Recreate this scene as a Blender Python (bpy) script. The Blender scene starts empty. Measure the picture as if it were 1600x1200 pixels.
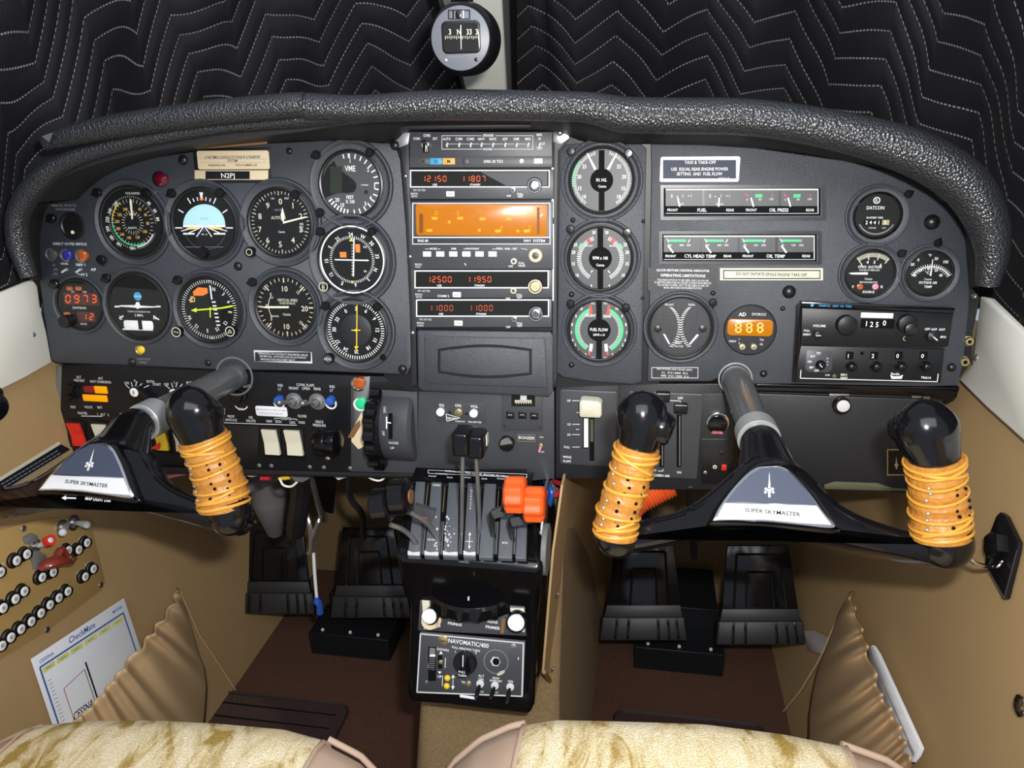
import bpy, bmesh, math, random
from mathutils import Vector, Matrix
random.seed(7)
PI = math.pi
S = bpy.context.scene
COL = S.collection
# ---------------------------------------------------------------- camera
FPX = 1200.0
PITCH, YAW, ROLL, TILT = [math.radians(a) for a in (20.78, 9.76, -1.15, 6.78)]
CAM = Vector((0.19, -0.90, 1.10))
_cp, _sp, _cy, _sy = math.cos(PITCH), math.sin(PITCH), math.cos(YAW), math.sin(YAW)
FWD = Vector((-_sy*_cp, _cy*_cp, -_sp))
_r = Vector((_cy, _sy, 0)); _u = _r.cross(FWD)
RGT = _r*math.cos(ROLL) + _u*math.sin(ROLL)
UPV = -_r*math.sin(ROLL) + _u*math.cos(ROLL)
cd = bpy.data.cameras.new('camera'); cam = bpy.data.objects.new('camera', cd); COL.objects.link(cam)
cd.sensor_width = 36; cd.lens = FPX*36/1600; cd.clip_start = 0.01
_m = Matrix((RGT, UPV, -FWD)).transposed().to_4x4(); _m.translation = CAM
cam.matrix_world = _m; S.camera = cam
# ---------------------------------------------------------------- light
S.view_settings.view_transform = 'Standard'; S.view_settings.look = 'None'
S.view_settings.gamma = 1.0; S.view_settings.use_curve_mapping = False
S.view_settings.exposure = 0.0
w = bpy.data.worlds.new('world'); S.world = w; w.use_nodes = True
w.node_tree.nodes['Background'].inputs[0].default_value = (0.80, 0.86, 1.0, 1)
w.node_tree.nodes['Background'].inputs[1].default_value = 0.50
def lamp(name, kind, loc, power, aim=None, size=0.1, sy=None, col=(1, 1, 1)):
    l = bpy.data.lights.new(name, kind); l.energy = power; l.color = col
    if kind == 'AREA':
        l.shape = 'RECTANGLE' if sy else 'SQUARE'; l.size = size
        if sy: l.size_y = sy
    else: l.shadow_soft_size = size
    o = bpy.data.objects.new(name, l); COL.objects.link(o); o.location = loc
    if aim is not None: o.rotation_euler = (Vector(aim)-Vector(loc)).to_track_quat('-Z', 'Y').to_euler()
    return o
# the camera's own flash, just above and left of the lens
lamp('camera_flash', 'AREA', CAM + UPV*0.055 + RGT*0.045 + FWD*0.005, 10.0, CAM+FWD, 0.035, 0.02, (1.0, 0.98, 0.95))
# daylight through the cabin windows behind and above
lamp('cabin_daylight', 'AREA', (0.1, -1.5, 2.0), 15.0, (0, 0, 0.7), 1.6, 0.8, (0.93, 0.96, 1.0))
# ---------------------------------------------------------------- frames
def ray(px, py):
    return RGT*((px-800)/FPX) + UPV*(-(py-600)/FPX) + FWD
class Fr:
    """a plane frame: photo position -> local metres on the plane"""
    def __init__(s, P0, n, px, py, up=(0, 0, 1)):
        s.P0 = Vector(P0); s.n = Vector(n).normalized()
        s.y = (Vector(up) - s.n*Vector(up).dot(s.n)).normalized(); s.x = s.y.cross(s.n).normalized()
        s.o = s.hit(px, py)
        s.M = Matrix((s.x, s.y, s.n)).transposed().to_4x4(); s.M.translation = s.o
        s.Mi = s.M.inverted()
        s.s = (s.hit(px+5, py)-s.hit(px-5, py)).length/10
    def hit(s, px, py, w=0.0):
        d = ray(px, py); return CAM + d*((s.P0+s.n*w-CAM).dot(s.n)/d.dot(s.n))
    def uv(s, px, py, w=0.0):
        p = s.Mi @ s.hit(px, py, w*0.001); return p.x, p.y
    def at(s, px, py):
        return Fr(s.P0, s.n, px, py, s.y)
PN = Vector((0, -math.cos(TILT), math.sin(TILT)))
PANEL0 = Vector((0, 0, 0.95))
def FP(px, py, w=0.0): return Fr(PANEL0 + PN*w, PN, px, py)
def FY(px, py, Y): return Fr((0, Y, 0), (0, -1, 0), px, py)
def FX(px, py, X, sgn): return Fr((X, 0, 0), (sgn, 0, 0), px, py)
def FZ(px, py, Z): return Fr((0, 0, Z), (0, 0, 1), px, py, (0, 1, 0))
def atY(px, py, Y): d = ray(px, py); return CAM + d*((Y-CAM.y)/d.y)
def atX(px, py, X): d = ray(px, py); return CAM + d*((X-CAM.x)/d.x)
def atZ(px, py, Z): d = ray(px, py); return CAM + d*((Z-CAM.z)/d.z)
# ---------------------------------------------------------------- materials
MATS = {}
def mat(name, col, rough=0.5, metal=0.0, emit=None, es=1.0, bump=None, coat=0.0, spec=0.5, var=None, trans=0.0, sheen=0.0):
    """bump=(scale, strength, kind)  var=(scale, other colour, contrast)"""
    if name in MATS: return MATS[name]
    m = bpy.data.materials.new(name); m.use_nodes = True; nt = m.node_tree; b = nt.nodes['Principled BSDF']
    b.inputs['Base Color'].default_value = (*col, 1); b.inputs['Roughness'].default_value = rough
    b.inputs['Metallic'].default_value = metal; b.inputs['Specular IOR Level'].default_value = spec
    b.inputs['Coat Weight'].default_value = coat; b.inputs['Coat Roughness'].default_value = 0.08
    b.inputs['Transmission Weight'].default_value = trans; b.inputs['Sheen Weight'].default_value = sheen
    if emit: b.inputs['Emission Color'].default_value = (*emit, 1); b.inputs['Emission Strength'].default_value = es
    tc = nt.nodes.new('ShaderNodeTexCoord')
    if var:
        n = nt.nodes.new('ShaderNodeTexNoise'); n.inputs['Scale'].default_value = var[0]; n.inputs['Detail'].default_value = 5
        nt.links.new(tc.outputs['Object'], n.inputs['Vector'])
        r = nt.nodes.new('ShaderNodeValToRGB'); c = var[2] if len(var) > 2 else 0.15
        r.color_ramp.elements[0].position = 0.5-c; r.color_ramp.elements[1].position = 0.5+c
        r.color_ramp.elements[0].color = (*col, 1); r.color_ramp.elements[1].color = (*var[1], 1)
        nt.links.new(n.outputs['Fac'], r.inputs[0]); nt.links.new(r.outputs[0], b.inputs['Base Color'])
    if bump:
        k = bump[2] if len(bump) > 2 else 'noise'
        if k == 'noise':
            n = nt.nodes.new('ShaderNodeTexNoise'); n.inputs['Scale'].default_value = bump[0]; n.inputs['Detail'].default_value = 3; o = n.outputs['Fac']
        else:
            n = nt.nodes.new('ShaderNodeTexVoronoi'); n.inputs['Scale'].default_value = bump[0]; o = n.outputs['Distance']
            n.feature = 'F1'
        nt.links.new(tc.outputs['Object'], n.inputs['Vector'])
        bp = nt.nodes.new('ShaderNodeBump'); bp.inputs['Strength'].default_value = bump[1]; bp.inputs['Distance'].default_value = bump[3] if len(bump) > 3 else 0.001
        nt.links.new(o, bp.inputs['Height']); nt.links.new(bp.outputs[0], b.inputs['Normal'])
    MATS[name] = m; return m
mat('panel', (0.030, 0.036, 0.046), 0.42, bump=(1100, 0.6), spec=0.8, var=(35, (0.035, 0.042, 0.053), 0.3))
mat('panel_dark', (0.014, 0.015, 0.018), 0.45, bump=(900, 0.25), spec=0.5)
mat('plate', (0.044, 0.048, 0.056), 0.42, bump=(1200, 0.2), spec=0.6, var=(25, (0.052, 0.056, 0.063), 0.25))
mat('rack', (0.007, 0.008, 0.010), 0.42, spec=0.35)
mat('black', (0.008, 0.008, 0.009), 0.35)
mat('matte', (0.004, 0.004, 0.004), 0.8, spec=0.1)
mat('ledbed', (0.06, 0.012, 0.010), 0.4)
mat('well', (0.012, 0.013, 0.016), 0.36)
mat('gloss', (0.004, 0.004, 0.005), 0.14, spec=0.42)
mat('plastic', (0.006, 0.006, 0.007), 0.25, spec=0.4)
mat('dial', (0.007, 0.008, 0.008), 0.6, spec=0.2)
mat('dialgrey', (0.060, 0.063, 0.066), 0.45)
mat('white', (0.82, 0.84, 0.84), 0.5)
mat('print', (0.60, 0.62, 0.64), 0.5)
mat('dimprint', (0.22, 0.23, 0.24), 0.5)
mat('cream', (0.62, 0.60, 0.47), 0.45)
mat('creamtrim', (0.84, 0.84, 0.75), 0.42, bump=(60, 0.1), var=(9, (0.80, 0.80, 0.72), 0.3))
mat('creamneedle', (0.85, 0.80, 0.62), 0.5)
mat('beige', (0.72, 0.60, 0.40), 0.5)
mat('chrome', (0.75, 0.75, 0.76), 0.15, 1.0)
mat('steel', (0.55, 0.55, 0.56), 0.33, 1.0, bump=(300, 0.1))
mat('dullsteel', (0.30, 0.31, 0.32), 0.45, 0.8)
mat('brass', (0.60, 0.50, 0.25), 0.35, 0.9)
mat('silver', (0.60, 0.61, 0.62), 0.45, 0.0, bump=(700, 0.2), spec=0.3)
mat('orange', (0.85, 0.10, 0.015), 0.35)
mat('red', (0.62, 0.025, 0.015), 0.3)
mat('darkred', (0.25, 0.010, 0.015), 0.2, coat=0.5)
mat('paintred', (0.55, 0.05, 0.04), 0.5)
mat('green', (0.06, 0.50, 0.20), 0.5)
mat('lime', (0.65, 0.80, 0.03), 0.5)
mat('yellow', (0.80, 0.55, 0.03), 0.4)
mat('amberprint', (0.75, 0.40, 0.10), 0.5)
mat('orangeprint', (0.85, 0.22, 0.03), 0.5)
mat('blue', (0.02, 0.09, 0.42), 0.3, coat=0.4)
mat('bluelens', (0.03, 0.03, 0.28), 0.2, coat=0.4)
mat('skyblue', (0.45, 0.72, 0.78), 0.5)
mat('cyanprint', (0.05, 0.35, 0.62), 0.5)
mat('badgeblue', (0.045, 0.054, 0.085), 0.5, spec=0.2)
mat('jewelred', (0.13, 0.0, 0.012), 0.12, coat=1.0)
mat('jewelorange', (0.42, 0.085, 0.01), 0.15, coat=1.0)
mat('jewelgreen', (0.02, 0.45, 0.20), 0.15, emit=(0.02, 0.5, 0.2), es=0.4)
mat('led', (0.5, 0.05, 0.01), 0.4, emit=(1.0, 0.13, 0.008), es=0.95)
mat('leddim', (0.3, 0.05, 0.01), 0.4, emit=(1.0, 0.12, 0.01), es=0.55)
mat('amberglow', (0.42, 0.14, 0.0), 0.25, emit=(0.85, 0.22, 0.0), es=0.10, coat=0.0)
mat('amberdigit', (0.7, 0.3, 0.0), 0.4, emit=(1.0, 0.30, 0.01), es=0.40)
mat('amberdark', (0.20, 0.06, 0.0), 0.3)
mat('yellowdigit', (0.8, 0.6, 0.1), 0.4, emit=(1.0, 0.75, 0.25), es=1.0)
mat('amberlamp', (0.75, 0.30, 0.0), 0.3, emit=(1.0, 0.35, 0.0), es=0.35)
mat('tanwall', (0.40, 0.270, 0.125), 0.62, bump=(500, 0.15), var=(5, (0.44, 0.295, 0.140), 0.25))
mat('tanvinyl', (0.54, 0.37, 0.20), 0.45, bump=(500, 0.12))
mat('pinkvinyl', (0.47, 0.345, 0.26), 0.42, bump=(600, 0.12))
mat('cbpanel', (0.44, 0.29, 0.105), 0.45, bump=(400, 0.08))
mat('carpet', (0.045, 0.017, 0.009), 0.95, bump=(900, 0.9), var=(420, (0.10, 0.042, 0.022), 0.25))
mat('tancarpet', (0.24, 0.165, 0.075), 0.95, bump=(700, 0.9), var=(350, (0.16, 0.105, 0.05), 0.2))
mat('dash', (0.018, 0.020, 0.023), 0.34, bump=(400, 0.9, 'vor', 0.0012), spec=0.9)
mat('dashflat', (0.009, 0.009, 0.011), 0.6, bump=(700, 0.3))
mat('leather', (0.45, 0.200, 0.032), 0.45, bump=(190, 0.7, 'noise', 0.002), var=(90, (0.33, 0.125, 0.018), 0.25))
mat('cord', (0.58, 0.28, 0.035), 0.4)
mat('paper', (0.80, 0.83, 0.87), 0.4)
mat('inkblue', (0.05, 0.12, 0.45), 0.5)
mat('inkdark', (0.012, 0.014, 0.02), 0.8, spec=0.0)
mat('inkgrey', (0.35, 0.36, 0.40), 0.5)
mat('inkyellow', (0.75, 0.78, 0.25), 0.5)
mat('hose', (0.65, 0.09, 0.015), 0.5)
mat('rubber', (0.014, 0.014, 0.015), 0.5)
mat('wirered', (0.5, 0.02, 0.04), 0.4)
mat('wirepink', (0.75, 0.25, 0.35), 0.4)
mat('greypart', (0.16, 0.16, 0.16), 0.6)
mat('alu', (0.6, 0.6, 0.6), 0.35, 0.9)
mat('wood', (0.20, 0.10, 0.035), 0.5)
mat('olive', (0.075, 0.08, 0.04), 0.5)
mat('postcream', (0.93, 0.93, 0.84), 0.4)
mat('darkolive', (0.018, 0.024, 0.014), 0.3)
mat('collargrey', (0.33, 0.34, 0.34), 0.4, 0.3)
mat('steelshaft', (0.16, 0.165, 0.17), 0.24, 0.55, bump=(90, 0.05))
mat('quad', (0.10, 0.11, 0.125), 0.38, bump=(800, 0.2))
mat('whiteknob', (0.88, 0.90, 0.88), 0.3, coat=0.4)
mat('greyface', (0.15, 0.16, 0.185), 0.42, bump=(300, .1))
mat('rustred', (0.23, 0.035, 0.02), 0.25, coat=.4)
mat('clearplastic', (0.55, 0.50, 0.48), 0.15, coat=.5)
mat('matclear', (0.05, 0.03, 0.03), 0.15, coat=0.8)
def glassmat():
    m = bpy.data.materials.new('gauge_glass'); m.use_nodes = True; nt = m.node_tree; nt.nodes.clear()
    o = nt.nodes.new('ShaderNodeOutputMaterial'); mx = nt.nodes.new('ShaderNodeMixShader')
    t = nt.nodes.new('ShaderNodeBsdfTransparent'); g = nt.nodes.new('ShaderNodeBsdfGlossy'); g.inputs['Roughness'].default_value = 0.02
    f = nt.nodes.new('ShaderNodeFresnel'); f.inputs[0].default_value = 1.22
    nt.links.new(f.outputs[0], mx.inputs[0]); nt.links.new(t.outputs[0], mx.inputs[1]); nt.links.new(g.outputs[0], mx.inputs[2])
    nt.links.new(mx.outputs[0], o.inputs[0]); return m
MATS['glass'] = glassmat()
# ---------------------------------------------------------------- glyph cache
_tc = {}
def glyphs(s):
    if s in _tc: return _tc[s]
    c = bpy.data.curves.new('t', 'FONT'); c.body = s; c.size = 1.0; c.resolution_u = 2; c.align_x = 'CENTER'; c.offset = 0.012
    o = bpy.data.objects.new('t', c); me = bpy.data.meshes.new_from_object(o)
    vs = [(v.co.x, v.co.y) for v in me.vertices]; fs = [tuple(p.vertices) for p in me.polygons]
    bpy.data.objects.remove(o); bpy.data.curves.remove(c); bpy.data.meshes.remove(me)
    _tc[s] = (vs, fs); return _tc[s]
# ---------------------------------------------------------------- mesh builder
class MB:
    def __init__(s, F=None):
        s.F = F; s.v = []; s.f = []; s.m = []; s.names = []
        s.k = F.s if F else 1.0
        s.Mi = F.Mi if F else Matrix()
    def mi(s, n):
        if n not in s.names: s.names.append(n)
        return s.names.index(n)
    def add(s, vs, fs, m):
        b = len(s.v); i = s.mi(m); s.v += [Vector(p) for p in vs]
        for f in fs: s.f.append(tuple(b+j for j in f)); s.m.append(i)
        return b
    # --- planar shapes: outline given in local metres, heights in mm
    def prism(s, pts, z0, z1, m, bev=0.0, back=True):
        n = len(pts); z0 *= .001; z1 *= .001; bev *= .001
        a = sum(pts[i][0]*pts[(i+1) % n][1]-pts[(i+1) % n][0]*pts[i][1] for i in range(n))
        if a < 0: pts = pts[::-1]
        rings = [[(x, y, z0) for x, y in pts]]
        if bev > 0:
            for q in (0.0, 0.35, 1.0):
                d = bev*(1-math.sqrt(max(0, 1-q*q))) if q < 1 else bev
                zz = z1-bev+bev*math.sin(q*PI/2); dd = bev*(1-math.cos(q*PI/2)); r = []
                for i in range(n):
                    p0, p1, p2 = Vector(pts[i-1]), Vector(pts[i]), Vector(pts[(i+1) % n])
                    e1 = (p1-p0); e2 = (p2-p1)
                    e1 = e1.normalized() if e1.length > 1e-9 else Vector((1, 0)); e2 = e2.normalized() if e2.length > 1e-9 else e1
                    n1 = Vector((-e1.y, e1.x)); n2 = Vector((-e2.y, e2.x)); nn = n1+n2
                    nn = nn/max(nn.length_squared, .5)*2 if nn.length > 1e-6 else n1
                    nn = nn if nn.length < 1.6 else nn.normalized()*1.6
                    r.append((p1.x+nn.x*dd, p1.y+nn.y*dd, zz))
                rings.append(r)
        else: rings.append([(x, y, z1) for x, y in pts])
        vs = [p for r in rings for p in r]; fs = []
        for j in range(len(rings)-1):
            for i in range(n):
                k = (i+1) % n; fs.append((j*n+i, j*n+k, (j+1)*n+k, (j+1)*n+i))
        fs.append(tuple((len(rings)-1)*n+i for i in range(n)))
        if back: fs.append(tuple(range(n-1, -1, -1)))
        s.add(vs, fs, m)
    def poly(s, pts, z0, z1, m, bev=0.0): s.prism([s.F.uv(x, y, z1) for x, y in pts], z0, z1, m, bev)
    def flat(s, pts, z, m):
        q = [s.F.uv(x, y, z) for x, y in pts]
        a = sum(q[i][0]*q[(i+1) % len(q)][1]-q[(i+1) % len(q)][0]*q[i][1] for i in range(len(q)))
        if a < 0: q = q[::-1]
        s.add([(x, y, z*.001) for x, y in q], [tuple(range(len(q)))], m)
    def rr(s, cx, cy, w, h, r=0.0, z0=0.0, z1=1.0, m='black', bev=0.0, rot=0.0, seg=5):
        k = s.k; ox, oy = s.F.uv(cx, cy, z1); pts = rrpts(w*k, h*k, r*k, seg); c, sn = math.cos(math.radians(rot)), math.sin(math.radians(rot))
        s.prism([(ox+x*c+y*sn, oy-x*sn+y*c) for x, y in pts], z0, z1, m, bev)
    def box(s, x0, y0, x1, y1, z0, z1, m, bev=0.0, r=0.0):
        if r: return s.rr((x0+x1)/2, (y0+y1)/2, x1-x0, y1-y0, r, z0, z1, m, bev)
        s.poly([(x0, y0), (x1, y0), (x1, y1), (x0, y1)], z0, z1, m, bev)
    def frame(s, x0, y0, x1, y1, t, z0, z1, m):
        s.box(x0, y0, x1, y0+t, z0, z1, m); s.box(x0, y1-t, x1, y1, z0, z1, m)
        s.box(x0, y0+t, x0+t, y1-t, z0, z1, m); s.box(x1-t, y0+t, x1, y1-t, z0, z1, m)
    def disc(s, cx, cy, r, z0, z1, m, bev=0.0, seg=40):
        k = s.k; ox, oy = s.F.uv(cx, cy, z1)
        s.prism([(ox+r*k*math.cos(2*PI*i/seg), oy+r*k*math.sin(2*PI*i/seg)) for i in range(seg)], z0, z1, m, bev)
    def lathe(s, cx, cy, prof, m, seg=40, zc=None, closed=False):
        k = s.k; ox, oy = s.F.uv(cx, cy, prof[0][1] if zc is None else zc); vs = []; fs = []; n = len(prof)
        for r, z in prof:
            for i in range(seg):
                a = 2*PI*i/seg; vs.append((ox+r*k*math.cos(a), oy+r*k*math.sin(a), z*.001))
        for j in range(n-1 if not closed else n):
            q = (j+1) % n
            for i in range(seg):
                i2 = (i+1) % seg; fs.append((j*seg+i, j*seg+i2, q*seg+i2, q*seg+i))
        if not closed:
            if prof[-1][0] > 0: fs.append(tuple((n-1)*seg+i for i in range(seg)))
            if prof[0][0] > 0: fs.append(tuple(seg-1-i for i in range(seg)))
        s.add(vs, fs, m)
    def ring(s, cx, cy, r0, r1, z0, z1, m, seg=48):
        s.lathe(cx, cy, [(r1, z0), (r1, z1), (r0, z1), (r0, z0)], m, seg, zc=z1, closed=True)
    # --- printed marks (angles clockwise from 12 o'clock, degrees)
    def arc(s, cx, cy, r0, r1, a0, a1, z, m):
        k = s.k; ox, oy = s.F.uv(cx, cy, z); n = max(2, int(abs(a1-a0)/5)+1); vs = []; fs = []
        for i in range(n+1):
            a = math.radians(a0+(a1-a0)*i/n)
            for r in (r0, r1): vs.append((ox+r*k*math.sin(a), oy+r*k*math.cos(a), z*.001))
        for i in range(n): fs.append((2*i, 2*i+1, 2*i+3, 2*i+2))
        s.add(vs, [f[::-1] if a1 > a0 else f for f in fs], m)
    def tick(s, cx, cy, r0, r1, a, wd, z, m, w1=None):
        k = s.k; ox, oy = s.F.uv(cx, cy, z); a = math.radians(a); d = Vector((math.sin(a), math.cos(a))); n = Vector((d.y, -d.x)); o = Vector((ox, oy))
        w1 = wd if w1 is None else w1
        p = [o+d*r0*k-n*wd*k/2, o+d*r0*k+n*wd*k/2, o+d*r1*k+n*w1*k/2, o+d*r1*k-n*w1*k/2]
        s.add([(q.x, q.y, z*.001) for q in p], [(0, 1, 2, 3)], m)
    def ticks(s, cx, cy, r0, r1, a0, a1, n, wd, z, m, full=False):
        for i in range(n+(0 if full else 1)): s.tick(cx, cy, r0, r1, a0+(a1-a0)*i/n, wd, z, m)
    def line(s, x0, y0, x1, y1, wd, z, m):
        k = s.k; a = Vector(s.F.uv(x0, y0, z)); b = Vector(s.F.uv(x1, y1, z)); d = (b-a).normalized(); n = Vector((-d.y, d.x))*wd*k/2
        s.add([(q.x, q.y, z*.001) for q in (a-n, b-n, b+n, a+n)], [(0, 1, 2, 3)], m)
    def lines(s, pts, wd, z, m):
        for a, b in zip(pts, pts[1:]): s.line(*a, *b, wd, z, m)
    def text(s, t, cx, cy, h, m='white', z=1.0, rot=0.0, sx=1.0, al='C', up=None):
        vs, fs = glyphs(t)
        if not vs: return
        k = s.k; q = h*k/0.73; x0 = min(v[0] for v in vs); x1 = max(v[0] for v in vs); xc = {'C': (x0+x1)/2, 'L': x0, 'R': x1}[al]
        ox, oy = s.F.uv(cx, cy, z); c, sn = math.cos(math.radians(rot)), math.sin(math.radians(rot)); out = []
        for x, y in vs:
            x = (x-xc)*q*sx; y = (y-0.365)*q
            out.append((ox+x*c+y*sn, oy-x*sn+y*c, z*.001))
        s.add(out, fs, m)
    def ringtext(s, items, cx, cy, r, h, m, z, turn=True, sx=0.9):
        for t, a in items:
            ra = math.radians(a); s.text(t, cx+r*math.sin(ra), cy-r*math.cos(ra), h, m, z, rot=a if turn else 0, sx=sx)
    def seg7(s, t, x, y, h, m, z, pitch=None, wd=None):
        """seven-segment digits, x = left edge"""
        wd = wd or h*0.5; pitch = pitch or wd*1.5; th = h*0.13
        D = {'0': 'abcdef', '1': 'bc', '2': 'abged', '3': 'abgcd', '4': 'fgbc', '5': 'afgcd', '6': 'afgedc', '7': 'abc', '8': 'abcdefg', '9': 'abcdfg', ' ': ''}
        for ch in t:
            if ch == '.': s.line(x-pitch*.22, y+h/2-th, x-pitch*.22, y+h/2, th, z, m); continue
            for g in D[ch]:
                P = {'a': (0, -1, 1, -1), 'd': (0, 1, 1, 1), 'g': (0, 0, 1, 0), 'f': (0, -1, 0, 0), 'b': (1, -1, 1, 0), 'e': (0, 0, 0, 1), 'c': (1, 0, 1, 1)}[g]
                g_ = th*.6; x0 = x+P[0]*wd; x1 = x+P[2]*wd; y0 = y+P[1]*h/2; y1 = y+P[3]*h/2
                if x0 == x1: y0 += g_; y1 -= g_
                else: x0 += g_; x1 -= g_
                s.line(x0, y0, x1, y1, th, z, m)
            x += pitch
    # --- solid 3D shapes (world metres when W)
    def P(s, p, W=True): return s.Mi @ Vector(p) if W else Vector(p)
    def tube(s, path, rad, m, seg=14, W=True, cap=True, flat=1.0, flatdir=None):
        pts = [s.P(p, W) for p in path]; n = len(pts); rad = [rad]*n if not hasattr(rad, '__len__') else rad; vs = []; fs = []; pn = None
        for i in range(n):
            t = (pts[min(i+1, n-1)]-pts[max(i-1, 0)]).normalized()
            if pn is None:
                h = Vector(flatdir) if flatdir is not None else (Vector((0, 0, 1)) if abs(t.z) < .9 else Vector((0, 1, 0)))
                pn = (h-t*h.dot(t)).normalized()
            else: pn = (pn-t*pn.dot(t)).normalized()
            b = t.cross(pn)
            for j in range(seg):
                a = 2*PI*j/seg; vs.append(pts[i]+(pn*math.cos(a)*flat+b*math.sin(a))*rad[i])
        for i in range(n-1):
            for j in range(seg):
                k = (j+1) % seg; fs.append((i*seg+j, i*seg+k, (i+1)*seg+k, (i+1)*seg+j))
        if cap: fs.append(tuple(range(seg-1, -1, -1))); fs.append(tuple((n-1)*seg+j for j in range(seg)))
        s.add(vs, fs, m)
    def loft(s, rings, m, W=True, cap=True, closed=True):
        n = len(rings[0]); vs = [s.P(p, W) for r in rings for p in r]; fs = []
        for i in range(len(rings)-1):
            for j in range(n if closed else n-1):
                k = (j+1) % n; fs.append((i*n+j, i*n+k, (i+1)*n+k, (i+1)*n+j))
        if cap and closed: fs.append(tuple(range(n-1, -1, -1))); fs.append(tuple((len(rings)-1)*n+j for j in range(n)))
        s.add(vs, fs, m)
    def sphere(s, c, r, m, W=True, sc=(1, 1, 1), seg=16, rings=10):
        c = s.P(c, W); vs = []; fs = []
        for i in range(rings+1):
            th = PI*i/rings
            for j in range(seg):
                a = 2*PI*j/seg; vs.append(c+Vector((r*sc[0]*math.sin(th)*math.cos(a), r*sc[1]*math.sin(th)*math.sin(a), r*sc[2]*math.cos(th))))
        for i in range(rings):
            for j in range(seg):
                k = (j+1) % seg; fs.append((i*seg+j, (i+1)*seg+j, (i+1)*seg+k, i*seg+k))
        s.add(vs, fs, m)
    def dome(s, cx, cy, r, z0, h, m, seg=18):
        s.lathe(cx, cy, [(r, z0)]+[(r*math.cos(a), z0+h*math.sin(a)) for a in (0.01, .4, .8, 1.15)]+[(0.001, z0+h)], m, seg)
    def quadprism(s, pts, off, m):
        """closed world polygon pushed along a world vector"""
        p = [Vector(q) for q in pts]; o = Vector(off); n = len(p)
        s.add([s.P(q) for q in p]+[s.P(q+o) for q in p], [tuple(range(n)), tuple(range(2*n-1, n-1, -1))]+[(i, i+n, (i+1) % n+n, (i+1) % n) for i in range(n)], m)
    def obj(s, name, parent=None, bevel=0.0, sub=0, sharp=32, label=None, uv=None):
        me = bpy.data.meshes.new(name); org = Vector()
        if s.F is None and parent is None:
            lo = Vector([min(v[i] for v in s.v) for i in range(3)]); hi = Vector([max(v[i] for v in s.v) for i in range(3)]); org = Vector(((lo.x+hi.x)/2, (lo.y+hi.y)/2, lo.z))
        me.from_pydata([v-org for v in s.v], [], s.f)
        for n in s.names: me.materials.append(MATS[n])
        me.polygons.foreach_set('material_index', s.m)
        bm = bmesh.new(); bm.from_mesh(me); bmesh.ops.remove_doubles(bm, verts=bm.verts, dist=1e-7)
        bmesh.ops.recalc_face_normals(bm, faces=[f for f in bm.faces if any(len(e.link_faces) > 1 for e in f.edges)]); bm.to_mesh(me); bm.free()
        me.polygons.foreach_set('use_smooth', [True]*len(me.polygons)); me.update()
        try: me.set_sharp_from_angle(angle=math.radians(sharp))
        except Exception: pass
        o = bpy.data.objects.new(name, me); COL.objects.link(o)
        if parent is not None:
            o.parent = parent; o.matrix_parent_inverse = Matrix()
            if s.F is None: o.matrix_basis = MW[parent.name].inverted()
            else: o.matrix_basis = MW[parent.name].inverted() @ s.F.M
            MW[o.name] = MW[parent.name] @ o.matrix_basis
        else:
            M = s.F.M if s.F else Matrix.Translation(org); o.matrix_world = M; MW[o.name] = M.copy()
        if bevel:
            b = o.modifiers.new('bevel', 'BEVEL'); b.width = bevel; b.segments = 3; b.limit_method = 'ANGLE'; b.angle_limit = math.radians(40)
        if sub:
            b = o.modifiers.new('sub', 'SUBSURF'); b.levels = sub; b.render_levels = sub
        if label: o['label'] = label
        return o
MW = {}
def rrpts(w, h, r, seg=5):
    r = min(r, w/2-1e-6, h/2-1e-6)
    if r <= 0: return [(-w/2, -h/2), (w/2, -h/2), (w/2, h/2), (-w/2, h/2)]
    out = []
    for cx, cy, a0 in ((w/2-r, -h/2+r, -90), (w/2-r, h/2-r, 0), (-w/2+r, h/2-r, 90), (-w/2+r, -h/2+r, 180)):
        for i in range(seg+1):
            a = math.radians(a0+90*i/seg); out.append((cx+r*math.cos(a), cy+r*math.sin(a)))
    return out
def thing(name, label, cat, F, group=None):
    o = bpy.data.objects.new(name, None); COL.objects.link(o); o.empty_display_size = 0.02
    M = F.M if isinstance(F, Fr) else Matrix.Translation(Vector(F)); o.matrix_world = M; MW[o.name] = M.copy()
    o['label'] = label; o['category'] = cat
    if group: o['group'] = group
    return o
def tag(o, label, cat, group=None, kind=None):
    if kind: o['kind'] = kind
    if label: o['label'] = label
    if cat: o['category'] = cat
    if group: o['group'] = group
    return o
def bez(pts, n=8):
    """smooth path through points (Catmull-Rom)"""
    P = [Vector(p) for p in pts]; P = [P[0]*2-P[1]]+P+[P[-1]*2-P[-2]]; out = []
    for i in range(1, len(P)-2):
        for j in range(n):
            t = j/n; a, b, c, d = P[i-1:i+3]
            out.append(0.5*((2*b)+(c-a)*t+(2*a-5*b+4*c-d)*t*t+(-a+3*b-3*c+d)*t**3))
    out.append(P[-2]); return out
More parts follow.
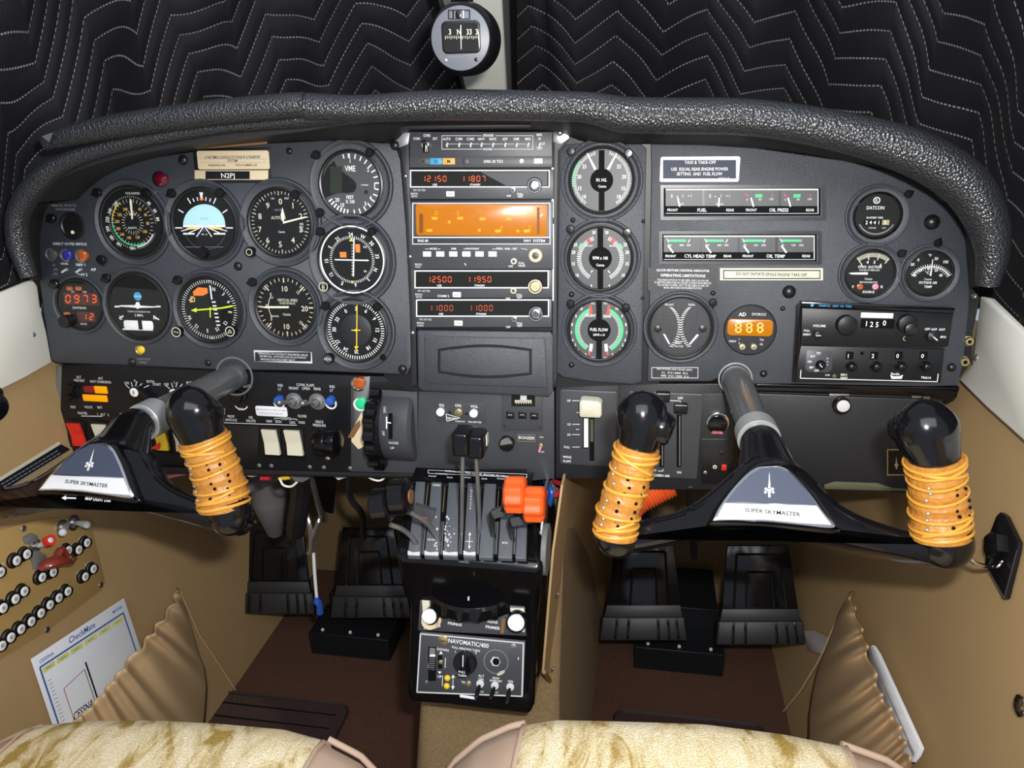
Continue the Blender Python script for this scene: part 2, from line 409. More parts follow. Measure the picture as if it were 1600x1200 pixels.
# ================================================================ cabin shell
ZF = 0.0; YF = 0.62; YB = -1.05
WL_N = Vector((0.8, 0, 0.045)); WR_N = Vector((-0.8, 0, 0.085))
WL_P = (-0.575, 0, 0); WR_P = (0.495, 0, 0)
def FWL(px, py, w=0): return Fr(Vector(WL_P)+WL_N.normalized()*w, WL_N, px, py)
def FWR(px, py, w=0): return Fr(Vector(WR_P)+WR_N.normalized()*w, WR_N, px, py)
def wallx(side, z): return (-0.575-z*0.05625) if side < 0 else (0.495+z*0.10625)
for side, nm in ((-1, 'wall_left'), (1, 'wall_right')):
    b = MB(); x0, x1 = wallx(side, -0.02), wallx(side, 0.82)
    b.quadprism([(x0, YB, -0.02), (x0, YF, -0.02), (x1, YF, 0.82), (x1, YB, 0.82)], (side*0.03, 0, 0), 'tanwall')
    tag(b.obj(nm), 'tan vinyl cabin side wall', None, kind='structure')
b = MB(); b.quadprism([(-0.65, YF, -0.02), (0.66, YF, -0.02), (0.66, YF, 1.0), (-0.65, YF, 1.0)], (0, 0.03, 0), 'tancarpet')
tag(b.obj('wall_front'), 'mustard brown carpeted bulkhead ahead of the pedals', None, kind='structure')
b = MB(); b.quadprism([(-0.65, YB, -0.02), (0.66, YB, -0.02), (0.66, YF, -0.02), (-0.65, YF, -0.02)], (0, 0, 0.02), 'carpet')
tag(b.obj('floor'), 'dark red brown carpet floor', None, kind='structure')
# tan tunnel that carries the pedestal
b = MB()
b.loft([[Vector((-0.10, y, 0)), Vector((xr, y, 0)), Vector((xt, y, z)), Vector((-0.095, y, z))] for y, xr, xt, z in ((-0.34, .12, .11, .13), (-0.12, .125, .11, .20), (-0.05, .13, .10, .34), (0.05, .135, .098, .60), (YF, .14, .10, .60))], 'tancarpet')
tag(b.obj('console_tunnel', bevel=0.02), 'mustard brown carpeted floor tunnel below and beside the black pedestal', 'tunnel')
b = MB()
near = [atY(880, 758, -.035), atY(866, 860, -.075), atY(860, 930, -.085), atY(850, 1050, -.088), atZ(896, 1126, .003)]
far = [Vector((.128, YF-.01, .66)), Vector((.130, YF-.01, .52)), Vector((.134, YF-.01, .40)), Vector((.140, YF-.01, .22)), Vector((.146, YF-.01, .003))]
mid = [near[0].lerp(far[0], .25)+Vector((0, 0, .02)), near[1].lerp(far[1], .3), near[2].lerp(far[2], .3), near[3].lerp(far[3], .3), near[4].lerp(far[4], .3)]
b.loft([[n, q, f, f-Vector((.003, 0, 0)), q-Vector((.003, 0, 0)), n-Vector((.003, 0, 0))] for n, q, f in zip(near, mid, far)], 'tanwall')
so = b.obj('side_cover'); tag(so, 'flat tan cover panel on the right flank of the pedestal', 'cover panel')
b = MB(); b.tube([near[3], near[3].lerp(near[4], .5)+Vector((.004, -.004, 0)), near[4]], [.003, .005, .004], 'wood', 8); tag(b.obj('frayed_edge'), 'frayed rust brown strip along the bottom corner of the tan pedestal cover', 'strip')
for i, (x, y) in enumerate(((866, 928), (858, 1045))):
    p = atY(x+6, y, -.085)+Vector((.0005, 0, 0)); b = MB(); b.sphere(p, .0028, 'dullsteel', sc=(.6, 1, 1), seg=10, rings=6)
    tag(b.obj('screw'), 'small screw at the %s of the tan pedestal cover' % ('upper left edge', 'lower corner')[i], 'screw')
# ---- blankets over the windshield
def quiltmat():
    m = bpy.data.materials.new('quilt'); m.use_nodes = True; nt = m.node_tree; bs = nt.nodes['Principled BSDF']; L = nt.links
    def N(op, *a):
        n = nt.nodes.new('ShaderNodeMath'); n.operation = op
        for i, q in enumerate(a):
            if isinstance(q, (int, float)): n.inputs[i].default_value = q
            else: L.new(q, n.inputs[i])
        return n.outputs[0]
    uv = nt.nodes.new('ShaderNodeUVMap'); uv.uv_map = 'quilt'; sp = nt.nodes.new('ShaderNodeSeparateXYZ')
    ns = nt.nodes.new('ShaderNodeTexNoise'); ns.inputs['Scale'].default_value = 5; ns.inputs['Detail'].default_value = 1; L.new(uv.outputs[0], ns.inputs['Vector'])
    L.new(uv.outputs[0], sp.inputs[0]); x, y = sp.outputs[0], sp.outputs[1]
    x = N('ADD', x, N('MULTIPLY', N('SUBTRACT', ns.outputs['Fac'], 0.5), 0.07)); y = N('ADD', y, N('MULTIPLY', N('SUBTRACT', ns.outputs['Fac'], 0.5), 0.06))
    tri = N('MULTIPLY', N('ABSOLUTE', N('SUBTRACT', N('FRACT', N('DIVIDE', x, 0.165)), 0.5)), 0.098)
    t = N('DIVIDE', N('SUBTRACT', y, tri), 0.0315)
    d = N('ABSOLUTE', N('SUBTRACT', N('FRACT', t), 0.5))
    line = N('LESS_THAN', d, 0.030); dash = N('GREATER_THAN', N('FRACT', N('MULTIPLY', x, 190)), 0.38)
    n2 = nt.nodes.new('ShaderNodeTexNoise'); n2.inputs['Scale'].default_value = 14; L.new(uv.outputs[0], n2.inputs['Vector'])
    k = N('MULTIPLY', N('MULTIPLY', line, dash), N('MULTIPLY', n2.outputs['Fac'], 0.75))
    mx = nt.nodes.new('ShaderNodeMix'); mx.data_type = 'RGBA'; L.new(k, mx.inputs[0]); mx.inputs[6].default_value = (0.0035, 0.0035, 0.0055, 1); mx.inputs[7].default_value = (0.50, 0.47, 0.44, 1)
    L.new(mx.outputs[2], bs.inputs['Base Color']); bs.inputs['Roughness'].default_value = 0.7; bs.inputs['Specular IOR Level'].default_value = 0.3; bs.inputs['Sheen Weight'].default_value = 0.03
    bs.inputs['Sheen Roughness'].default_value = 0.5
    n3 = nt.nodes.new('ShaderNodeTexNoise'); n3.inputs['Scale'].default_value = 40; n3.inputs['Detail'].default_value = 4; L.new(uv.outputs[0], n3.inputs['Vector'])
    h = N('ADD', N('MULTIPLY', N('SINE', N('MULTIPLY', d, 3.1416)), 1.0), N('MULTIPLY', n3.outputs['Fac'], 0.5))
    bp = nt.nodes.new('ShaderNodeBump'); bp.inputs['Strength'].default_value = 0.3; bp.inputs['Distance'].default_value = 0.005; L.new(h, bp.inputs['Height']); L.new(bp.outputs[0], bs.inputs['Normal'])
    return m
MATS['quilt'] = quiltmat()
def blanket(a0, a1, label):
    NU, NV = 60, 30; vs = []; uvs = []; fs = []
    for i in range(NU+1):
        a = a0+(a1-a0)*i/NU
        for j in range(NV+1):
            z = 0.84+0.62*j/NV; sl = (z-1.0)*0.42*max(0.15, math.cos(a))
            wr = 0.006*math.sin(a*17+z*9)+0.004*math.sin(a*31-z*23)
            R = 0.0+wr
            x = (0.655+R)*math.sin(a); y = -0.22+(0.72+R)*math.cos(a)-sl
            vs.append((x+0.01, y, z)); uvs.append((a*0.80, z*1.0 + 0.33*a*a))
    for i in range(NU):
        for j in range(NV): fs.append((i*(NV+1)+j, (i+1)*(NV+1)+j, (i+1)*(NV+1)+j+1, i*(NV+1)+j+1))
    me = bpy.data.meshes.new('quilted_blanket'); me.from_pydata(vs, [], fs); ul = me.uv_layers.new(name='quilt')
    for p in me.polygons:
        p.use_smooth = True
        for li in p.loop_indices: ul.data[li].uv = uvs[me.loops[li].vertex_index]
    me.materials.append(MATS['quilt']); o = bpy.data.objects.new('quilted_blanket', me); COL.objects.link(o)
    s = o.modifiers.new('s', 'SOLIDIFY'); s.thickness = 0.008; s.offset = 1
    return tag(o, label, 'blanket')
blanket(-1.85, 0.035, 'black quilted moving blanket with zigzag stitching, covering the windshield left of the cream centre post')
blanket(0.035, 1.85, 'black quilted moving blanket with zigzag stitching, covering the windshield right of the cream centre post')
# centre post
b = MB(); A = atY(764, 172, 0.42); B = atY(702, -230, 0.02); w0, w1 = 0.031, 0.047
for off, m, ww in ((0.0, 'postcream', 1.0), (0.006, 'dullsteel', 1.22), (0.010, 'black', 1.45)):
    rg = []
    for p, h in ((A, w0), (B, w1)):
        n = Vector((0, -1, -0.4)).normalized(); q = p - n*off*1.0
        rg.append([q+Vector((-h*ww, 0, 0)), q+Vector((h*ww, 0, 0)), q+Vector((h*ww, 0, 0))-n*0.012, q+Vector((-h*ww, 0, 0))-n*0.012])
    b.loft(rg, m)
tag(b.obj('trim_1', bevel=0.003), 'cream windshield centre post', None, kind='structure')
# ---- glareshield
UND_R = [(480, 168, 22), (560, 170, 20), (640, 166, 21), (730, 164, 22), (870, 166, 21), (925, 169, 22), (975, 179, 25), (1040, 181, 25), (1180, 184, 25), (1320, 207, 27), (1425, 238, 31), (1500, 281, 32), (1538, 335, 29), (1551, 390, 23), (1543, 445, 16)]
gs = thing('glareshield', 'black padded glareshield with leather grain roll arching over the instrument panel', 'glareshield', (0, -0.02, 1.05))
def rolltube(lst, Y, name, mm, n=6, fl=1.0):
    c = bez([atY(x, y, Y) for x, y, r in lst], n); rr = bez([(r, 0, 0) for x, y, r in lst], n)
    b = MB(); b.tube(c, [q.x*0.00069 for q in rr], mm, seg=22); return b.obj(name, gs), c
_, RC = rolltube(UND_R, -0.075, 'padded_roll', 'dash')
LOW_L = [(575, 170, 20), (520, 176, 19), (470, 184, 16), (400, 192, 13), (330, 200, 12), (200, 223, 13), (110, 250, 15), (62, 283, 19), (30, 330, 19), (28, 380, 18), (45, 432, 14)]
_, LC = rolltube(LOW_L, -0.072, 'lower_roll', 'dash')
CAP_L = [(479, 164, 19), (440, 167, 20), (315, 179, 20), (189, 196, 19), (110, 212, 17), (72, 224, 12)]
rolltube(CAP_L, -0.080, 'roll_cap', 'dash')
b = MB()
def deckline(c):
    r = []
    for p in c:
        e = min(1, abs(p.x)/0.66); yb = -0.24+0.66*math.sqrt(max(0.0, 1-e*e)); yb = max(yb, p.y+0.06)
        xb = p.x*1.0; z = p.z-0.002
        r.append([Vector((p.x, p.y, z)), Vector((xb, yb, z-0.015)), Vector((xb, yb, z-0.03)), Vector((p.x, p.y, z-0.012))])
    return r
allc = [p for p in list(reversed(LC))[:-6]+RC[6:] if p.z > 1.0]
b.loft(deckline(allc), 'dashflat'); b.obj('deck', gs)
# fascia from roll back down to the panel edge
TOPEDGE = [(58, 440), (56, 370), (64, 335), (80, 308), (105, 284), (130, 267), (180, 255), (240, 245), (302, 236), (340, 230), (416, 223), (520, 218), (607, 222), (640, 206), (740, 204), (862, 206), (900, 222), (940, 222), (1008, 223), (1180, 230), (1320, 251), (1400, 270), (1450, 290), (1490, 324), (1508, 360), (1512, 410), (1516, 450)]
def resamp(pts, n):
    P = [Vector(p) for p in pts]; d = [0]
    for a, c in zip(P, P[1:]): d.append(d[-1]+(c-a).length)
    out = []
    for i in range(n):
        t = d[-1]*i/(n-1); k = max(j for j in range(len(d)) if d[j] <= t+1e-12); k = min(k, len(P)-2)
        out.append(P[k].lerp(P[k+1], (t-d[k])/(d[k+1]-d[k])))
    return out
PAIRS = [((45, 436), (59, 440)), ((28, 380), (57, 384)), ((30, 330), (65, 336)), ((62, 283), (82, 309)), ((110, 250), (130, 268)), ((200, 223), (240, 246)), ((330, 200), (340, 231)), ((470, 184), (480, 220)), ((575, 170), (607, 222)), ((640, 166), (640, 206)), ((740, 164), (740, 204)), ((862, 166), (862, 206)), ((925, 169), (925, 223)), ((1040, 181), (1040, 225)), ((1180, 184), (1180, 231)), ((1320, 207), (1320, 251)), ((1425, 238), (1425, 280)), ((1500, 281), (1484, 320)), ((1538, 335), (1504, 352)), ((1551, 390), (1512, 405)), ((1543, 446), (1515, 450))]
fp = FP(800, 400)
ra = bez([atY(*a, -.066) for a, c in PAIRS], 4); rb = bez([fp.hit(*c, 0.0) for a, c in PAIRS], 4)
b = MB(); b.loft([[a, c, c+Vector((0, 0.012, 0)), a+Vector((0, 0.012, 0))] for a, c in zip(ra, rb)], 'dashflat'); b.obj('fascia', gs)
# left white tape mark and small clip on the shroud
b = MB(); b.poly_ = None
b.quadprism([atY(65, 213, -0.098), atY(82, 207, -0.098), atY(76, 222, -0.098)], (0, 0.002, 0), 'dullsteel'); b.obj('torn_edge', gs)
# shroud arm over the radios
b = MB(FP(735, 196, 0.012)); b.rr(725, 197, 205, 7, 3, 0, 9, 'dashflat', 1.5); tag(b.obj('radio_light_hood'), 'slim black hood above the radio stack', 'hood')
# ---- cream sill trims
b = MB(); F = FWL(30, 520, 0.012)
b = MB(F); b.poly([(-500, 655), (0, 458), (52, 437), (60, 447), (64, 480), (74, 520), (82, 566), (40, 590), (0, 610), (-500, 860)], 0, 6, 'creamtrim', 3)
b.dome(53, 523, 3, 6, 1.5, 'dullsteel', 12); tag(b.obj('trim_2'), 'cream window sill trim at the left end of the panel', None, kind='structure')
F = FWR(1560, 580, 0.010); b = MB(F)
b.poly([(1531, 463), (1545, 466), (1600, 520), (1950, 865), (1950, 1010), (1600, 690), (1540, 636), (1498, 594), (1502, 588), (1518, 568), (1524, 520)], 0, 6, 'creamtrim', 3)
b.dome(1525, 559, 3.2, 6, 1.5, 'dullsteel', 12); tag(b.obj('trim_3'), 'cream window sill trim at the right end of the panel', None, kind='structure')
# window ledge beyond the right sill
b = MB(); A0 = atY(1548, 455, 0.05); b.tube([atX(1548, 452, 0.63), atX(1610, 545, 0.63)], 0.007, 'dullsteel', 8); 
tag(b.obj('trim_4'), 'dark metal edge beyond the right sill trim', None, kind='structure')
# ================================================================ instrument panel covers
G = dict(asi=(207, 348, 49), ai=(319, 350, 50), alt=(438, 348, 49), vme=(548, 288, 48), hsi=(550, 406, 51), clk=(124, 476, 35), tc=(215, 479, 46), rmi=(327, 484, 47), vsi=(446, 480, 46), adf=(556, 516, 47),
         mp=(940, 282, 50), rpm=(938, 404, 50), ff=(936, 516, 48), egt=(1063, 512, 50), dme=(1172, 516, 42), hob=(1371, 337, 37), suc=(1359, 427, 39), oat=(1452, 427, 37))
def well(b, cx, cy, R, s=1.0, h=3.4):
    b.lathe(cx, cy, [(R*1.04, 0.2), (R*1.10, 0.5), (R*1.17, h-.5), (R*1.20, h), (R*1.235, h-.3), (R*1.27, -0.4)], 'panel', 56, zc=1)
b = MB(FP(340, 400))
b.poly([(607, 224), (520, 219), (416, 224), (340, 231), (302, 237), (240, 246), (180, 256), (130, 268), (105, 285), (80, 309), (64, 336), (56, 370), (60, 430), (70, 500), (76, 540), (80, 562), (88, 567), (194, 570), (330, 577), (480, 579), (636, 585), (642, 570), (640, 480), (634, 356), (625, 250), (618, 230)], -5, 0, 'panel', 1.6)
for k in 'asi ai alt vme hsi tc rmi vsi adf'.split(): well(b, *G[k])
well(b, 124, 476, 36, h=2.6)
b.rr(332, 541, 4, 2, 0, 0, .4, 'panel')
tag(b.obj('instrument_panel_cover'), 'charcoal moulded flight instrument panel in front of the pilot seat, left of the radio stack', 'panel')
b = MB(FP(940, 400))
b.poly([(874, 236), (884, 226), (900, 224), (940, 224), (1002, 225), (1010, 232), (1003, 596), (990, 601), (930, 597), (880, 590), (870, 582), (872, 400)], -5, 0.6, 'panel', 2.2)
for k in 'mp rpm ff'.split(): well(b, *G[k])
tag(b.obj('engine_panel_cover'), 'charcoal moulded strip with three stacked engine gauges, right of the radio stack', 'panel')
b = MB(FP(1260, 400))
b.poly([(1017, 225), (1100, 226), (1180, 231), (1320, 251), (1400, 270), (1450, 290), (1490, 324), (1508, 360), (1512, 410), (1515, 450), (1514, 480), (1506, 560), (1497, 603), (1440, 604), (1240, 600), (1176, 600), (1170, 586), (1160, 576), (1148, 573), (1134, 576), (1120, 592), (1110, 596), (1012, 596), (1014, 500), (1018, 260)], -5, 0, 'panel', 1.6)
for k in 'egt'.split(): well(b, *G[k], h=2.2)
well(b, *G['hob'][:2], 39, h=2.6)
for k in 'suc oat'.split(): well(b, *G[k], h=2.4)
for (x0, y0, x1, y1) in ((1032, 289, 1291, 344), (1030, 361, 1284, 413)):
    for d, z0, z1, mm in ((0, 0, 1.2, 'panel'), (3, 1.0, 0, 'panel')):
        pass
    b.frame(x0, y0, x1, y1, 5, 0, 2.0, 'well')
tag(b.obj('right_panel_cover'), 'charcoal moulded panel in front of the right seat with strip gauges', 'panel')
# backing structure behind the covers
for pts, z1, lab in (([(600, 208), (1020, 208), (1030, 600), (640, 612), (600, 590)], 0, 'black backing plate behind the radio stack and the engine gauges'),
                     ([(60, 440), (100, 440), (100, 560), (78, 556), (66, 500)], 2, 'black bracket plate peeking out at the left end of the flight panel'),
                     ([(1500, 430), (1520, 452), (1531, 465), (1520, 520), (1518, 565), (1500, 590), (1480, 600), (1480, 430)], 2, 'black bracket plate holding the jacks at the right end of the panel')):
    b = MB(FP(pts[0][0], 500, -0.008)); b.poly(pts, -6, z1, 'rack'); tag(b.obj('backing_plate'), lab, 'plate')
# side rails of the radio rack
b = MB(FP(634, 380)); b.poly([(622, 212), (638, 207), (640, 300), (648, 400), (651, 600), (642, 604), (640, 480), (634, 350), (626, 240)], -6, -1, 'panel_dark', .5); b.poly([(614, 207), (640, 207), (638, 225), (620, 232)], -5, 1, 'dullsteel', .5)
tag(b.obj('rack_rail'), 'worn black metal rail along the left edge of the radio stack', 'rail', 'rails of the radio rack')
b = MB(FP(868, 380)); b.poly([(863, 207), (888, 205), (892, 214), (882, 226), (872, 236), (870, 400), (871, 590), (864, 604), (862, 400)], -6, -1, 'panel_dark', .5); b.poly([(864, 206), (886, 204), (890, 216), (876, 226), (864, 222)], -5, 1, 'steel', .5)
b.box(862, 262, 865, 340, -2, .6, 'alu'); b.box(863, 350, 865.5, 470, -2, .6, 'alu')
tag(b.obj('rack_rail'), 'metal rail with bright bracket along the right edge of the radio stack', 'rail', 'rails of the radio rack')

def nm_screw(x, y, r, where, m='black', z=0.0, F=FP):
    b = MB(F(x, y)); b.dome(x, y, r, z, r*0.55, m, 14)
    nm = 'panel_screw'; return tag(b.obj(nm), where, 'screw')
for x, y, r, t in ((286, 250, 7.5, 'round black screw left of the beige registration placard'), (452, 236, 5, 'small black screw right of the beige registration placard'),
                   (617, 227, 7.5, 'round black screw at the top right corner of the flight panel'), (629, 577, 7, 'round black screw at the bottom right corner of the flight panel'),
                   (372, 416, 6.5, 'black screw between the horizon gauge and the vertical speed gauge'), (118, 301, 5, 'small black screw above the synchronizing gauge'),
                   (325, 567, 5, 'black screw at the bottom edge beside the left control shaft'), (206, 566, 6, 'black screw below the small brass light on the flight panel')):
    nm_screw(x, y, r, t)
for x, y, r, t in ((1456, 347, 13, 'large domed black plug between the hour meter and the panel edge'), (1233, 456, 11, 'large domed black plug under the cream take off placard'),
                   (1487, 574, 7.5, 'glossy black knob beside the transponder'), (893, 460, 4.5, 'small black screw at the upper left of the fuel flow gauge'), (893, 570, 4.5, 'small black screw at the lower left of the fuel flow gauge'),
                   (895, 344, 4, 'small black screw between the manifold pressure and rpm gauges'), (1114, 458, 4, 'small black screw at the upper right of the exhaust temperature gauge'),
                   (1004, 466, 3, 'tiny black screw in the groove beside the fuel flow gauge'), (1005, 346, 3, 'tiny black screw in the groove beside the rpm gauge'), (1223, 482, 4, 'small black screw left of the blue lettered radio'), (1193, 584, 6, 'black screw right of the right control shaft')):
    nm_screw(x, y, r, t, z=0.6 if x < 1008 else 0)
for x, y, t in ((635, 208, 'upper left'), (634, 275, 'left of the first radio'), (641, 401, 'left of the navigation unit'), (645, 520, 'left of the blank cover'), (875, 207, 'upper right')):
    nm_screw(x, y, 3.6 if t != 'upper right' else 5.5, 'bright screw on the radio rack rail, ' + t, 'steel', -1 if t != 'upper right' else 1)

# ---- post lights
def post_light(x, y, ang, t, m='plastic', r=6.5):
    b = MB(FP(x, y)); k = 7.0
    b.lathe(x, y, [(r*.75, 0), (r*.75, 3), (r, 3.2), (r, 6.5), (r*.82, 7.6), (0.01, 7.8)], m, 20, zc=7)
    a = math.radians(ang); ex, ey = x+math.sin(a)*r*1.55, y-math.cos(a)*r*1.55; c, s_ = math.cos(a), math.sin(a)
    b.poly([(x-c*r*.95, y-s_*r*.95), (ex, ey), (x+c*r*.95, y+s_*r*.95)], 3.2, 6.6, m, .8)
    return tag(b.obj('post_light'), t, 'light', 'black post lights around the gauges')
for x, y, a, t in ((150, 301, 250, 'upper left of the airspeed gauge'), (226, 301, 120, 'upper right of the airspeed gauge'), (266, 302, 240, 'upper left of the horizon gauge'), (342, 301, 100, 'upper right of the horizon gauge'),
                   (460, 304, 70, 'upper right of the altimeter'), (493, 242, 250, 'upper left of the radar altimeter'), (577, 238, 60, 'upper right of the radar altimeter'), (499, 332, 200, 'lower left of the radar altimeter'),
                   (500, 362, 240, 'upper left of the cross needle indicator'), (580, 362, 80, 'upper right of the cross needle indicator'), (78, 341, 230, 'left of the small synchronizing gauge'), (156, 406, 160, 'right of the orange press button'),
                   (83, 444, 250, 'upper left of the digital clock'), (164, 435, 250, 'upper left of the turn coordinator'), (276, 438, 250, 'upper left of the compass card gauge'), (393, 441, 260, 'upper left of the vertical speed gauge'),
                   (508, 478, 250, 'upper left of the direction finder gauge'), (588, 480, 80, 'upper right of the direction finder gauge'),
                   (892, 236, 180, 'upper left of the manifold pressure gauge'), (982, 239, 190, 'upper right of the manifold pressure gauge'), (891, 358, 180, 'upper left of the rpm gauge'), (980, 363, 170, 'upper right of the rpm gauge'),
                   (891, 475, 190, 'upper left of the fuel flow gauge'), (978, 481, 190, 'upper right of the fuel flow gauge'), (1114, 473, 180, 'upper right of the exhaust temperature gauge'),
                   (1421, 303, 60, 'upper right of the hour meter'), (1410, 396, 60, 'between the suction and outside air gauges'), (1467, 380, 30, 'above the outside air temperature gauge'), (1250, 448, 200, 'above the left corner of the blue lettered radio')):
    if x == 1250: continue
    post_light(x, y, a, 'small black post light at the ' + t if t.startswith(('upper', 'lower')) else 'small black post light ' + t)

# ================================================================ gauges
def gauge(key, name, label, dialm='dial', bez='black', w=0.0, depth=0, ring=None):
    cx, cy, R = G[key]; F = FP(cx, cy, w); t = thing(name, label, 'gauge', F)
    b = MB(F); b.lathe(cx, cy, [(R*1.05, -.5), (R*1.05, 2.6), (R*1.00, 3.2), (R*.955, 2.4), (R*.94, .4)], bez, 56, zc=1)
    if ring: b.ring(cx, cy, R*.94, R*.98, 2.6, 3.3, ring)
    b.obj('bezel', t)
    d = MB(F); d.disc(cx, cy, R*.96, -.5, 0.5, dialm, seg=56)
    g = MB(F); g.disc(cx, cy, R*.95, 2.2, 2.5, 'glass', seg=48); g.obj('glass', t)
    return t, d, F, cx, cy, R
def needle(F, t, cx, cy, pts, z, m, name='needle', hub=None, th=.35):
    b = MB(F); b.poly(pts, z, z+th, m)
    if hub: b.disc(cx, cy, hub[0], z-.6, z+th+.3, hub[1], seg=24)
    return b.obj(name, t)
def pt(cx, cy, r, a, off=0.0):
    a = math.radians(a); return (cx+r*math.sin(a)+off*math.cos(a), cy-r*math.cos(a)+off*math.sin(a))
def ndl(cx, cy, a, r0, r1, w0, w1): return [pt(cx, cy, r0, a, -w0/2), pt(cx, cy, r1, a, -w1/2), pt(cx, cy, r1, a, w1/2), pt(cx, cy, r0, a, w0/2)]
def knob(F, t, x, y, r, h, m='plastic', cap=None, name='knob', z=0):
    b = MB(F); b.lathe(x, y, [(r*1.02, z), (r, z+h*.7), (r*.92, z+h), (0.01, z+h)], m, 26, zc=z+h)
    if cap: b.disc(x, y, r*.72, z+h, z+h+.3, cap, seg=24)
    return b.obj(name, t)
Z1, Z2 = 0.7, 0.95
# airspeed
t, d, F, cx, cy, R = gauge('asi', 'airspeed_indicator', 'airspeed gauge with multicoloured rings, leftmost large gauge of the top row')
d.disc(cx, cy, 32, 0.4, 0.62, 'dial')
for i, s_ in enumerate(('140', '160', '180', '200', '220', '240', '260')): pass
d.ringtext([('140', 180), ('160', 212), ('180', 234), ('200', 256), ('220', 277), ('240', 297), ('260', 318), ('60', 62), ('80', 82), ('40', 40)], cx, cy, 40, 5.0, 'white', Z1, sx=.8)
d.ringtext([('40', 28), ('60', 58), ('80', 92), ('100', 125), ('120', 160), ('140', 193), ('160', 222), ('180', 248), ('200', 275), ('220', 302), ('240', 332)], cx, cy, 24, 4.4, 'amberprint', Z1, turn=False, sx=.8)
d.ticks(cx, cy, 35, 37, -30, 330, 72, .6, Z1, 'print', True); d.arc(cx, cy, 30.5, 32.5, 150, 275, Z2, 'green'); d.arc(cx, cy, 30.5, 32, 275, 330, Z2, 'yellow'); d.arc(cx, cy, 33, 34.5, 118, 175, Z2, 'white')
d.ticks(cx, cy, 28, 33, 0, 360, 36, .6, Z1, 'cream', True); d.ticks(cx, cy, 12, 17, 0, 360, 24, .6, Z1, 'cream', True)
d.text('MPH', cx, cy-13, 3.4, 'print', Z1); d.text('KNOTS', cx, cy+8, 3, 'print', Z1); d.text('TRUE AIRSPEED', cx, cy-46, 3.0, 'print', Z1, sx=.8)
d.disc(cx+38, cy+10, 7, 0, 1.6, 'black', seg=20); d.obj('dial', t)
needle(F, t, cx, cy, ndl(cx, cy, -5, -4, 34, 1.8, 3.4)[:2]+[pt(cx, cy, 38, -5)]+ndl(cx, cy, -5, -4, 34, 1.8, 3.4)[2:], 1.2, 'creamneedle', hub=(5, 'black'))
# artificial horizon
t, d, F, cx, cy, R = gauge('ai', 'attitude_indicator', 'artificial horizon gauge with a pale blue sky half, second in the top row')
q = [pt(cx, cy+2, 33, a) for a in range(-90, 91, 10)]; d.flat(q, Z1, 'skyblue')
d.box(cx-33, cy+2, cx+33, cy+5, .5, Z1, 'white'); d.arc(cx, cy+3, 33, 34, 90, 270, Z1, 'dialgrey')
for a in (-30, -20, -10, 10, 20, 30, -60, 60): d.tick(cx, cy+2, 35, 44 if a in (-30, 30, -60, 60) else 40, a, 1.6, Z1, 'white')
d.tick(cx, cy+2, 35, 45, 0, 6, Z2, 'orangeprint', 2); d.tick(cx, cy+2, 38, 46, 0, 2, 1.1, 'white', 6)
d.line(cx-45, cy+6, cx-34, cy+6, 1.6, Z2, 'white'); d.line(cx+34, cy+6, cx+45, cy+6, 1.6, Z2, 'white')
for sx_ in (-1, 1):
    d.line(cx, cy+3, cx+sx_*24, cy+14, 1.3, Z2, 'white'); d.line(cx, cy+3, cx+sx_*12, cy+20, 1.5, Z2, 'white'); d.line(cx+sx_*3, cy+3, cx+sx_*36, cy+11, 1.1, Z2, 'white')
    d.flat([(cx+sx_*5, cy+4), (cx+sx_*24, cy+4.5), (cx+sx_*30, cy+8.5), (cx+sx_*8, cy+8)], Z1+.1, 'yellow'); d.box(cx+sx_*24-9, cy+14, cx+sx_*24+9, cy+16.5, .9, 1.0, 'white')
d.flat([(cx-5, cy+12), (cx, cy+5), (cx+5, cy+12)], Z2+.1, 'badgeblue'); d.text('oo  o', cx, cy+15.5, 3, 'white', Z2)
d.text('Cessna', cx, cy-9, 3.2, 'inkgrey', Z1+.1); d.line(cx-30, cy+36, cx+30, cy+36, .6, Z1, 'dimprint')
d.obj('dial', t)
knob(F, t, cx-6, cy+45, 8, 9, 'plastic', name='adjusting_knob')
# altimeter
t, d, F, cx, cy, R = gauge('alt', 'altimeter', 'altimeter with numbers 0 to 9 and two cream needles')
for i in range(10): d.text(str(i), *pt(cx, cy, 33.5, i*36), 8.5, 'cream', Z1)
d.ticks(cx, cy, 41, 45, 0, 360, 50, .9, Z1, 'cream', True); d.ticks(cx, cy, 39, 45, 0, 360, 10, 1.4, Z1, 'cream', True)
d.text('ALTITUDE', cx-3, cy-8, 4.3, 'cream', Z1, sx=.85); d.text('1000 FEET', cx-2, cy-20, 2.6, 'dimprint', Z1); d.text('Cessna', cx+2, cy+14, 3.3, 'print', Z1, sx=.8); d.text('100', cx-12, cy-38, 2.6, 'print', Z1); d.text('FEET', cx+10, cy-38, 2.6, 'print', Z1)
for i, s_ in enumerate(('300', '301', '302')): d.text(s_, cx+33, cy+2+i*5, 3.6, 'print', Z1, rot=90 if 0 else 0, sx=.8)
d.obj('dial', t)
needle(F, t, cx, cy, ndl(cx+4, cy, 76, -3, 38, 3.2, 2.0), 1.6, 'creamneedle', name='long_needle', hub=(4, 'black'))
needle(F, t, cx, cy, [pt(cx+4, cy, 2, -2, -1.5), pt(cx+4, cy, 12, -2, -3), pt(cx+4, cy, 24, -2), pt(cx+4, cy, 12, -2, 3), pt(cx+4, cy, 2, -2, 1.5)], 1.2, 'creamneedle', name='short_needle')
knob(F, t, 389, 394, 8, 8, 'plastic', name='setting_knob')
b = MB(F); b.ring(389, 394, 4, 5, 8, 8.4, 'cream'); b.obj('knob_ring', t)
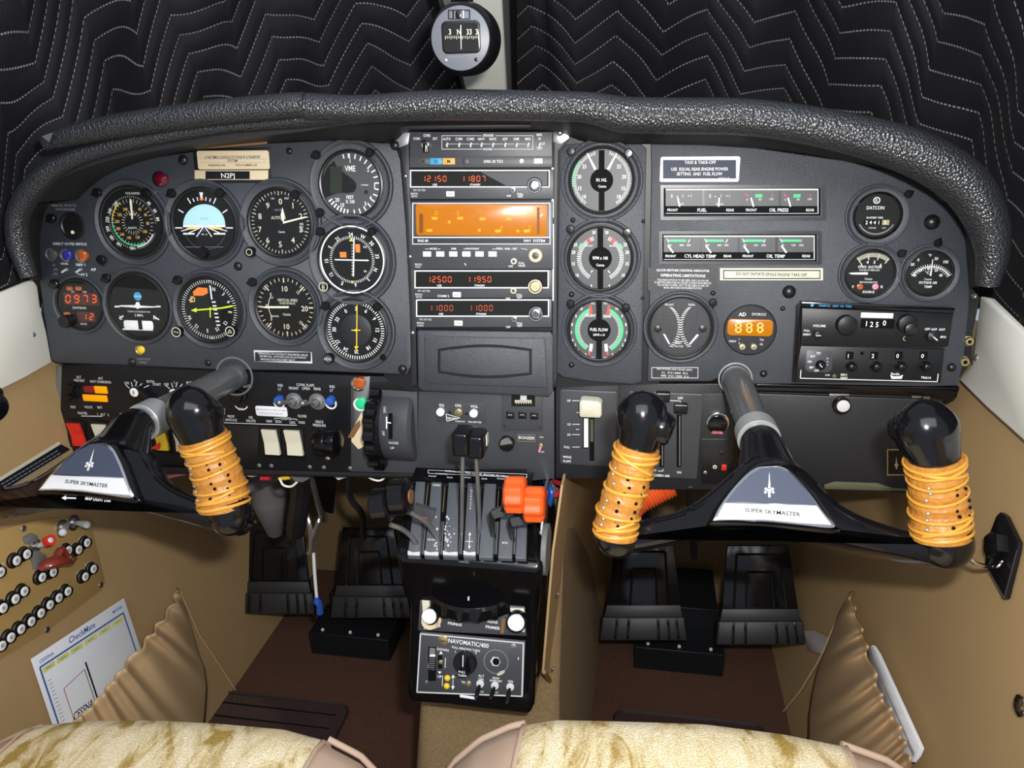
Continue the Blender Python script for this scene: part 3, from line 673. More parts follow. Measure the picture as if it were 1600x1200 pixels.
# radar altimeter
t, d, F, cx, cy, R = gauge('vme', 'radar_altimeter', 'grey radio altitude gauge lettered VME FEET X 100, top right of the flight panel', 'dialgrey')
d.flat([(cx-26, cy-37), (cx-22, cy-28), (cx-12, cy-19), (cx+2, cy-9), (cx+8, cy-2), (cx+9, cy+5), (cx+5, cy+12), (cx-4, cy+14), (cx-18, cy+13), (cx-30, cy+17), (cx-40, cy+22), (cx-45, cy+6), (cx-44, cy-12), (cx-36, cy-28)], Z1, 'dial')
d.box(cx-32, cy-28, cx-14, cy+14, .6, .9, 'darkolive')
d.text('VME', cx-1, cy-25, 8.5, 'white', Z1, sx=.75); d.text('FEET', cx-1, cy+20, 5.2, 'white', Z1, sx=.8); d.text('X 100', cx-1, cy+27, 5.2, 'white', Z1, sx=.8)
d.ticks(cx, cy, 37, 44, 0, 175, 14, 1.9, Z1, 'white'); d.ticks(cx, cy, 37, 44, 190, 235, 6, 2.2, Z1, 'white'); d.ticks(cx, cy, 38, 44, -13, -2, 1, 1.9, Z1, 'white')
for s_, x, y in (('1', -1, -37), ('2', 27, -23), ('3', 37, 2), ('4', 31, 21), ('5', 23, 30), ('10', -13, 32), ('20', -21, 24)): d.text(s_, cx+x, cy+y, 6, 'white', Z2, sx=.85)
d.text('NORMAL', cx+22, cy+1, 2, 'white', Z1); d.disc(cx+24, cy+12, 3, .5, 1.2, 'black', seg=16); d.obj('dial', t)
# nav indicator
t, d, F, cx, cy, R = gauge('hsi', 'course_indicator', 'nav indicator with crossed white needles and orange flags inside a white ring', ring='white')
d.ringtext([('24', -3), ('W', 25), ('30', 50), ('33', 82), ('N', 113), ('3', 140), ('6', 172), ('E', 203), ('12', 235), ('15', 268), ('S', 300), ('21', 325)], cx, cy, 40, 5.8, 'white', Z1)
d.ticks(cx, cy, 31, 35, 0, 360, 72, .8, Z1, 'white', True)
d.flat([(cx-4.5, cy-29), (cx+2, cy-29), (cx-1, cy-35)], Z2, 'lime'); d.flat([(cx-2, cy+33), (cx+3, cy+33), (cx+.5, cy+37)], Z2, 'yellow')
d.rr(cx+9, cy-18, 7, 12, 0, .5, 1.0, 'orangeprint'); d.rr(cx-14, cy-8, 10, 8, 0, .5, 1.0, 'orangeprint'); d.text('TO', cx+20, cy-20, 3, 'white', Z1); d.text('FR', cx+21, cy+18, 3, 'white', Z1)
for i in range(-5, 6): d.disc(cx+i*4.6, cy, .7, .5, Z2, 'white', seg=8); d.disc(cx, cy+i*4.6, .7, .5, Z2, 'white', seg=8)
d.arc(cx, cy, 20, 30, 60, 120, .6, 'dial'); d.obj('dial', t)
needle(F, t, cx, cy, [(cx+2, cy-34), (cx+4, cy-34), (cx+3, cy+26), (cx+1, cy+26)], 1.4, 'white', name='vertical_needle')
needle(F, t, cx, cy, [(cx-27, cy-1.2), (cx+26, cy+.2), (cx+26, cy+2), (cx-27, cy+.6)], 1.9, 'white', name='horizontal_needle')
knob(F, t, 505, 448, 8, 8, 'plastic', name='course_knob'); b = MB(F); b.ring(505, 448, 6, 7.2, 8, 8.5, 'cream'); b.text('OBS', 505, 448, 4.5, 'cream', 8.4, rot=90); b.obj('knob_ring', t)
# clock
t, d, F, cx, cy, R = gauge('clk', 'digital_clock', 'round digital clock with glowing red digits, at the lower left corner of the flight panel')
d.rr(cx+3, cy-9, 54, 17, 1, .4, .7, 'ledbed'); d.rr(cx+11, cy+19, 28, 14, 1, .4, .7, 'ledbed')
d.seg7('0973', cx-21, cy-9, 11, 'led', 1.0, pitch=13.5, wd=6.5); d.seg7('12', cx+5, cy+19, 9, 'led', 1.0, pitch=11, wd=5.5)
for x, y in ((-16, -25), (-2, -25), (-20, 15)): d.rr(cx+x, cy+y, 10, 6, 2, .4, 1.6, 'jewelorange', .5)
d.text('DAVTRON', cx, cy+5, 3.2, 'white', Z1); d.text('SET', cx-10, cy-20, 2.6, 'print', Z1); d.text('DIM', cx+8, cy-20, 2.6, 'print', Z1); d.text('MODE', cx+7, cy+30, 2.6, 'print', Z1); d.text('ET', cx-10, cy+22, 2.6, 'print', Z1)
d.obj('dial', t); knob(F, t, 99, 503, 9, 11, 'plastic', name='push_button')
# turn coordinator
t, d, F, cx, cy, R = gauge('tc', 'turn_coordinator', 'turn coordinator with a white miniature aeroplane and white ball tube')
d.disc(cx, cy-16, 6, .4, .7, 'cyanprint', seg=20); d.text('ELECTRIC', cx, cy-16, 2, 'white', Z2)
d.tick(cx, cy, 28, 36, 240, 2, Z1, 'white'); d.tick(cx, cy, 28, 36, 120, 2, Z1, 'white'); d.line(cx-36, cy, cx-28, cy, 2.2, Z1, 'white'); d.line(cx+28, cy, cx+36, cy, 2.2, Z1, 'white')
d.text('L', cx-26, cy+17, 6, 'white', Z1); d.text('R', cx+27, cy+17, 6, 'white', Z1); d.text('TURN COORDINATOR', cx+2, cy+8, 2.5, 'print', Z1); d.text('2 MIN.', cx+2, cy+13.5, 3.6, 'white', Z1)
d.rr(cx+1, cy+29, 46, 13, 4, .4, 1.2, 'white', .5); d.rr(cx+4, cy+29, 6, 13, 0, 1.2, 1.5, 'dial'); d.rr(cx, cy+36, 48, 2, 0, .5, .8, 'white')
d.arc(cx, cy, 43.5, 44.5, 40, 140, Z1, 'dimprint'); d.obj('dial', t)
needle(F, t, cx, cy, [(cx-28, cy-2), (cx-4, cy-2.2), (cx-2, cy-7), (cx+2, cy-7), (cx+4, cy-1.6), (cx+28, cy), (cx+28, cy+1.5), (cx+3, cy+2.2), (cx, cy+4), (cx-3, cy+1.8), (cx-28, cy)], 1.2, 'white', name='miniature_aeroplane')
# compass card
t, d, F, cx, cy, R = gauge('rmi', 'compass_card_gauge', 'compass card gauge with yellow-green needle and orange flag')
d.ringtext([('N', 12), ('3', 42), ('6', 68), ('E', 97), ('12', 130), ('15', 158), ('S', 185), ('12', 218), ('W', 248), ('24', 300)], cx, cy, 33, 5.5, 'white', Z1)
d.ticks(cx, cy, 38, 43, 0, 360, 72, .8, Z1, 'white', True)
d.flat([(cx-26, cy-28), (cx-18, cy-35), (cx-3, cy-34), (cx-2, cy-26), (cx-10, cy-22), (cx-24, cy-22)], Z2, 'orangeprint'); d.lines([(cx-30, cy-12), (cx-27, cy-21), (cx-23, cy-19), (cx-23, cy-13), (cx-30, cy-12)], 1.3, Z2, 'yellow')
d.line(cx+1, cy-38, cx+4, cy-16, 2.2, Z2, 'white')
for i in range(7): d.line(cx+4+i*1.2, cy-12+i*6, cx+10+i*1.2, cy-12+i*6, 2, Z1, 'white')
d.text('MPS', cx, cy-45, 2.2, 'print', Z1); d.text('HDG', cx+4, cy+44, 2.6, 'print', Z1); d.obj('dial', t)
needle(F, t, cx, cy, [(cx-29, cy+1), (cx-20, cy-3), (cx-20, cy-.6), (cx+20, cy-4), (cx+34, cy-7), (cx+40, cy-6), (cx+34, cy-4), (cx+20, cy-1.6), (cx-20, cy+1.6), (cx-20, cy+4)], 1.4, 'lime', name='heading_needle')
needle(F, t, cx, cy, [(cx+.5, cy-4), (cx+2, cy-4), (cx+2.2, cy+12), (cx+.7, cy+12)], 1.9, 'lime', name='course_pointer')
for i, (kx, ky) in enumerate(((275, 519), (359, 518))):
    knob(F, t, kx, ky, 8, 9, 'plastic', name='setting_knob'); b = MB(F); b.ring(kx, ky, 6, 7.3, 9, 9.4, 'cream'); b.lines([(kx-3, ky+2), (kx, ky-3), (kx+3, ky+2), (kx-3, ky+2)] if i else [(kx-4, ky-1), (kx+4, ky+1)], 1, 9.3, 'cream'); b.obj('knob_ring', t)
# vertical speed
t, d, F, cx, cy, R = gauge('vsi', 'vertical_speed_indicator', 'vertical speed gauge with a cream needle pointing left at zero')
for a in range(-170, 171, 10): d.tick(cx, cy, 38, 43, -90+a, 1.0, Z1, 'cream')
for a in (0, 90, 180, 270, 45, 135, 225, 315): d.tick(cx, cy, 34 if a % 90 else 36, 43, a, 2.0, Z1, 'cream')
d.text('10', cx-1, cy-29, 8, 'cream', Z1); d.text('10', cx+2, cy+30, 8, 'cream', Z1); d.text('20', cx+30, cy+2, 8, 'cream', Z1); d.text('5', cx-23, cy-20, 5, 'cream', Z1); d.text('5', cx-22, cy+18, 5, 'cream', Z1)
d.text('15', cx+20, cy-23, 5, 'cream', Z1, rot=40, sx=.8); d.text('15', cx+24, cy+24, 5, 'cream', Z1, rot=-50, sx=.8); d.text('VERTICAL SPEED', cx+3, cy-11, 4.2, 'cream', Z1, sx=.74); d.text('100 FEET PER MINUTE', cx+3, cy-6, 3, 'cream', Z1, sx=.62); d.text('Cessna', cx+2, cy+11, 3.8, 'print', Z1, sx=.8)
d.text('UP', cx-21, cy-15, 2.6, 'print', Z1); d.text('DOWN', cx-17, cy+14, 2.8, 'print', Z1); d.arc(cx, cy, 26, 27, 235, 305, Z1, 'cream'); d.text('0', cx-29, cy-2, 6, 'cream', Z1); d.obj('dial', t)
needle(F, t, cx, cy, [(cx+5, cy-1.5), (cx+5, cy+1.5), (cx-30, cy+1.5), (cx-40, cy), (cx-30, cy-1.5)], 1.2, 'creamneedle')
# ADF
t, d, F, cx, cy, R = gauge('adf', 'direction_finder_gauge', 'gauge with a yellow vertical needle, lowest beside the blank cover of the radio stack')
d.ringtext([('0', -28), ('3', 0), ('6', 28), ('9', 58), ('12', 90), ('15', 118), ('18', 145), ('21', 178), ('24', 208), ('27', 238), ('30', 272), ('33', 300)], cx, cy, 34, 6, 'white', Z1)
d.ticks(cx, cy, 39, 45, 0, 360, 72, 1.2, Z1, 'white', True); d.disc(cx, cy, 24, .4, .8, 'panel_dark', .5, 40); d.obj('dial', t)
needle(F, t, cx, cy, [(cx+1, cy-40), (cx+2.6, cy-40), (cx+2, cy+25), (cx+4.5, cy+25), (cx+1, cy+30), (cx+1, cy+36), (cx, cy+36), (cx, cy+30), (cx-2.5, cy+25), (cx+.4, cy+25)], 1.3, 'yellow', hub=(2, 'yellow'))
needle(F, t, cx, cy, [(cx-7, cy-.8), (cx+7, cy-.8), (cx+7, cy+.8), (cx-7, cy+.8)], 1.8, 'yellow', name='crossbar')
knob(F, t, 512, 561, 8, 9, 'plastic', 'dialgrey', name='heading_knob'); b = MB(F); b.text('HDG', 512, 561, 4, 'print', 9.4); b.obj('knob_letters', t)
knob(F, t, 598, 559, 5, 4, 'plastic', name='small_button')
# ---- engine gauges
def twin(key, name, label, col, hubtxt, seq):
    t, d, F, cx, cy, R = gauge(key, name, label, 'dialgrey', w=0.0006)
    d.box(cx-4.5, cy-R*.95, cx+4.5, cy+R*.95, .4, .8, 'matte'); d.disc(cx, cy, 18, .4, .95, 'matte', seg=36); seq(d, cx, cy)
    for i, s_ in enumerate(hubtxt): d.text(s_, cx, cy-1+i*8, 5 if i == 0 else 3.6, 'white', 1.05, sx=.78)
    return t, d, F, cx, cy, R
def s1(d, cx, cy):
    for sg in (-1, 1):
        for i in range(33): d.tick(cx, cy, 40, 44.5 if i % 5 else 45.5, sg*(16+i*4), 1.1, Z1, 'white')
        for i, s_ in enumerate(('10', '15', '20', '25')): d.text(s_, cx+sg*(26+[1, 8, 9, 1][i]), cy+(25, 12, -6, -22)[i], 6, 'white', Z1, sx=.85)
    d.arc(cx, cy, 44.5, 46.5, 258, 312, Z1, 'green')
t, d, F, cx, cy, R = twin('mp', 'manifold_pressure_gauge', 'twin grey gauge lettered IN. HG., topmost of the three in the engine strip', 'g', ['IN. HG.', ''], s1)
d.text('Cessna', cx+1, cy+9, 4, 'white', 1.05, sx=.8); d.obj('dial', t)
needle(F, t, cx, cy, ndl(cx-2, cy-2, -27, 17, 46, 4.2, 2), 1.2, 'white', name='left_needle'); needle(F, t, cx, cy, ndl(cx+2, cy-2, 28, 17, 46, 4.2, 2), 1.2, 'white', name='right_needle')
def s2(d, cx, cy):
    for sg in (-1, 1):
        for i in range(27): d.tick(cx, cy, 30, 36.5, sg*(22+i*4.9), 1.25, Z1, 'white')
        for i, s_ in enumerate(('25', '20', '15', '10', '5')): d.text(s_, cx+sg*(39, 42, 42, 36, 14)[i], cy+(-22, -10, 8, 26, 43)[i], 5.4, 'white', Z1, sx=.8)
        d.text('30', cx+sg*10, cy-41, 5, 'white', Z1, sx=.8); d.arc(cx, cy, 36.5, 39, sg*52, sg*65, Z1, 'green'); d.arc(cx, cy, 30, 37, sg*28, sg*38, Z2, 'paintred')
    d.text('FRONT', cx-18, cy-20, 3, 'print', Z1); d.text('REAR', cx+19, cy-20, 3, 'print', Z1)
t, d, F, cx, cy, R = twin('rpm', 'tachometer', 'twin grey gauge lettered RPM X 100, middle of the three in the engine strip', 'g', ['RPM x 100'], s2)
d.text('Cessna', cx, cy+10, 4, 'white', 1.05, sx=.8); d.obj('dial', t)
needle(F, t, cx, cy, ndl(cx+2, cy+4, 145, 18, 23, 2, 1), 1.2, 'white', name='right_needle'); needle(F, t, cx, cy, ndl(cx-2, cy+4, 215, 18, 22, 2, 1), 1.2, 'white', name='left_needle')
def s3(d, cx, cy):
    for sg in (-1, 1):
        for i in range(24): d.tick(cx, cy, 30, 36, sg*(32+i*5), 1.1, Z1, 'white')
        d.arc(cx, cy, 33.5, 38, sg*25, sg*148, Z2, 'green')
        for i, s_ in enumerate(('10', '9', '8', '7', '6', '5', '4', '2')): d.text(s_, cx+sg*(28, 36, 42, 43, 41, 37, 33, 21)[i], cy+(-34, -22, -9, 4, 15, 23, 31, 38)[i], 5, 'white', Z1, sx=.8)
        d.tick(cx+sg*9, cy, 25, 40, sg*8, 4, Z2, 'paintred'); d.tick(cx+sg*9, cy, 22, 34, 180-sg*6, 5, Z2, 'white'); d.tick(cx+sg*9, cy, 34, 40, 180-sg*8, 4, Z2+.1, 'paintred')
        d.text('PSI', cx+sg*10, cy-42, 3.4, 'print', Z1); d.text('PSI', cx+sg*10, cy+43, 3.4, 'print', Z1)
    d.text('FRONT', cx-13, cy-23, 4.6, 'white', Z2, sx=.8); d.text('REAR', cx+13, cy-22, 4.6, 'white', Z2, sx=.8)
t, d, F, cx, cy, R = twin('ff', 'fuel_flow_gauge', 'twin fuel flow gauge with bright green arcs, bottom of the three in the engine strip', 'g', ['FUEL FLOW', 'LB/HR x 10'], s3)
d.obj('dial', t)
# EGT
t, d, F, cx, cy, R = gauge('egt', 'exhaust_temperature_gauge', 'grey exhaust temperature gauge with crossing arcs of white ticks', 'well', ring=None)
d.disc(cx, cy, 44, .3, .8, 'panel_dark', seg=48)
for sg in (-1, 1):
    for i in range(19): a = -52+i*5.8; x, y = cx+sg*(34-33*math.cos(math.radians(a)))-sg*0, cy-1+38*math.sin(math.radians(a)); d.line(x-3*1, y+sg*.8, x+3, y-sg*.8, 1, .95, 'white')
    d.disc(cx+sg*35, cy+2, 6, .5, 1.6, 'well', .5, 20); d.line(cx+sg*26, cy-36, cx+sg*26, cy-12, .6, .95, 'rack'); d.line(cx+sg*28, cy+15, cx+sg*28, cy+36, .6, .95, 'rack')
d.text('FRONT', cx-17, cy-36, 3.2, 'print', .95); d.text('REAR', cx+18, cy-36, 3.2, 'print', .95); d.text('EGT', cx-2, cy+23, 5, 'white', .95, sx=.8); d.text('ALCOR', cx-2, cy+29, 3, 'print', .95)
d.obj('dial', t)
needle(F, t, cx, cy, [(cx-27, cy+10), (cx-24, cy+10), (cx-16, cy+25), (cx-18, cy+26)], 1.4, 'white', name='left_needle'); needle(F, t, cx, cy, [(cx+26, cy+10), (cx+29, cy+12), (cx+16, cy+26), (cx+14, cy+25)], 1.4, 'white', name='right_needle')
# DVOR
cx, cy, R = G['dme']; F = FP(cx, cy); t = thing('frequency_readout', 'round black readout with glowing amber 888 digits, beside the right control shaft', 'gauge', F)
d = MB(F); d.lathe(cx, cy, [(R*1.0, -1), (R*.99, 1.2), (R*.94, 2.2), (0.01, 2.2)], 'well', 48, zc=2); d.text('AD', cx-12, cy-25, 6, 'white', 2.4); d.text('DVOR/CO', cx+14, cy-25, 4.4, 'print', 2.4, sx=.8)
d.text('NAV', cx-27, cy+17, 4, 'print', 2.4); d.text('1', cx-17, cy+14, 3.4, 'print', 2.4); d.text('2', cx-17, cy+20, 3.4, 'print', 2.4); d.text('TO', cx+18, cy+15, 3.4, 'print', 2.4); d.text('FR', cx+18, cy+22, 3.4, 'print', 2.4); d.obj('face', t)
d = MB(F); d.rr(cx, cy-4, 71, 27, 7, 1.5, 3.0, 'amberglow', .8); d.seg7('888', cx-22, cy-4, 14, 'yellowdigit', 3.2, pitch=17, wd=7.5); d.obj('display', t)
for kx in (1160, 1178): knob(F, t, kx, cy+26, 5, 3, 'brass', name='switch', z=2); knob(F, t, kx, cy+27, 2.5, 6, 'chrome', name='switch_lever', z=3)
# hour meter
t, d, F, cx, cy, R = gauge('hob', 'hour_meter', 'round black hour meter lettered DATCON at the upper right of the right panel', 'dial', 'gloss', ring=None)
d.disc(cx-1, cy-24, 5.5, .4, .7, 'white', seg=20); d.disc(cx-1, cy-24, 3.8, .6, .85, 'dial', seg=20); d.text('R', cx-1, cy-24, 5, 'white', 1); d.text('DATCON', cx-3, cy-12.5, 5.6, 'white', Z1, sx=.85)
d.text('ELAPSED TIME', cx-4, cy+3, 3, 'white', Z1); d.rr(cx-2, cy+10.5, 40, 8, 0, .4, .7, 'matte'); d.text('2 4 4 1', cx-8, cy+10.5, 6, 'white', .9); d.rr(cx+13, cy+10.5, 11, 8, 0, .6, .9, 'brass'); d.text('2', cx+12, cy+10.5, 6, 'white', 1.1)
d.text('HOURS', cx-8, cy+19, 2.6, 'print', Z1); d.text('1/10', cx+10, cy+19, 2.6, 'print', Z1); d.arc(cx, cy, 29, 31, 118, 242, Z1, 'dimprint'); d.obj('dial', t)
# suction
t, d, F, cx, cy, R = gauge('suc', 'suction_gauge', 'gyro suction gauge with two red indicator dots, below the hour meter')
d.ticks(cx+2, cy+8, 35, 42, -37, 37, 24, 1.0, Z1, 'cream'); d.ticks(cx+2, cy+8, 31, 42, -37, 37, 3, 1.5, Z2, 'cream')
for i, s_ in enumerate('3456'): d.text(s_, *pt(cx+2, cy+8, 26, -36+24*i), 5.2, 'white', Z1)
d.text('GYRO  SUCTION', cx, cy-10, 4.3, 'white', Z1, sx=.82); d.text('INCHES OF MERCURY', cx, cy-5, 3, 'print', Z1, sx=.8); d.text('Cessna', cx-2, cy+8.5, 3.8, 'print', Z1, sx=.8); d.text('RED=INOPERATIVE', cx-2, cy+14, 3, 'print', Z1, sx=.8)
d.text('F', cx-26, cy+21, 4.5, 'white', Z1); d.text('R', cx+19, cy+21, 4.5, 'white', Z1); d.text('SOURCE', cx-2, cy+29, 4, 'white', Z1, sx=.9); d.disc(cx-15, cy+21, 5, .4, 1, 'jewelorange', .3, 18); d.disc(cx+9, cy+21, 5, .4, 1, 'wirepink', .3, 18); d.obj('dial', t)
needle(F, t, cx, cy, [(cx-3, cy-1.5), (cx-3, cy+2.2), (cx-28, cy+1.8), (cx-33, cy), (cx-28, cy-1)], 1.2, 'white')
# OAT
t, d, F, cx, cy, R = gauge('oat', 'outside_temperature_gauge', 'outside air temperature gauge, rightmost gauge on the right panel')
d.arc(cx, cy+22, 34, 35.4, -56, 56, Z1, 'white'); d.ticks(cx, cy+22, 35, 39, -54, 54, 20, .9, Z1, 'white'); d.ticks(cx, cy+22, 30.5, 34, -54, 54, 18, .9, Z1, 'white')
for s_, x, y in (('-50', -27, -14), ('0', -17, -21), ('50', 11, -23), ('100', 26, -18), ('-20', -15, -5), ('0', -1, -7), ('20', 11, -5), ('-40', -24, 3), ('40', 18, 3)): d.text(s_, cx+x, cy+y, 5, 'white', Z1, sx=.85)
d.text('°F', cx+1, cy-28, 4.6, 'white', Z1); d.text('°C', cx-3, cy-1, 4.6, 'white', Z1); d.text('Cessna', cx-2, cy+9, 3.8, 'print', Z1, sx=.8); d.text('OUTSIDE AIR', cx-2, cy+14.5, 4.2, 'white', Z1, sx=.85); d.text('TEMP', cx-2, cy+21, 4.2, 'white', Z1, sx=.9); d.obj('dial', t)
needle(F, t, cx, cy, ndl(cx+2, cy+4, 8, 0, 26, 2.6, 1), 1.2, 'white')
# small sync gauge
cx, cy = 113, 353; F = FP(cx, cy); t = thing('synchronizing_gauge', 'tiny round gauge at the top left corner of the flight panel', 'gauge', F)
b = MB(F); b.lathe(cx, cy, [(19, -.5), (19, 1.8), (17, 2.3), (15, 1)], 'black', 32, zc=1); b.obj('bezel', t)
b = MB(F); b.disc(cx, cy, 16, -.5, .6, 'dial', seg=32); b.arc(cx, cy+6, 12, 13.5, -55, 55, .8, 'cream'); b.arc(cx, cy-2, 10, 11.5, -60, 60, .8, 'cream'); b.text('SYNC', cx, cy+4, 3, 'cream', .8); b.obj('dial', t)
b = MB(F); b.disc(cx, cy+10, 2.5, .5, 2, 'creamneedle', seg=12); b.obj('pointer', t)
# ================================================================ centre radio stack
W0 = 0.002
def unit(name, label, cat, px, py, w=W0): F = FP(px, py, w); return thing(name, label, cat, F), F
# audio panel
t, F = unit('audio_panel', 'audio selector panel with a row of tiny toggle switches, topmost unit in the radio stack', 'radio', 751, 234)
b = MB(F); b.box(640, 206, 863, 262, -8, 0, 'plate', .8); b.box(640, 244, 863, 261, 0, .5, 'dialgrey', .2)
for x, s_ in ((698, 'AUTO'), (717, 'COM1'), (735, 'COM2'), (752, 'NAV1'), (770, 'NAV2'), (789, 'ADF'), (807, 'DME'), (825, 'MKR')): b.text(s_, x, 217, 4.2, 'white', .2, sx=.75)
b.frame(690, 211.5, 833, 233.5, .9, 0, .2, 'print'); b.box(752, 209, 774, 214, .1, .25, 'plate'); b.text('SPEAKER', 763, 211.5, 3.8, 'white', .4, sx=.8); b.box(754, 231, 770, 236, .1, .25, 'plate'); b.text('PHONE', 762, 233, 3.8, 'white', .4, sx=.8)
b.line(698, 225, 825, 225, .7, .2, 'print'); b.text('COM1', 651, 216.5, 4, 'white', .2, sx=.75); b.text('COM2', 667, 211.5, 4, 'white', .2, sx=.75); b.text('EXT', 680, 216.5, 4, 'white', .2, sx=.75)
b.text('MKR', 843, 210.5, 3.8, 'white', .2, sx=.8); b.text('HI', 843, 216.5, 3.8, 'white', .2, sx=.8); b.text('LO', 849, 224, 3.8, 'white', .2, sx=.8); b.text('TEST', 843, 231.5, 3.8, 'white', .2, sx=.8)
b.text('KMA 20 TSO', 771, 252, 4.4, 'white', .8, sx=.9); b.obj('faceplate', t)
for x, m, s_ in ((661, 'dialgrey', 'A'), (681, 'cyanprint', 'O'), (701, 'amberprint', 'M')):
    b = MB(F); b.rr(x, 252, 19.5, 9.5, 0, .4, 1.6, m, .3); b.text(s_, x, 252, 5, 'inkdark', 1.75); b.obj('marker_lamp', t)
b = MB(F); b.disc(727, 252, 5.5, .4, 1, 'plate', .3, 20); b.obj('photocell', t)
b = MB(F); b.disc(815, 251.5, 3.4, .4, 1.5, 'creamneedle', .3, 16); b.obj('button', t); b = MB(F); b.rr(841, 251.5, 13, 7.5, .5, .4, 1.2, 'white', .2); b.obj('button', t)
b = MB(F); b.disc(663.5, 225, 6.5, 0, 5, 'chrome', .5, 24); b.rr(664.5, 231, 8, 14, 1, 0, 6, 'plastic', .8); b.line(665, 226, 665, 237, .9, 6.1, 'white'); b.obj('selector_knob', t)
for x in (698, 717, 735, 752, 770, 789, 807, 825, 843):
    b = MB(F); b.disc(x, 224.5, 2.6, 0, 1.2, 'dullsteel', .2, 12); b.rr(x, 227.5, 2.2, 4.5, .8, .8, 3.2, 'white', .3); b.obj('toggle_switch', t)
def navcom(y0, yb, x0, x1, xr, fx, label, a, c, glow, top, kn, bw=False, txt=''):
    """display frame from y0 to yb, body down to top"""
    t, F = unit('radio', label, 'radio', (x0+x1)/2, y0+20); b = MB(F)
    b.box(x0-1, y0-1, xr, top, -8, 0, 'plate', .8); b.frame(x0, y0, x1, yb, 1.8, 0, 1.2, 'white')
    d = MB(F); d.box(x0+2, y0+2, x1-2, yb-2, 0, .5, 'dial')
    if bw: d.flat([(x0+110, y0+3), (x1-4, y0+3), (x1-4, yb-3), (x0+150, yb-3)], .6, 'dialgrey')  # sky reflection painted as a grey patch over the display's right half
    d.seg7(a[0], x0+a[1], y0+(yb-y0)*.5, 8.2, glow, .8, pitch=8.2, wd=4.6); d.seg7(c[0], x0+c[1], y0+(yb-y0)*.5, 8.2, glow, .8, pitch=8.2, wd=4.6)
    d.text('USE', x0+39, yb-4.5, 3.2, 'white', .8); d.text('STANDBY', x0+102, yb-4.5, 3.0, 'white', .8, sx=.9)
    d.obj('display', t)
    b.text('KX 165 TSO', x0+15, yb+4, 3, 'print', .2, sx=.9); b.text('BENDIX', x0+7, yb+9.5, 3, 'print', .2, sx=.8); b.text('KING', x0+7, yb+13.5, 3, 'print', .2)
    if txt: b.text(txt, x0+45, yb+12, 3.6, 'white', .2)
    b.text('OFF', x1-64, yb+16 if not bw else yb+13, 3, 'white', .2); b.text('PULL', x1-46, yb+10, 3, 'white', .2); b.text('TEST', x1-46, yb+14, 3, 'white', .2); b.obj('faceplate', t)
    g = MB(F); g.rr(x0+63+fx, yb+10, 13, 8, .8, 0, 1.6, 'white', .4); g.text('<->', x0+63+fx, yb+10, 4, 'inkdark', 1.75); g.obj('button', t)
    k = MB(F); kx, ky = kn; k.disc(kx-34, yb+4, 4.6, 0, 5, kn_m[0], .5, 20); k.disc(kx-34, yb+4, 2.6, 5, 5.3, 'plate', 0, 16); k.obj('small_knob', t)
    k = MB(F); k.disc(kx, ky-1, 11.3, 0, 5.5, 'plastic', .6, 32); k.ring(kx, ky, 8.6, 10.5, 5.5, 6.5, kn_m[0], 32); k.disc(kx, ky, 7.2, 5, 10, kn_m[0], .8, 28); k.disc(kx, ky, 4.6, 10, 10.3, kn_m[1], 0, 24); k.obj('tuning_knob', t)
    return t, F
kn_m = ('chrome', 'silver')
navcom(265.5, 293, 640.5, 859, 865, 0, 'communication radio between the audio panel and the amber screen, reading 121.50', ('12150', 19), ('11807', 80), 'led', 311, (835, 290), True)
kn_m = ('beige', 'brass')
navcom(422.5, 450.5, 647.5, 857.5, 862, 3, 'communication radio glowing 125.00 and 119.50, directly below the navigation computer', ('12500', 20), ('11950', 82), 'led', 465.5, (836, 448), txt='COMM 2')
kn_m = ('chrome', 'plate')
navcom(467.8, 495, 650, 858, 862, 3, 'navigation radio glowing 110.00 twice, lowest radio above the blank cover', ('11000', 20), ('11000', 82), 'leddim', 511.5, (837, 491))
# navigation computer with amber screen
t, F = unit('navigation_computer', 'area navigation computer with a large wrinkled glowing amber screen', 'radio', 751, 366)
b = MB(F); b.box(642, 314.5, 864, 420.5, -8, 0, 'plate', .8); b.frame(644, 317, 860, 372, 1.6, 0, 1.6, 'silver'); b.box(644, 371, 860, 381, 0, 1, 'panel_dark'); b.frame(644, 370, 860, 382, 1.4, .2, 1.7, 'silver')
b.text('RNS 80', 661, 376, 4, 'white', 1.3); b.text('NAV  SYSTEM', 835, 376, 4, 'white', 1.3)
for x, s_ in ((677, 'MODE'), (709, 'DME'), (738, 'WAYPOINT'), (792, 'FREQ - RAD - DST')): b.text(s_, x, 388.5, 3, 'white', .2)
b.line(664, 389, 670, 389, .8, .2, 'print'); b.line(684, 389, 688, 389, .8, .2, 'print'); b.line(724, 389, 728, 389, .8, .2, 'print'); b.line(769, 389, 776, 389, .8, .2, 'print'); b.line(814, 388, 824, 390, .8, .2, 'print')
b.text('BENDIX', 654, 413, 3, 'print', .2, sx=.8); b.text('KING', 653, 417, 2.6, 'print', .2); b.text('OFF', 798, 416, 3, 'white', .2); b.text('PULL', 815, 411, 3, 'white', .2); b.text('VALID', 815, 415, 3, 'white', .2); b.tick(727, 413, -2, 2, 150, 1.5, .2, 'print'); b.obj('faceplate', t)
for x, s_ in ((667, 'VOR'), (687.5, 'RNAV'), (708, 'HOLD'), (728.5, 'USE'), (749, 'DST'), (769.5, 'DATA')):
    b = MB(F); b.rr(x, 397, 13, 8, .8, 0, 1.6, 'white', .4); b.text(s_, x, 397, 3.6, 'inkgrey', 1.75); b.obj('button', t)
b = MB(F); b.disc(802.5, 408.5, 4.6, 0, 5, 'creamneedle', .5, 20); b.disc(802.5, 408.5, 2.6, 5, 5.3, 'plate', 0, 16); b.obj('small_knob', t)
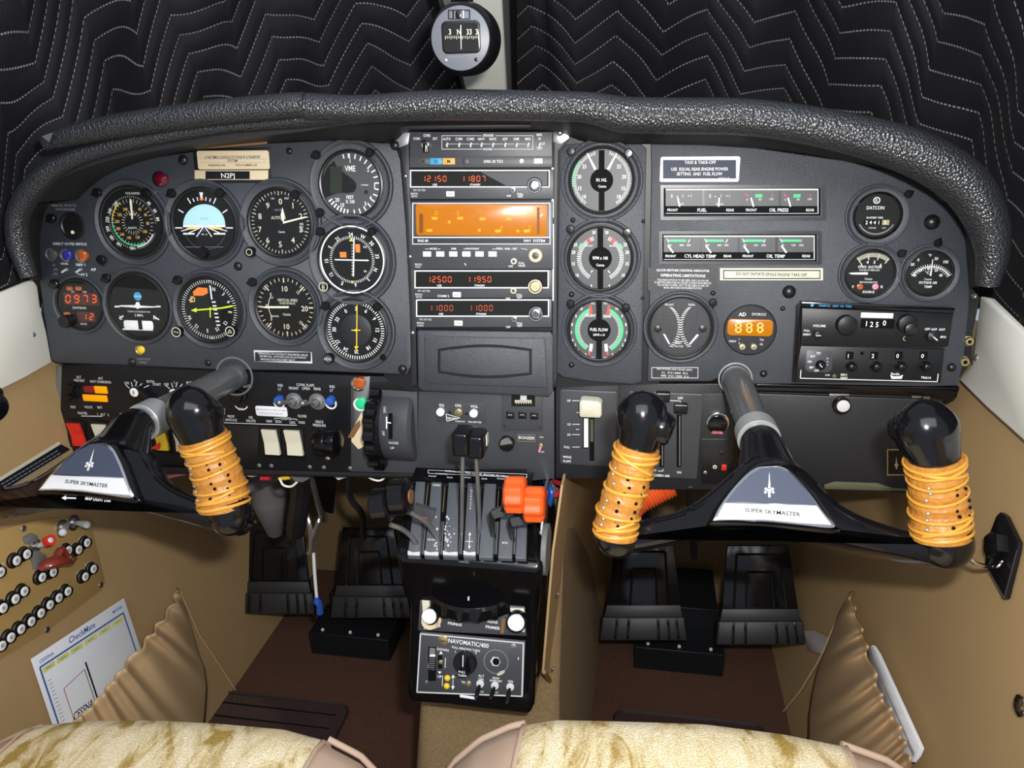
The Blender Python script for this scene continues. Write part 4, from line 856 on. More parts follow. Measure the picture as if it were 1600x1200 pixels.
b = MB(F); b.disc(836.5, 399.5, 10.2, 0, 6, 'beige', .8, 32); b.disc(836.5, 399.5, 6.8, 6, 6.6, 'plate', .2, 28); b.ring(836.5, 399.5, 5.2, 6.8, 6.4, 9, 'beige', 28); b.disc(836.5, 399.5, 5.2, 6, 9.4, 'plate', .5, 24); b.obj('tuning_knob', t)
b = MB(F); b.rr(751, 344, 204, 47, 4, .2, 1.0, 'amberglow', .4)
for x, y in ((679, 341), (719, 341), (754, 342), (795, 342), (671, 360), (778, 361), (823, 361)): b.rr(x, y, 9, 4, 1, .9, 1.2, 'amberdigit')
for x, y in ((702, 347), (749, 360), (809, 361)): b.disc(x, y, 2.2, .9, 1.15, 'amberdigit', 0, 12)
for i in range(3): b.seg7('0', 812+i*11, 333, 7, 'amberdigit', 1.25, wd=4.5)
for x, y in ((680, 333), (714, 333), (782, 356), (826, 356)): b.seg7('0', x, y, 5.5, 'amberlamp', 1.2, wd=3.2)
b.box(655, 334, 661, 364, .9, 1.1, 'amberdark'); b.box(839, 324, 843, 366, .9, 1.1, 'amberdark'); b.obj('screen', t)
b = MB(F)
NX, NY = 46, 12; vs = []; fs = []
for i in range(NX+1):
    for j in range(NY+1):
        px, py = 649+205*i/NX, 320+48*j/NY; u, v = F.uv(px, py, 3.0); e = min(i, NX-i, j*1.6, (NY-j)*1.6)
        h = 2.2+0.9*math.sin(i*.55+1.3*math.sin(j*.7))*math.cos(j*.9+i*.13)+1.6*math.exp(-((px-745)**2+(py-338)**2)/260)*math.sin(math.hypot(px-745, py-338)*.35)
        vs.append((u, v, (h if e > 1 else 1.4+.3*e)*.001))
for i in range(NX):
    for j in range(NY): fs.append((i*(NY+1)+j, (i+1)*(NY+1)+j, (i+1)*(NY+1)+j+1, i*(NY+1)+j+1))
b.add(vs, fs, 'glass'); b.obj('clear_film', t)
# blank cover
t, F = unit('blank_cover', 'black moulded blank cover plate with a lens shaped recess below the radios', 'cover', 757, 568)
b = MB(F); cxb = 757
b.poly([(654, 516), (860, 519), (864, 524), (864, 612), (858, 620), (660, 611), (653, 605), (651, 520)], -8, 2, 'panel', 2.5)
b.poly([(662, 525), (852, 529), (854, 607), (664, 600)], 1.6, 4, 'panel', 2.2); b.obj('plate', t)
b = MB(F); up = [(684+147*i/12, 545-7*math.sin(PI*i/12)) for i in range(13)]; dn = [(831-147*i/12, 584+7*math.sin(PI*i/12)+(1.5-3*i/12)) for i in range(13)]
def rim(b, pts, w, z0, z1, m):
    cx_ = sum(p[0] for p in pts)/len(pts); cy_ = sum(p[1] for p in pts)/len(pts); n = len(pts); q = []
    for z, k in ((z0, 1.0), (z1, 1-.2*w/40), (z1, 1-.8*w/40), (z0, 1-w/40)):
        for x, y in pts: u, v = b.F.uv(cx_+(x-cx_)*(1-(1-k)*.55), cy_+(y-cy_)*(1-(1-k)*1.7), z); q.append((u, v, z*.001))
    fs = []
    for r in range(3):
        for i in range(n): k = (i+1) % n; fs.append((r*n+i, r*n+k, (r+1)*n+k, (r+1)*n+i))
    b.add(q, fs, m)
rim(b, up+dn, 4, 3.9, 6.0, 'black'); b.obj('recess_rim', t)

# ================================================================ lower centre plate and neighbours
PL0 = (0, -0.010, 0)
def FL(px, py, w=0.0): return Fr((0, -0.012-w, 0), (0, -1, 0), px, py)
t = thing('lower_centre_panel', 'worn grey panel below the blank cover with intercom knobs and lettering', 'panel', FL(757, 680)); F = FL(757, 680)
b = MB(F); b.poly([(654, 606), (866, 612), (866, 748), (820, 752), (650, 740)], -6, 0, 'plate', .8)
b.rr(719.5, 645, 77, 33, 2, 0, 1, 'plate', .3); b.text('SQ', 690, 633, 4.4, 'white', 1.2); b.text('ON', 715.5, 633.5, 4.4, 'white', 1.2); b.text('VOL', 741, 635, 4.4, 'white', 1.2)
b.text('intercom', 719, 658, 3, 'white', 1.2); b.text('SPA-400 TSO', 742, 659.5, 3, 'white', 1.2, sx=.9); b.lines([(697, 647), (698, 658), (719, 653), (697, 647)], .9, 1.2, 'white'); b.text('Sigtronics', 706, 653, 3.6, 'white', 1.3, sx=.8)
b.disc(703, 644.5, 2.5, .8, 1.8, 'black', .3, 12); b.disc(729, 646.5, 2.5, .8, 1.8, 'black', .3, 12); b.text('BONZER', 823, 684, 4.6, 'creamneedle', .3); b.frame(809, 679, 836, 690, .6, 0, .2, 'dimprint')
b.text('ON', 846, 683, 2.8, 'print', .2); b.text('OFF', 847, 706, 2.8, 'print', .2); b.obj('face', t)
for x, y, m, cap, nm in ((687.5, 645, 'plastic', 'white', 'squelch_knob'), (716, 645.5, 'brass', 'brass', 'power_switch'), (739.5, 647, 'plastic', 'white', 'volume_knob')):
    b = MB(F); b.disc(x, y, 6.3, 1, 6, cap, .8, 26); b.tick(x, y, 3, 8, 0 if x < 700 else 50, 1.4, 5.5, cap); 
    if nm == 'power_switch': b.disc(x, y, 3, 6, 8, 'dullsteel', .5, 14)
    b.obj(nm, t)
b = MB(F); b.disc(791, 695, 11.5, 0, 8, 'plastic', 1, 30); b.flat([(781, 696), (783, 688), (791, 684), (799, 689), (801, 693)], 8.2, 'greypart'); b.obj('dimmer_knob', t)
b = MB(F); b.disc(845, 697, 3.5, 0, 2, 'brass', .4, 16); b.tube([F.M @ Vector((*F.uv(845, 697), 0.002)), F.M @ Vector((*F.uv(843.5, 702), 0.009))], .0015, 'wirepink', 8); b.obj('toggle_switch', t)
F = FL(815, 645, .001); t = thing('trim_button_unit', 'small square grey unit with striped display and three black push buttons', 'switch unit', F)
b = MB(F); b.box(784, 616, 847, 673, -1, 1.5, 'plate', .6); b.frame(799, 610, 836, 635, 2, 1, 2.4, 'black'); b.box(800, 612, 835, 634, 1.2, 1.7, 'dial')
for i in range(14): b.line(805+i*1.9, 625, 805+i*1.9, 631 if i % 2 else 629, 1.1, 1.9, 'creamneedle')
b.box(813, 613, 823, 625, 1.6, 1.9, 'print'); b.disc(788, 666, 1.6, 1, 2, 'black', .2, 10); b.disc(844, 668, 1.6, 1, 2, 'black', .2, 10); b.obj('housing', t)
for x, y in ((797, 649), (816, 649), (834.5, 650)): b = MB(F); b.rr(x, y, 12.5, 12, .8, 1.2, 3, 'black', .5); b.arc(x, y+2, 3, 3.8, -60, 60, 3.2, 'print'); b.obj('push_button', t)
# flap lever plate
F = FL(917, 675); t = thing('flap_control_panel', 'black wing flap control plate with slots and position marks, right of the lower centre panel', 'panel', F)
b = MB(F); b.box(868, 596, 968, 748, -6, 0, 'panel_dark', 1.5); b.rr(918.5, 670, 87, 127, 4, 0, 1.2, 'plate', .5)
for y, s_ in ((626, 'UP'), (663, '1/3'), (679, '2/3'), (698.5, 'FULL')): b.text(s_, 889 if s_ != 'FULL' else 886, y, 3.8, 'white', 1.4, sx=.85); b.line(894, y, 906, y, .9, 1.4, 'white')
b.line(901, 644.5, 905, 644.5, .9, 1.4, 'white'); b.line(900, 671, 905, 671, .9, 1.4, 'white'); b.text('WING', 886, 714, 4.2, 'white', 1.4, sx=.85); b.text('FLAPS', 886, 720.5, 4.2, 'white', 1.4, sx=.85)
b.box(911, 622, 919.5, 701, 1.1, 1.4, 'matte'); b.box(921, 622, 928.5, 720, 1.1, 1.4, 'matte'); b.box(912.5, 654, 919, 699, 1.3, 1.8, 'white'); b.box(922.5, 655, 927, 690, 1.3, 1.5, 'olive'); b.obj('plate', t)
b = MB(F); b.poly([(907, 627), (911, 626), (934, 628), (940, 632), (940, 650), (937, 654), (907, 653), (905, 650), (905, 630)], 8, 24, 'cream', 3.5); b.box(913, 635, 932, 645, 0, 9, 'black'); b.obj('flap_lever', t, label='cream flap lever knob')
# cabin air plate
F = FL(1036, 680); t = thing('cabin_air_panel', 'black cabin air control plate with sliding levers behind the right yoke', 'panel', F)
b = MB(F); b.box(966, 600, 1145, 765, -6, -1, 'panel_dark', 1); b.rr(1036, 681, 114, 147, 4, -1, 1.2, 'plate', .6)
for x, y0, y1 in ((1034, 628, 730), (1061, 648, 730), (1009, 620, 728)): b.box(x-3.8, y0, x+3.8, y1, 1, 1.5, 'matte'); b.line(x+1, y0+2, x+1, y1-2, 1.5, 1.7, 'dullsteel')
b.text('OFF', 1063, 622, 4, 'white', 1.4, sx=.85); b.text('ON', 1061, 738, 4, 'white', 1.4, sx=.85); b.text('HOT', 1021, 735, 4, 'white', 1.4, sx=.85); b.text('CABIN AIR', 1034, 743, 4.6, 'white', 1.4, sx=.85); b.line(1047, 626, 1063, 626.5, 1, 1.4, 'white'); b.line(1063, 626, 1063, 629, 1, 1.4, 'white')
b.line(1008, 733, 1008, 736, 1, 1.4, 'white'); b.line(1036, 733, 1036, 736, 1, 1.4, 'white'); b.line(1008, 736, 1015, 736, 1, 1.4, 'white'); b.line(1028, 736, 1036, 736, 1, 1.4, 'white'); b.obj('plate', t)
for x, y in ((1036, 622), (1064, 640)): b = MB(F); b.rr(x, y, 21, 15, 2, 3, 12, 'black', 1.5); b.rr(x, y, 8, 6, 0, 0, 4, 'black'); b.obj('slider_knob', t)
# lighter plate
F = FL(1122, 690); t = thing('lighter_panel', 'small black plate with a round lighter socket and tiny red light', 'panel', F)
b = MB(F); b.box(1093, 615, 1146, 758, -1, .4, 'panel_dark', .5); b.box(1096, 686, 1144, 756, .4, 1.6, 'black', .4); b.box(1108, 721, 1146, 737, 1.4, 2.2, 'dial', .3); b.disc(1128, 708, 4, 1.2, 2.4, 'black', .4, 16); b.disc(1102, 739, 3.2, 1.2, 2.2, 'steel', .4, 14)
b.disc(1117, 730, 3.4, 2, 3, 'cream', .3, 14); b.disc(1117, 730, 1.5, 3, 3.2, 'black', 0, 10); b.rr(1131.5, 731, 8, 10, 1, 2, 4, 'red', .6); b.obj('plate', t)
b = MB(F); b.disc(1122, 661, 17.5, 0, 7, 'chrome', 1, 36); b.disc(1121.5, 664, 15.5, 6, 9, 'gloss', 1, 32); b.box(1108, 660, 1135, 663, 8.5, 9.4, 'plastic'); b.rr(1121, 676, 16, 6, 1, 8.8, 9.6, 'jewelred'); b.text('LIGHTER', 1121, 676, 3.6, 'wirepink', 9.8, sx=.9); b.obj('socket', t)
# glovebox
F = Fr((0, 0.0, 0), (0, -1, 0), 1340, 690); t = thing('glovebox', 'black glovebox door under the right panel with a round latch knob', 'glovebox', F)
b = MB(F); b.poly([(1146, 609), (1475, 622), (1470, 640), (1460, 775), (1440, 772), (1160, 760)], -12, -3, 'panel_dark', 1)
b.poly([(1182, 615), (1468, 625), (1466, 700), (1455, 765), (1228, 757), (1190, 740), (1181, 700)], -3, 1.5, 'panel_dark', 1.5)
b.poly([(1288, 758), (1304, 753), (1370, 755), (1395, 763), (1430, 765), (1430, 768), (1288, 764)], 1, 2.6, 'olive', .3); b.box(1296, 615, 1327, 619, 1, 3, 'alu', .3); b.box(1425, 617, 1440, 622, 1, 3, 'dullsteel', .3); b.poly([(1440, 617), (1453, 617), (1453, 628), (1446, 627)], 1, 3, 'olive'); b.obj('door', t)
b = MB(F); b.lathe(1317, 637, [(14, 0), (14, 8), (13, 10), (10, 10.5), (10, 11.5), (9.5, 12), (0.01, 12)], 'plastic', 36, zc=12); b.disc(1318, 635, 10, 11, 13, 'silver', .5, 32); b.obj('latch_knob', t, label='latch knob with silver face')
b = MB(F); b.frame(1386, 702, 1415, 743, 1.6, 1, 2.6, 'brass'); b.box(1387, 703, 1414, 742, 1, 2, 'gloss')
b.flat([(1400.5, 713), (1401.8, 724), (1404, 727), (1402, 729), (1402, 733), (1399.5, 733), (1399.5, 729), (1397, 727), (1399.3, 724)], 2.2, 'chrome'); b.obj('emblem_plate', t, label='small black emblem plate with silver pointed crest')
# right lower lip under right panel
F = FL(1340, 606); b = MB(Fr((0, -0.006, 0), (0, -1, 0), 1330, 606)); b.poly([(1182, 600), (1500, 606), (1495, 622), (1482, 628), (1460, 620), (1180, 612)], -6, 4, 'gloss', 1.5)
tag(b.obj('panel_lip'), 'glossy black lip running along the bottom edge of the right panel', 'lip')
# narco ADF and transponder
F = FP(1370, 510, .001); t = thing('direction_finder_radio', 'black direction finder radio with blue lettering and 1250 window, in the right panel', 'radio', F)
b = MB(F); b.poly([(1252, 471), (1493, 482), (1490, 490), (1252, 480)], 0, 9, 'gloss', .8); b.poly([(1253, 481), (1490, 490), (1482, 540), (1474, 543), (1251, 538)], 0, 7, 'rack', .8)
b.text('NARCO  ADF 141 TSO', 1305, 478, 3.6, 'cyanprint', 9.3, rot=.5, sx=1.05); b.disc(1269, 477, 2.6, 9, 9.3, 'cyanprint', 0, 8); b.text('VOLUME', 1280, 509, 4.2, 'white', 7.3, sx=.9); b.text('PULL', 1261, 516.5, 3.6, 'white', 7.3, sx=.9); b.text('IDENT', 1261, 522.5, 3.6, 'white', 7.3, sx=.9)
b.rr(1370.5, 493, 50, 8.5, .6, 6.8, 8, 'white', .3); b.rr(1371, 506, 52, 15, 0, 6.9, 7.3, 'matte'); b.text('1', 1354, 505.5, 9, 'white', 7.6, sx=.9); b.text('2', 1362, 506.5, 9, 'white', 7.6, sx=.9); b.text('5', 1370.5, 507, 9, 'white', 7.6, sx=.9); b.text('0', 1382, 504.5, 9, 'white', 7.6, sx=.9)
b.text('OFF ADF  ANT', 1461, 514.5, 3.9, 'white', 7.3, sx=.9); b.text('BFO', 1474, 526.5, 3.9, 'white', 7.3, sx=.9); b.arc(1415, 529, 3, 3.8, 180, 350, 7.2, 'cream'); b.obj('faceplate', t)
for x, y, r, h, nm in ((1279, 524, 7, 7, 'volume_knob'), (1325, 509, 16, 12, 'tuning_knob'), (1420, 507, 15, 10, 'tuning_knob'), (1459, 527, 9, 7, 'function_knob')):
    b = MB(F); b.disc(x, y, r, 7, 7+h, 'rack', 1.2, 36)
    if r == 15: b.disc(x+5, y+8, 10, 17, 24, 'black', 1.2, 30)
    if r == 7: b.line(x-4, y+.5, x+4, y+.5, 1.2, 14.3, 'white')
    if r == 9: b.line(x-7, y-6, x+6, y+5, 2.6, 14.3, 'greypart'); b.line(x, y, x+6, y+5, 1.4, 14.6, 'white')
    b.obj(nm, t)
F = FP(1360, 570, .001); t = thing('transponder', 'black transponder reading 1200 with four round knobs, beneath the blue lettered radio', 'radio', F)
b = MB(F); b.poly([(1251, 540), (1476, 546), (1470, 598), (1240, 597)], 0, 5, 'rack', .8); b.poly([(1246, 478), (1252, 474), (1250, 540), (1244, 597), (1239, 597)], 0, 9, 'gloss', .8)
b.poly([(1262, 547), (1297, 548), (1301, 553), (1300, 577), (1294, 582), (1263, 581), (1258, 577), (1259, 551)], 4.5, 5.5, 'plate', .3)
for s_, x, y in (('TST', 1279, 552), ('ALT', 1270, 556.5), ('ON', 1265, 565), ('SBY', 1268, 574), ('OFF', 1276, 579)): b.text(s_, x, y, 4, 'white', 5.7, sx=.8)
for s_, y in (('N', 560), ('A', 565), ('V', 570)): b.text(s_, 1293, y, 3, 'print', 5.7)
for x, s_ in ((1326.5, '1'), (1365, '2'), (1403.5, '0'), (1442.5, '0')): b.rr(x+1, 555.5, 12, 13, .6, 4.8, 5.3, 'matte'); b.text(s_, x-1, 556, 7, 'white', 5.5, sx=.9)
b.disc(1347, 552, 3, 4.8, 5.4, 'matte', 0, 14); b.lines([(1251.5, 578), (1250.5, 591), (1464.5, 596.5), (1466, 584)], 1.2, 5.2, 'white'); b.text('DIM', 1293, 586, 3, 'print', 5.2); b.text('REPLY', 1319, 585.5, 3.6, 'white', 5.2, sx=.8); b.text('IDENT', 1319, 590.5, 3.6, 'white', 5.2, sx=.8)
b.text('Bendix', 1399, 584, 4.4, 'white', 5.2, sx=.8); b.flat([(1391, 586), (1396, 588), (1405, 588), (1411, 585.5), (1409, 592), (1393, 592)], 5.3, 'white'); b.text('TR661A', 1447, 590, 4, 'white', 5.2, sx=.85); b.disc(1304, 588, 3.5, 4.8, 6.5, 'olive', .3, 14); b.obj('faceplate', t)
b = MB(F); b.disc(1283, 571, 8, 5, 9, 'matte', 1, 24); b.disc(1284, 572, 5.5, 9, 12, 'gloss', .6, 20); b.line(1281, 570, 1285, 574, 1.2, 12.2, 'white'); b.obj('function_knob', t)
for x in (1332, 1371, 1410, 1449.5):
    b = MB(F); b.lathe(x, 574, [(8, 5), (8, 12), (7.5, 14), (6, 15.5), (3.5, 16.3), (.01, 16.6)], 'plastic', 24, zc=14); b.obj('code_knob', t)
# strip gauges
def strip(y0, y1, x0, x1, name, label, items, foot, kind):
    F = FP((x0+x1)/2, (y0+y1)/2, .0002); t = thing(name, label, 'gauge', F)
    b = MB(F); b.box(x0-3, y0-2, x1+3, y1+3, -1, .3, 'matte'); b.box(x0, y0, x1, y1, .2, .6, 'dialgrey'); yb = y1-12
    b.box(x0, yb, x1, y1, .5, .8, 'matte'); b.line(x0, y0+1, x1, y0+1, 2.2, 1.0, 'white'); b.line(x1-.8, y0, x1-.8, y1, 1.4, 1.0, 'print'); b.line(x0, y1-.5, x1, y1-.5, .8, 1.0, 'print')
    for i in range(1, 4): x = x0+(x1-x0)*i/4; b.box(x-2.5, y0+2, x+1, yb, .5, .9, 'well')
    for s_, x, h in foot: b.text(s_, x, y1-6, h, 'white', 1.0, sx=.92)
    for i in range(4):
        xa = x0+(x1-x0)*i/4
        if kind == 0:
            if i < 2:
                for dx, s_ in ((10, 'E'), (27, 'l'), (40, '/')): b.text(s_, xa+dx, y0+11, 5, 'print', 1)
                b.disc(xa+18, y0+12, 1.1, .8, 1, 'print', 0, 8); b.disc(xa+36, y0+11, 1.1, .8, 1, 'print', 0, 8); b.text('RIGHT' if i else 'LEFT', xa+25, yb-3, 3, 'print', 1)
            else:
                b.text('0', xa+8, y0+17, 3.4, 'print', 1); b.text('50', xa+28, y0+16.5, 3.4, 'print', 1); b.text('100', xa+46, y0+16, 3.4, 'print', 1); b.line(xa+5, y0+8, xa+9, y0+12, 2.5, .95, 'paintred'); b.rr(xa+26, y0+11, 11, 5.5, 0, .8, 1, 'green'); b.line(xa+46, y0+13, xa+48, y0+8, 1.4, 1, 'paintred')
        else:
            b.line(xa+5, y0+5, xa+8, y0+11, 1.2, 1, 'white'); b.line(xa+7, y0+8, xa+(35 if i < 2 else 38), y0+8, 4, .95, 'green'); b.line(xa+38, y0+11, xa+41, y0+6, 1.4, 1, 'white' if i < 3 else 'paintred')
            for dx, s_ in (((9, '200'), (28, '400'), (39, '500')) if i < 2 else ((9, '75'), (26, '150'), (38, '250'))): b.text(s_, xa+dx, y0+15, 3.4, 'print', 1)
    b.obj('scale_plate', t)
    for i in range(4):
        xa = x0+(x1-x0)*i/4; b = MB(F)
        if kind == 0:
            dx = (19, 24, 14, 12)[i]; tilt = (3, -1, 4, 4)[i]; b.line(xa+dx, y0+14, xa+dx+tilt, yb+1, 2.4, 1.5, 'white')
        else: b.line(xa+7, y0+16, xa+15, yb+1, 2.6, 1.5, 'white')
        b.obj('pointer', t)
    g = MB(F); g.box(x0, y0, x1, y1, 2.0, 2.3, 'glass'); g.obj('glass', t)
strip(295, 334, 1040, 1279, 'fuel_and_oil_pressure_gauge', 'upper of the two long strip gauges, reading fuel and oil pressure', None, [('FRONT', 1051, 4.2), ('FUEL', 1097, 5.4), ('REAR', 1141, 4.2), ('FRONT', 1174, 4.2), ('OIL PRESS', 1217, 5.4), ('REAR', 1266, 4.2)], 0)
strip(368, 406, 1037, 1273, 'temperature_gauge', 'lower of the two long strip gauges, reading cylinder head and oil temperature', None, [('FRONT', 1048, 4.2), ('CYL HEAD TEMP', 1094, 5.4), ('REAR', 1137, 4.2), ('FRONT', 1169, 4.2), ('OIL TEMP', 1212, 5.4), ('REAR', 1260, 4.2)], 1)
# placards
def placard(x0, y0, x1, y1, name, label, m, edge, lines, ew=1.2, r=2, rot=0):
    F = FP((x0+x1)/2, (y0+y1)/2, .0001); b = MB(F); b.box(x0, y0, x1, y1, 0, .5, edge, 0, r); b.box(x0+ew, y0+ew, x1-ew, y1-ew, .5, .7, m)
    for s_, x, y, h, mm, sx in lines: b.text(s_, x, y, h, mm, .9, sx=sx)
    return tag(b.obj(name), label, 'placard')
placard(1031, 245, 1155, 284, 'placard', 'silver edged take-off placard with white lettering, above the fuel strip gauge', 'badgeblue', 'white', [('TAXI & TAKE-OFF', 1094, 253.5, 5, 'white', .9), ('USE  EQUAL REAR ENGINE POWER', 1093, 264, 5, 'white', .83), ('SETTING  AND  FUEL FLOW', 1093, 271.5, 5, 'white', .83), ('1500013-43', 1131, 278.5, 3, 'print', .9)], 5, 3)
placard(1125, 419, 1286, 438, 'placard', 'cream placard reading DO NOT INITIATE SINGLE ENGINE TAKE OFF, below the temperature strip gauge', 'cream', 'cream', [('DO NOT INITIATE SINGLE ENGINE TAKE OFF', 1205, 428.5, 5, 'inkdark', .80), ('1500013-17', 1263, 433.5, 2.4, 'inkgrey', .9)], 4, 0)
b = MB(FP(1205, 428, .0002)); b.frame(1130, 422, 1282, 436, 1.4, .4, .9, 'inkdark'); tag(b.obj('placard_border'), 'thin dark border line printed around the cream take off placard', 'border')
placard(1012, 418, 1120, 454, 'placard', 'black placard of small white text about the mixture indicator, above the exhaust temperature gauge', 'panel_dark', 'panel_dark', [('ALCOR MIXTURE CONTROL INDICATOR', 1067, 422.5, 3.6, 'white', .9), ('OPERATING LIMITATIONS', 1067, 430.5, 4.6, 'white', .95), ('THIS INDICATOR IS TO BE USED ONLY AS AN AID', 1067, 437.8, 3.2, 'print', .82), ('IN SETTING MIXTURE IN CRUISE CONDITIONS BELOW', 1067, 441.8, 3.2, 'print', .82), ('75% RATED POWER. NOT TO BE USED IN LIEU OF', 1067, 445.8, 3.2, 'print', .82), ('BASIC MIXTURE INSTRUMENTATION.', 1067, 449.8, 3.2, 'print', .82)], .6, 0)
placard(1018, 574, 1091, 591, 'placard', 'tiny black table placard below the exhaust temperature gauge', 'panel_dark', 'print', [('MAX POWER AND CRUISE LIMITS', 1054, 577, 3, 'print', .9), ('S.L.  37.0 | 8000  35.2', 1054, 582.5, 3.4, 'print', 1), ('4000  37.0 | 12000  31.0', 1054, 587.5, 3.4, 'print', .95)], .9, 0)
placard(397, 549, 487, 566, 'placard', 'silver edged black autopilot placard below the vertical speed gauge', 'panel_dark', 'print', [('OPERATION OF AUTOPILOT PROHIBITED ABOVE', 442, 553.5, 3, 'print', .85), ('200 MPH IAS.  ALTITUDE LOSS ON AUTOPILOT', 442, 557.7, 3, 'print', .85), ('MALFUNCTION RECOVERY 300 FT', 434, 562, 3, 'print', .85)], 1.4, 1)
F = FP(360, 258); b = MB(F); b.box(303, 234, 423, 283, 0, .8, 'rack', .3, 2); b.box(308, 237, 420, 263, .7, 1.2, 'beige', .2, 3); b.box(304, 266, 419, 281, .7, 1.2, 'beige', .2, 0); b.box(321, 267.5, 390, 280, 1.1, 1.6, 'gloss'); b.text('N2PJ', 356, 274, 7, 'white', 1.8, sx=1.15)
b.text('A THIS TEMPLE CONTROLS TO STAND BY & TRANSPORT', 363, 245.5, 4, 'inkdark', 1.4, sx=.62); b.text('SYSTEM', 363, 251, 3.4, 'inkdark', 1.4); b.line(312, 254, 416, 254, .5, 1.3, 'inkgrey'); b.line(312, 248.5, 416, 248.5, .5, 1.3, 'inkgrey'); b.text('WARNING NO.            TWO NUMBER 202', 363, 258, 3, 'inkdark', 1.4)
tag(b.obj('registration_placard'), 'beige registration placard lettered N2PJ at the top of the flight panel', 'placard')
b = MB(FP(390, 226, .004)); b.poly([(315, 232), (385, 222), (418, 220), (416, 225), (340, 231)], 0, 2, 'wood', .3); tag(b.obj('wooden_sliver'), 'orange-brown strip on the panel edge just above the beige placard', 'strip')
# warning light and lettering on the flight panel
def lamp_btn(x, y, r, lens, t, ring='dullsteel', cat='light', nm='indicator_light', h=5, F=FP):
    Fq = F(x, y); b = MB(Fq); o = thing(nm, t, cat, Fq); b.lathe(x, y, [(r, 0), (r, 2.5), (r*.8, 3.2), (r*.78, 2)], ring, 24, zc=1); b.obj('collar', o)
    b = MB(Fq); b.lathe(x, y, [(r*.8, 1), (r*.8, h-1.5), (r*.6, h-.4), (r*.3, h), (.01, h+.1)], lens, 20, zc=h); b.obj('lens', o)
lamp_btn(250, 280, 11, 'jewelred', 'dark red jewel light above the horizon gauge, left of the beige placard', h=8, ring='black')
lamp_btn(80, 398, 9, 'dialgrey', 'clear white press light at the left edge of the flight panel', h=7); lamp_btn(103, 399, 9, 'bluelens', 'dark blue press light between the white and orange ones', h=7); lamp_btn(127, 400, 9.5, 'jewelorange', 'orange press light above the digital clock', h=7)
lamp_btn(219, 547, 7, 'yellow', 'small brass ringed yellow light below the turn coordinator', ring='brass', h=4); lamp_btn(242, 301, 3, 'jewelorange', 'tiny orange light below the dark red jewel light', h=2)
b = MB(FP(110, 380)); b.text('MANUAL MUTE TO', 100, 321, 3.2, 'dimprint', .3); b.text('SYNCHRONIZE', 102, 327, 3.2, 'dimprint', .3); b.text('DIRECT OUTER MIDDLE', 109, 381, 3.6, 'print', .3); b.text('HI', 84, 414, 3, 'dimprint', .3); b.text('INNER', 101, 412, 3, 'print', .3); b.text('NAV 1', 126, 413.5, 4, 'white', .3); b.text('NAV 2', 129, 429, 4, 'white', .3); b.text('A/P', 146, 421, 4, 'white', .3)
b.text('OFF', 87, 421, 3, 'dimprint', .3); b.text('LITE', 86, 428, 3, 'dimprint', .3); b.text('LOW VOLT', 225, 561, 3, 'dimprint', .3); b.text('CHECK', 223, 566, 3, 'dimprint', .3); b.text('BODE', 497, 545, 0.1, 'dimprint', .3)
tag(b.obj('panel_lettering'), 'small white lettering printed around the lights at the left end of the flight panel', 'lettering')
for x, y, t_ in ((104, 421, 'below the dark blue press light'), (126, 421, 'between the NAV 1 and NAV 2 lettering')):
    b = MB(FP(x, y)); b.disc(x, y, 2.6, 0, 1.2, 'dullsteel', .2, 12); b.tube([b.F.M @ Vector((0, 0, .001)), b.F.M @ Vector((-.001, -.003, .008))], .0014, 'silver', 8); tag(b.obj('toggle_switch'), 'tiny silver toggle switch ' + t_, 'switch')
# jacks right edge
for x, y, r, t_ in ((1515, 534, 8.5, 'upper of the two brass headset jacks at the right end of the panel'), (1508, 566, 9, 'lower of the two brass headset jacks at the right end of the panel')):
    b = MB(FP(x, y, -.006)); b.lathe(x, y, [(r, 0), (r, 1.5), (r*.85, 2), (r*.8, 6), (r*.7, 7), (r*.4, 7), (r*.4, 3), (.01, 3)], 'brass', 24, zc=6); b.disc(x, y, r*.38, 2, 4, 'matte', 0, 14); tag(b.obj('headset_jack'), t_, 'jack')
b = MB(FP(1523, 463, -.004)); b.lathe(1523, 463, [(4.5, 0), (4.5, 2), (2, 2), (2, 1), (.01, 1)], 'chrome', 16, zc=2); tag(b.obj('eyelet'), 'tiny chrome eyelet at the top of the right sill trim', 'eyelet')
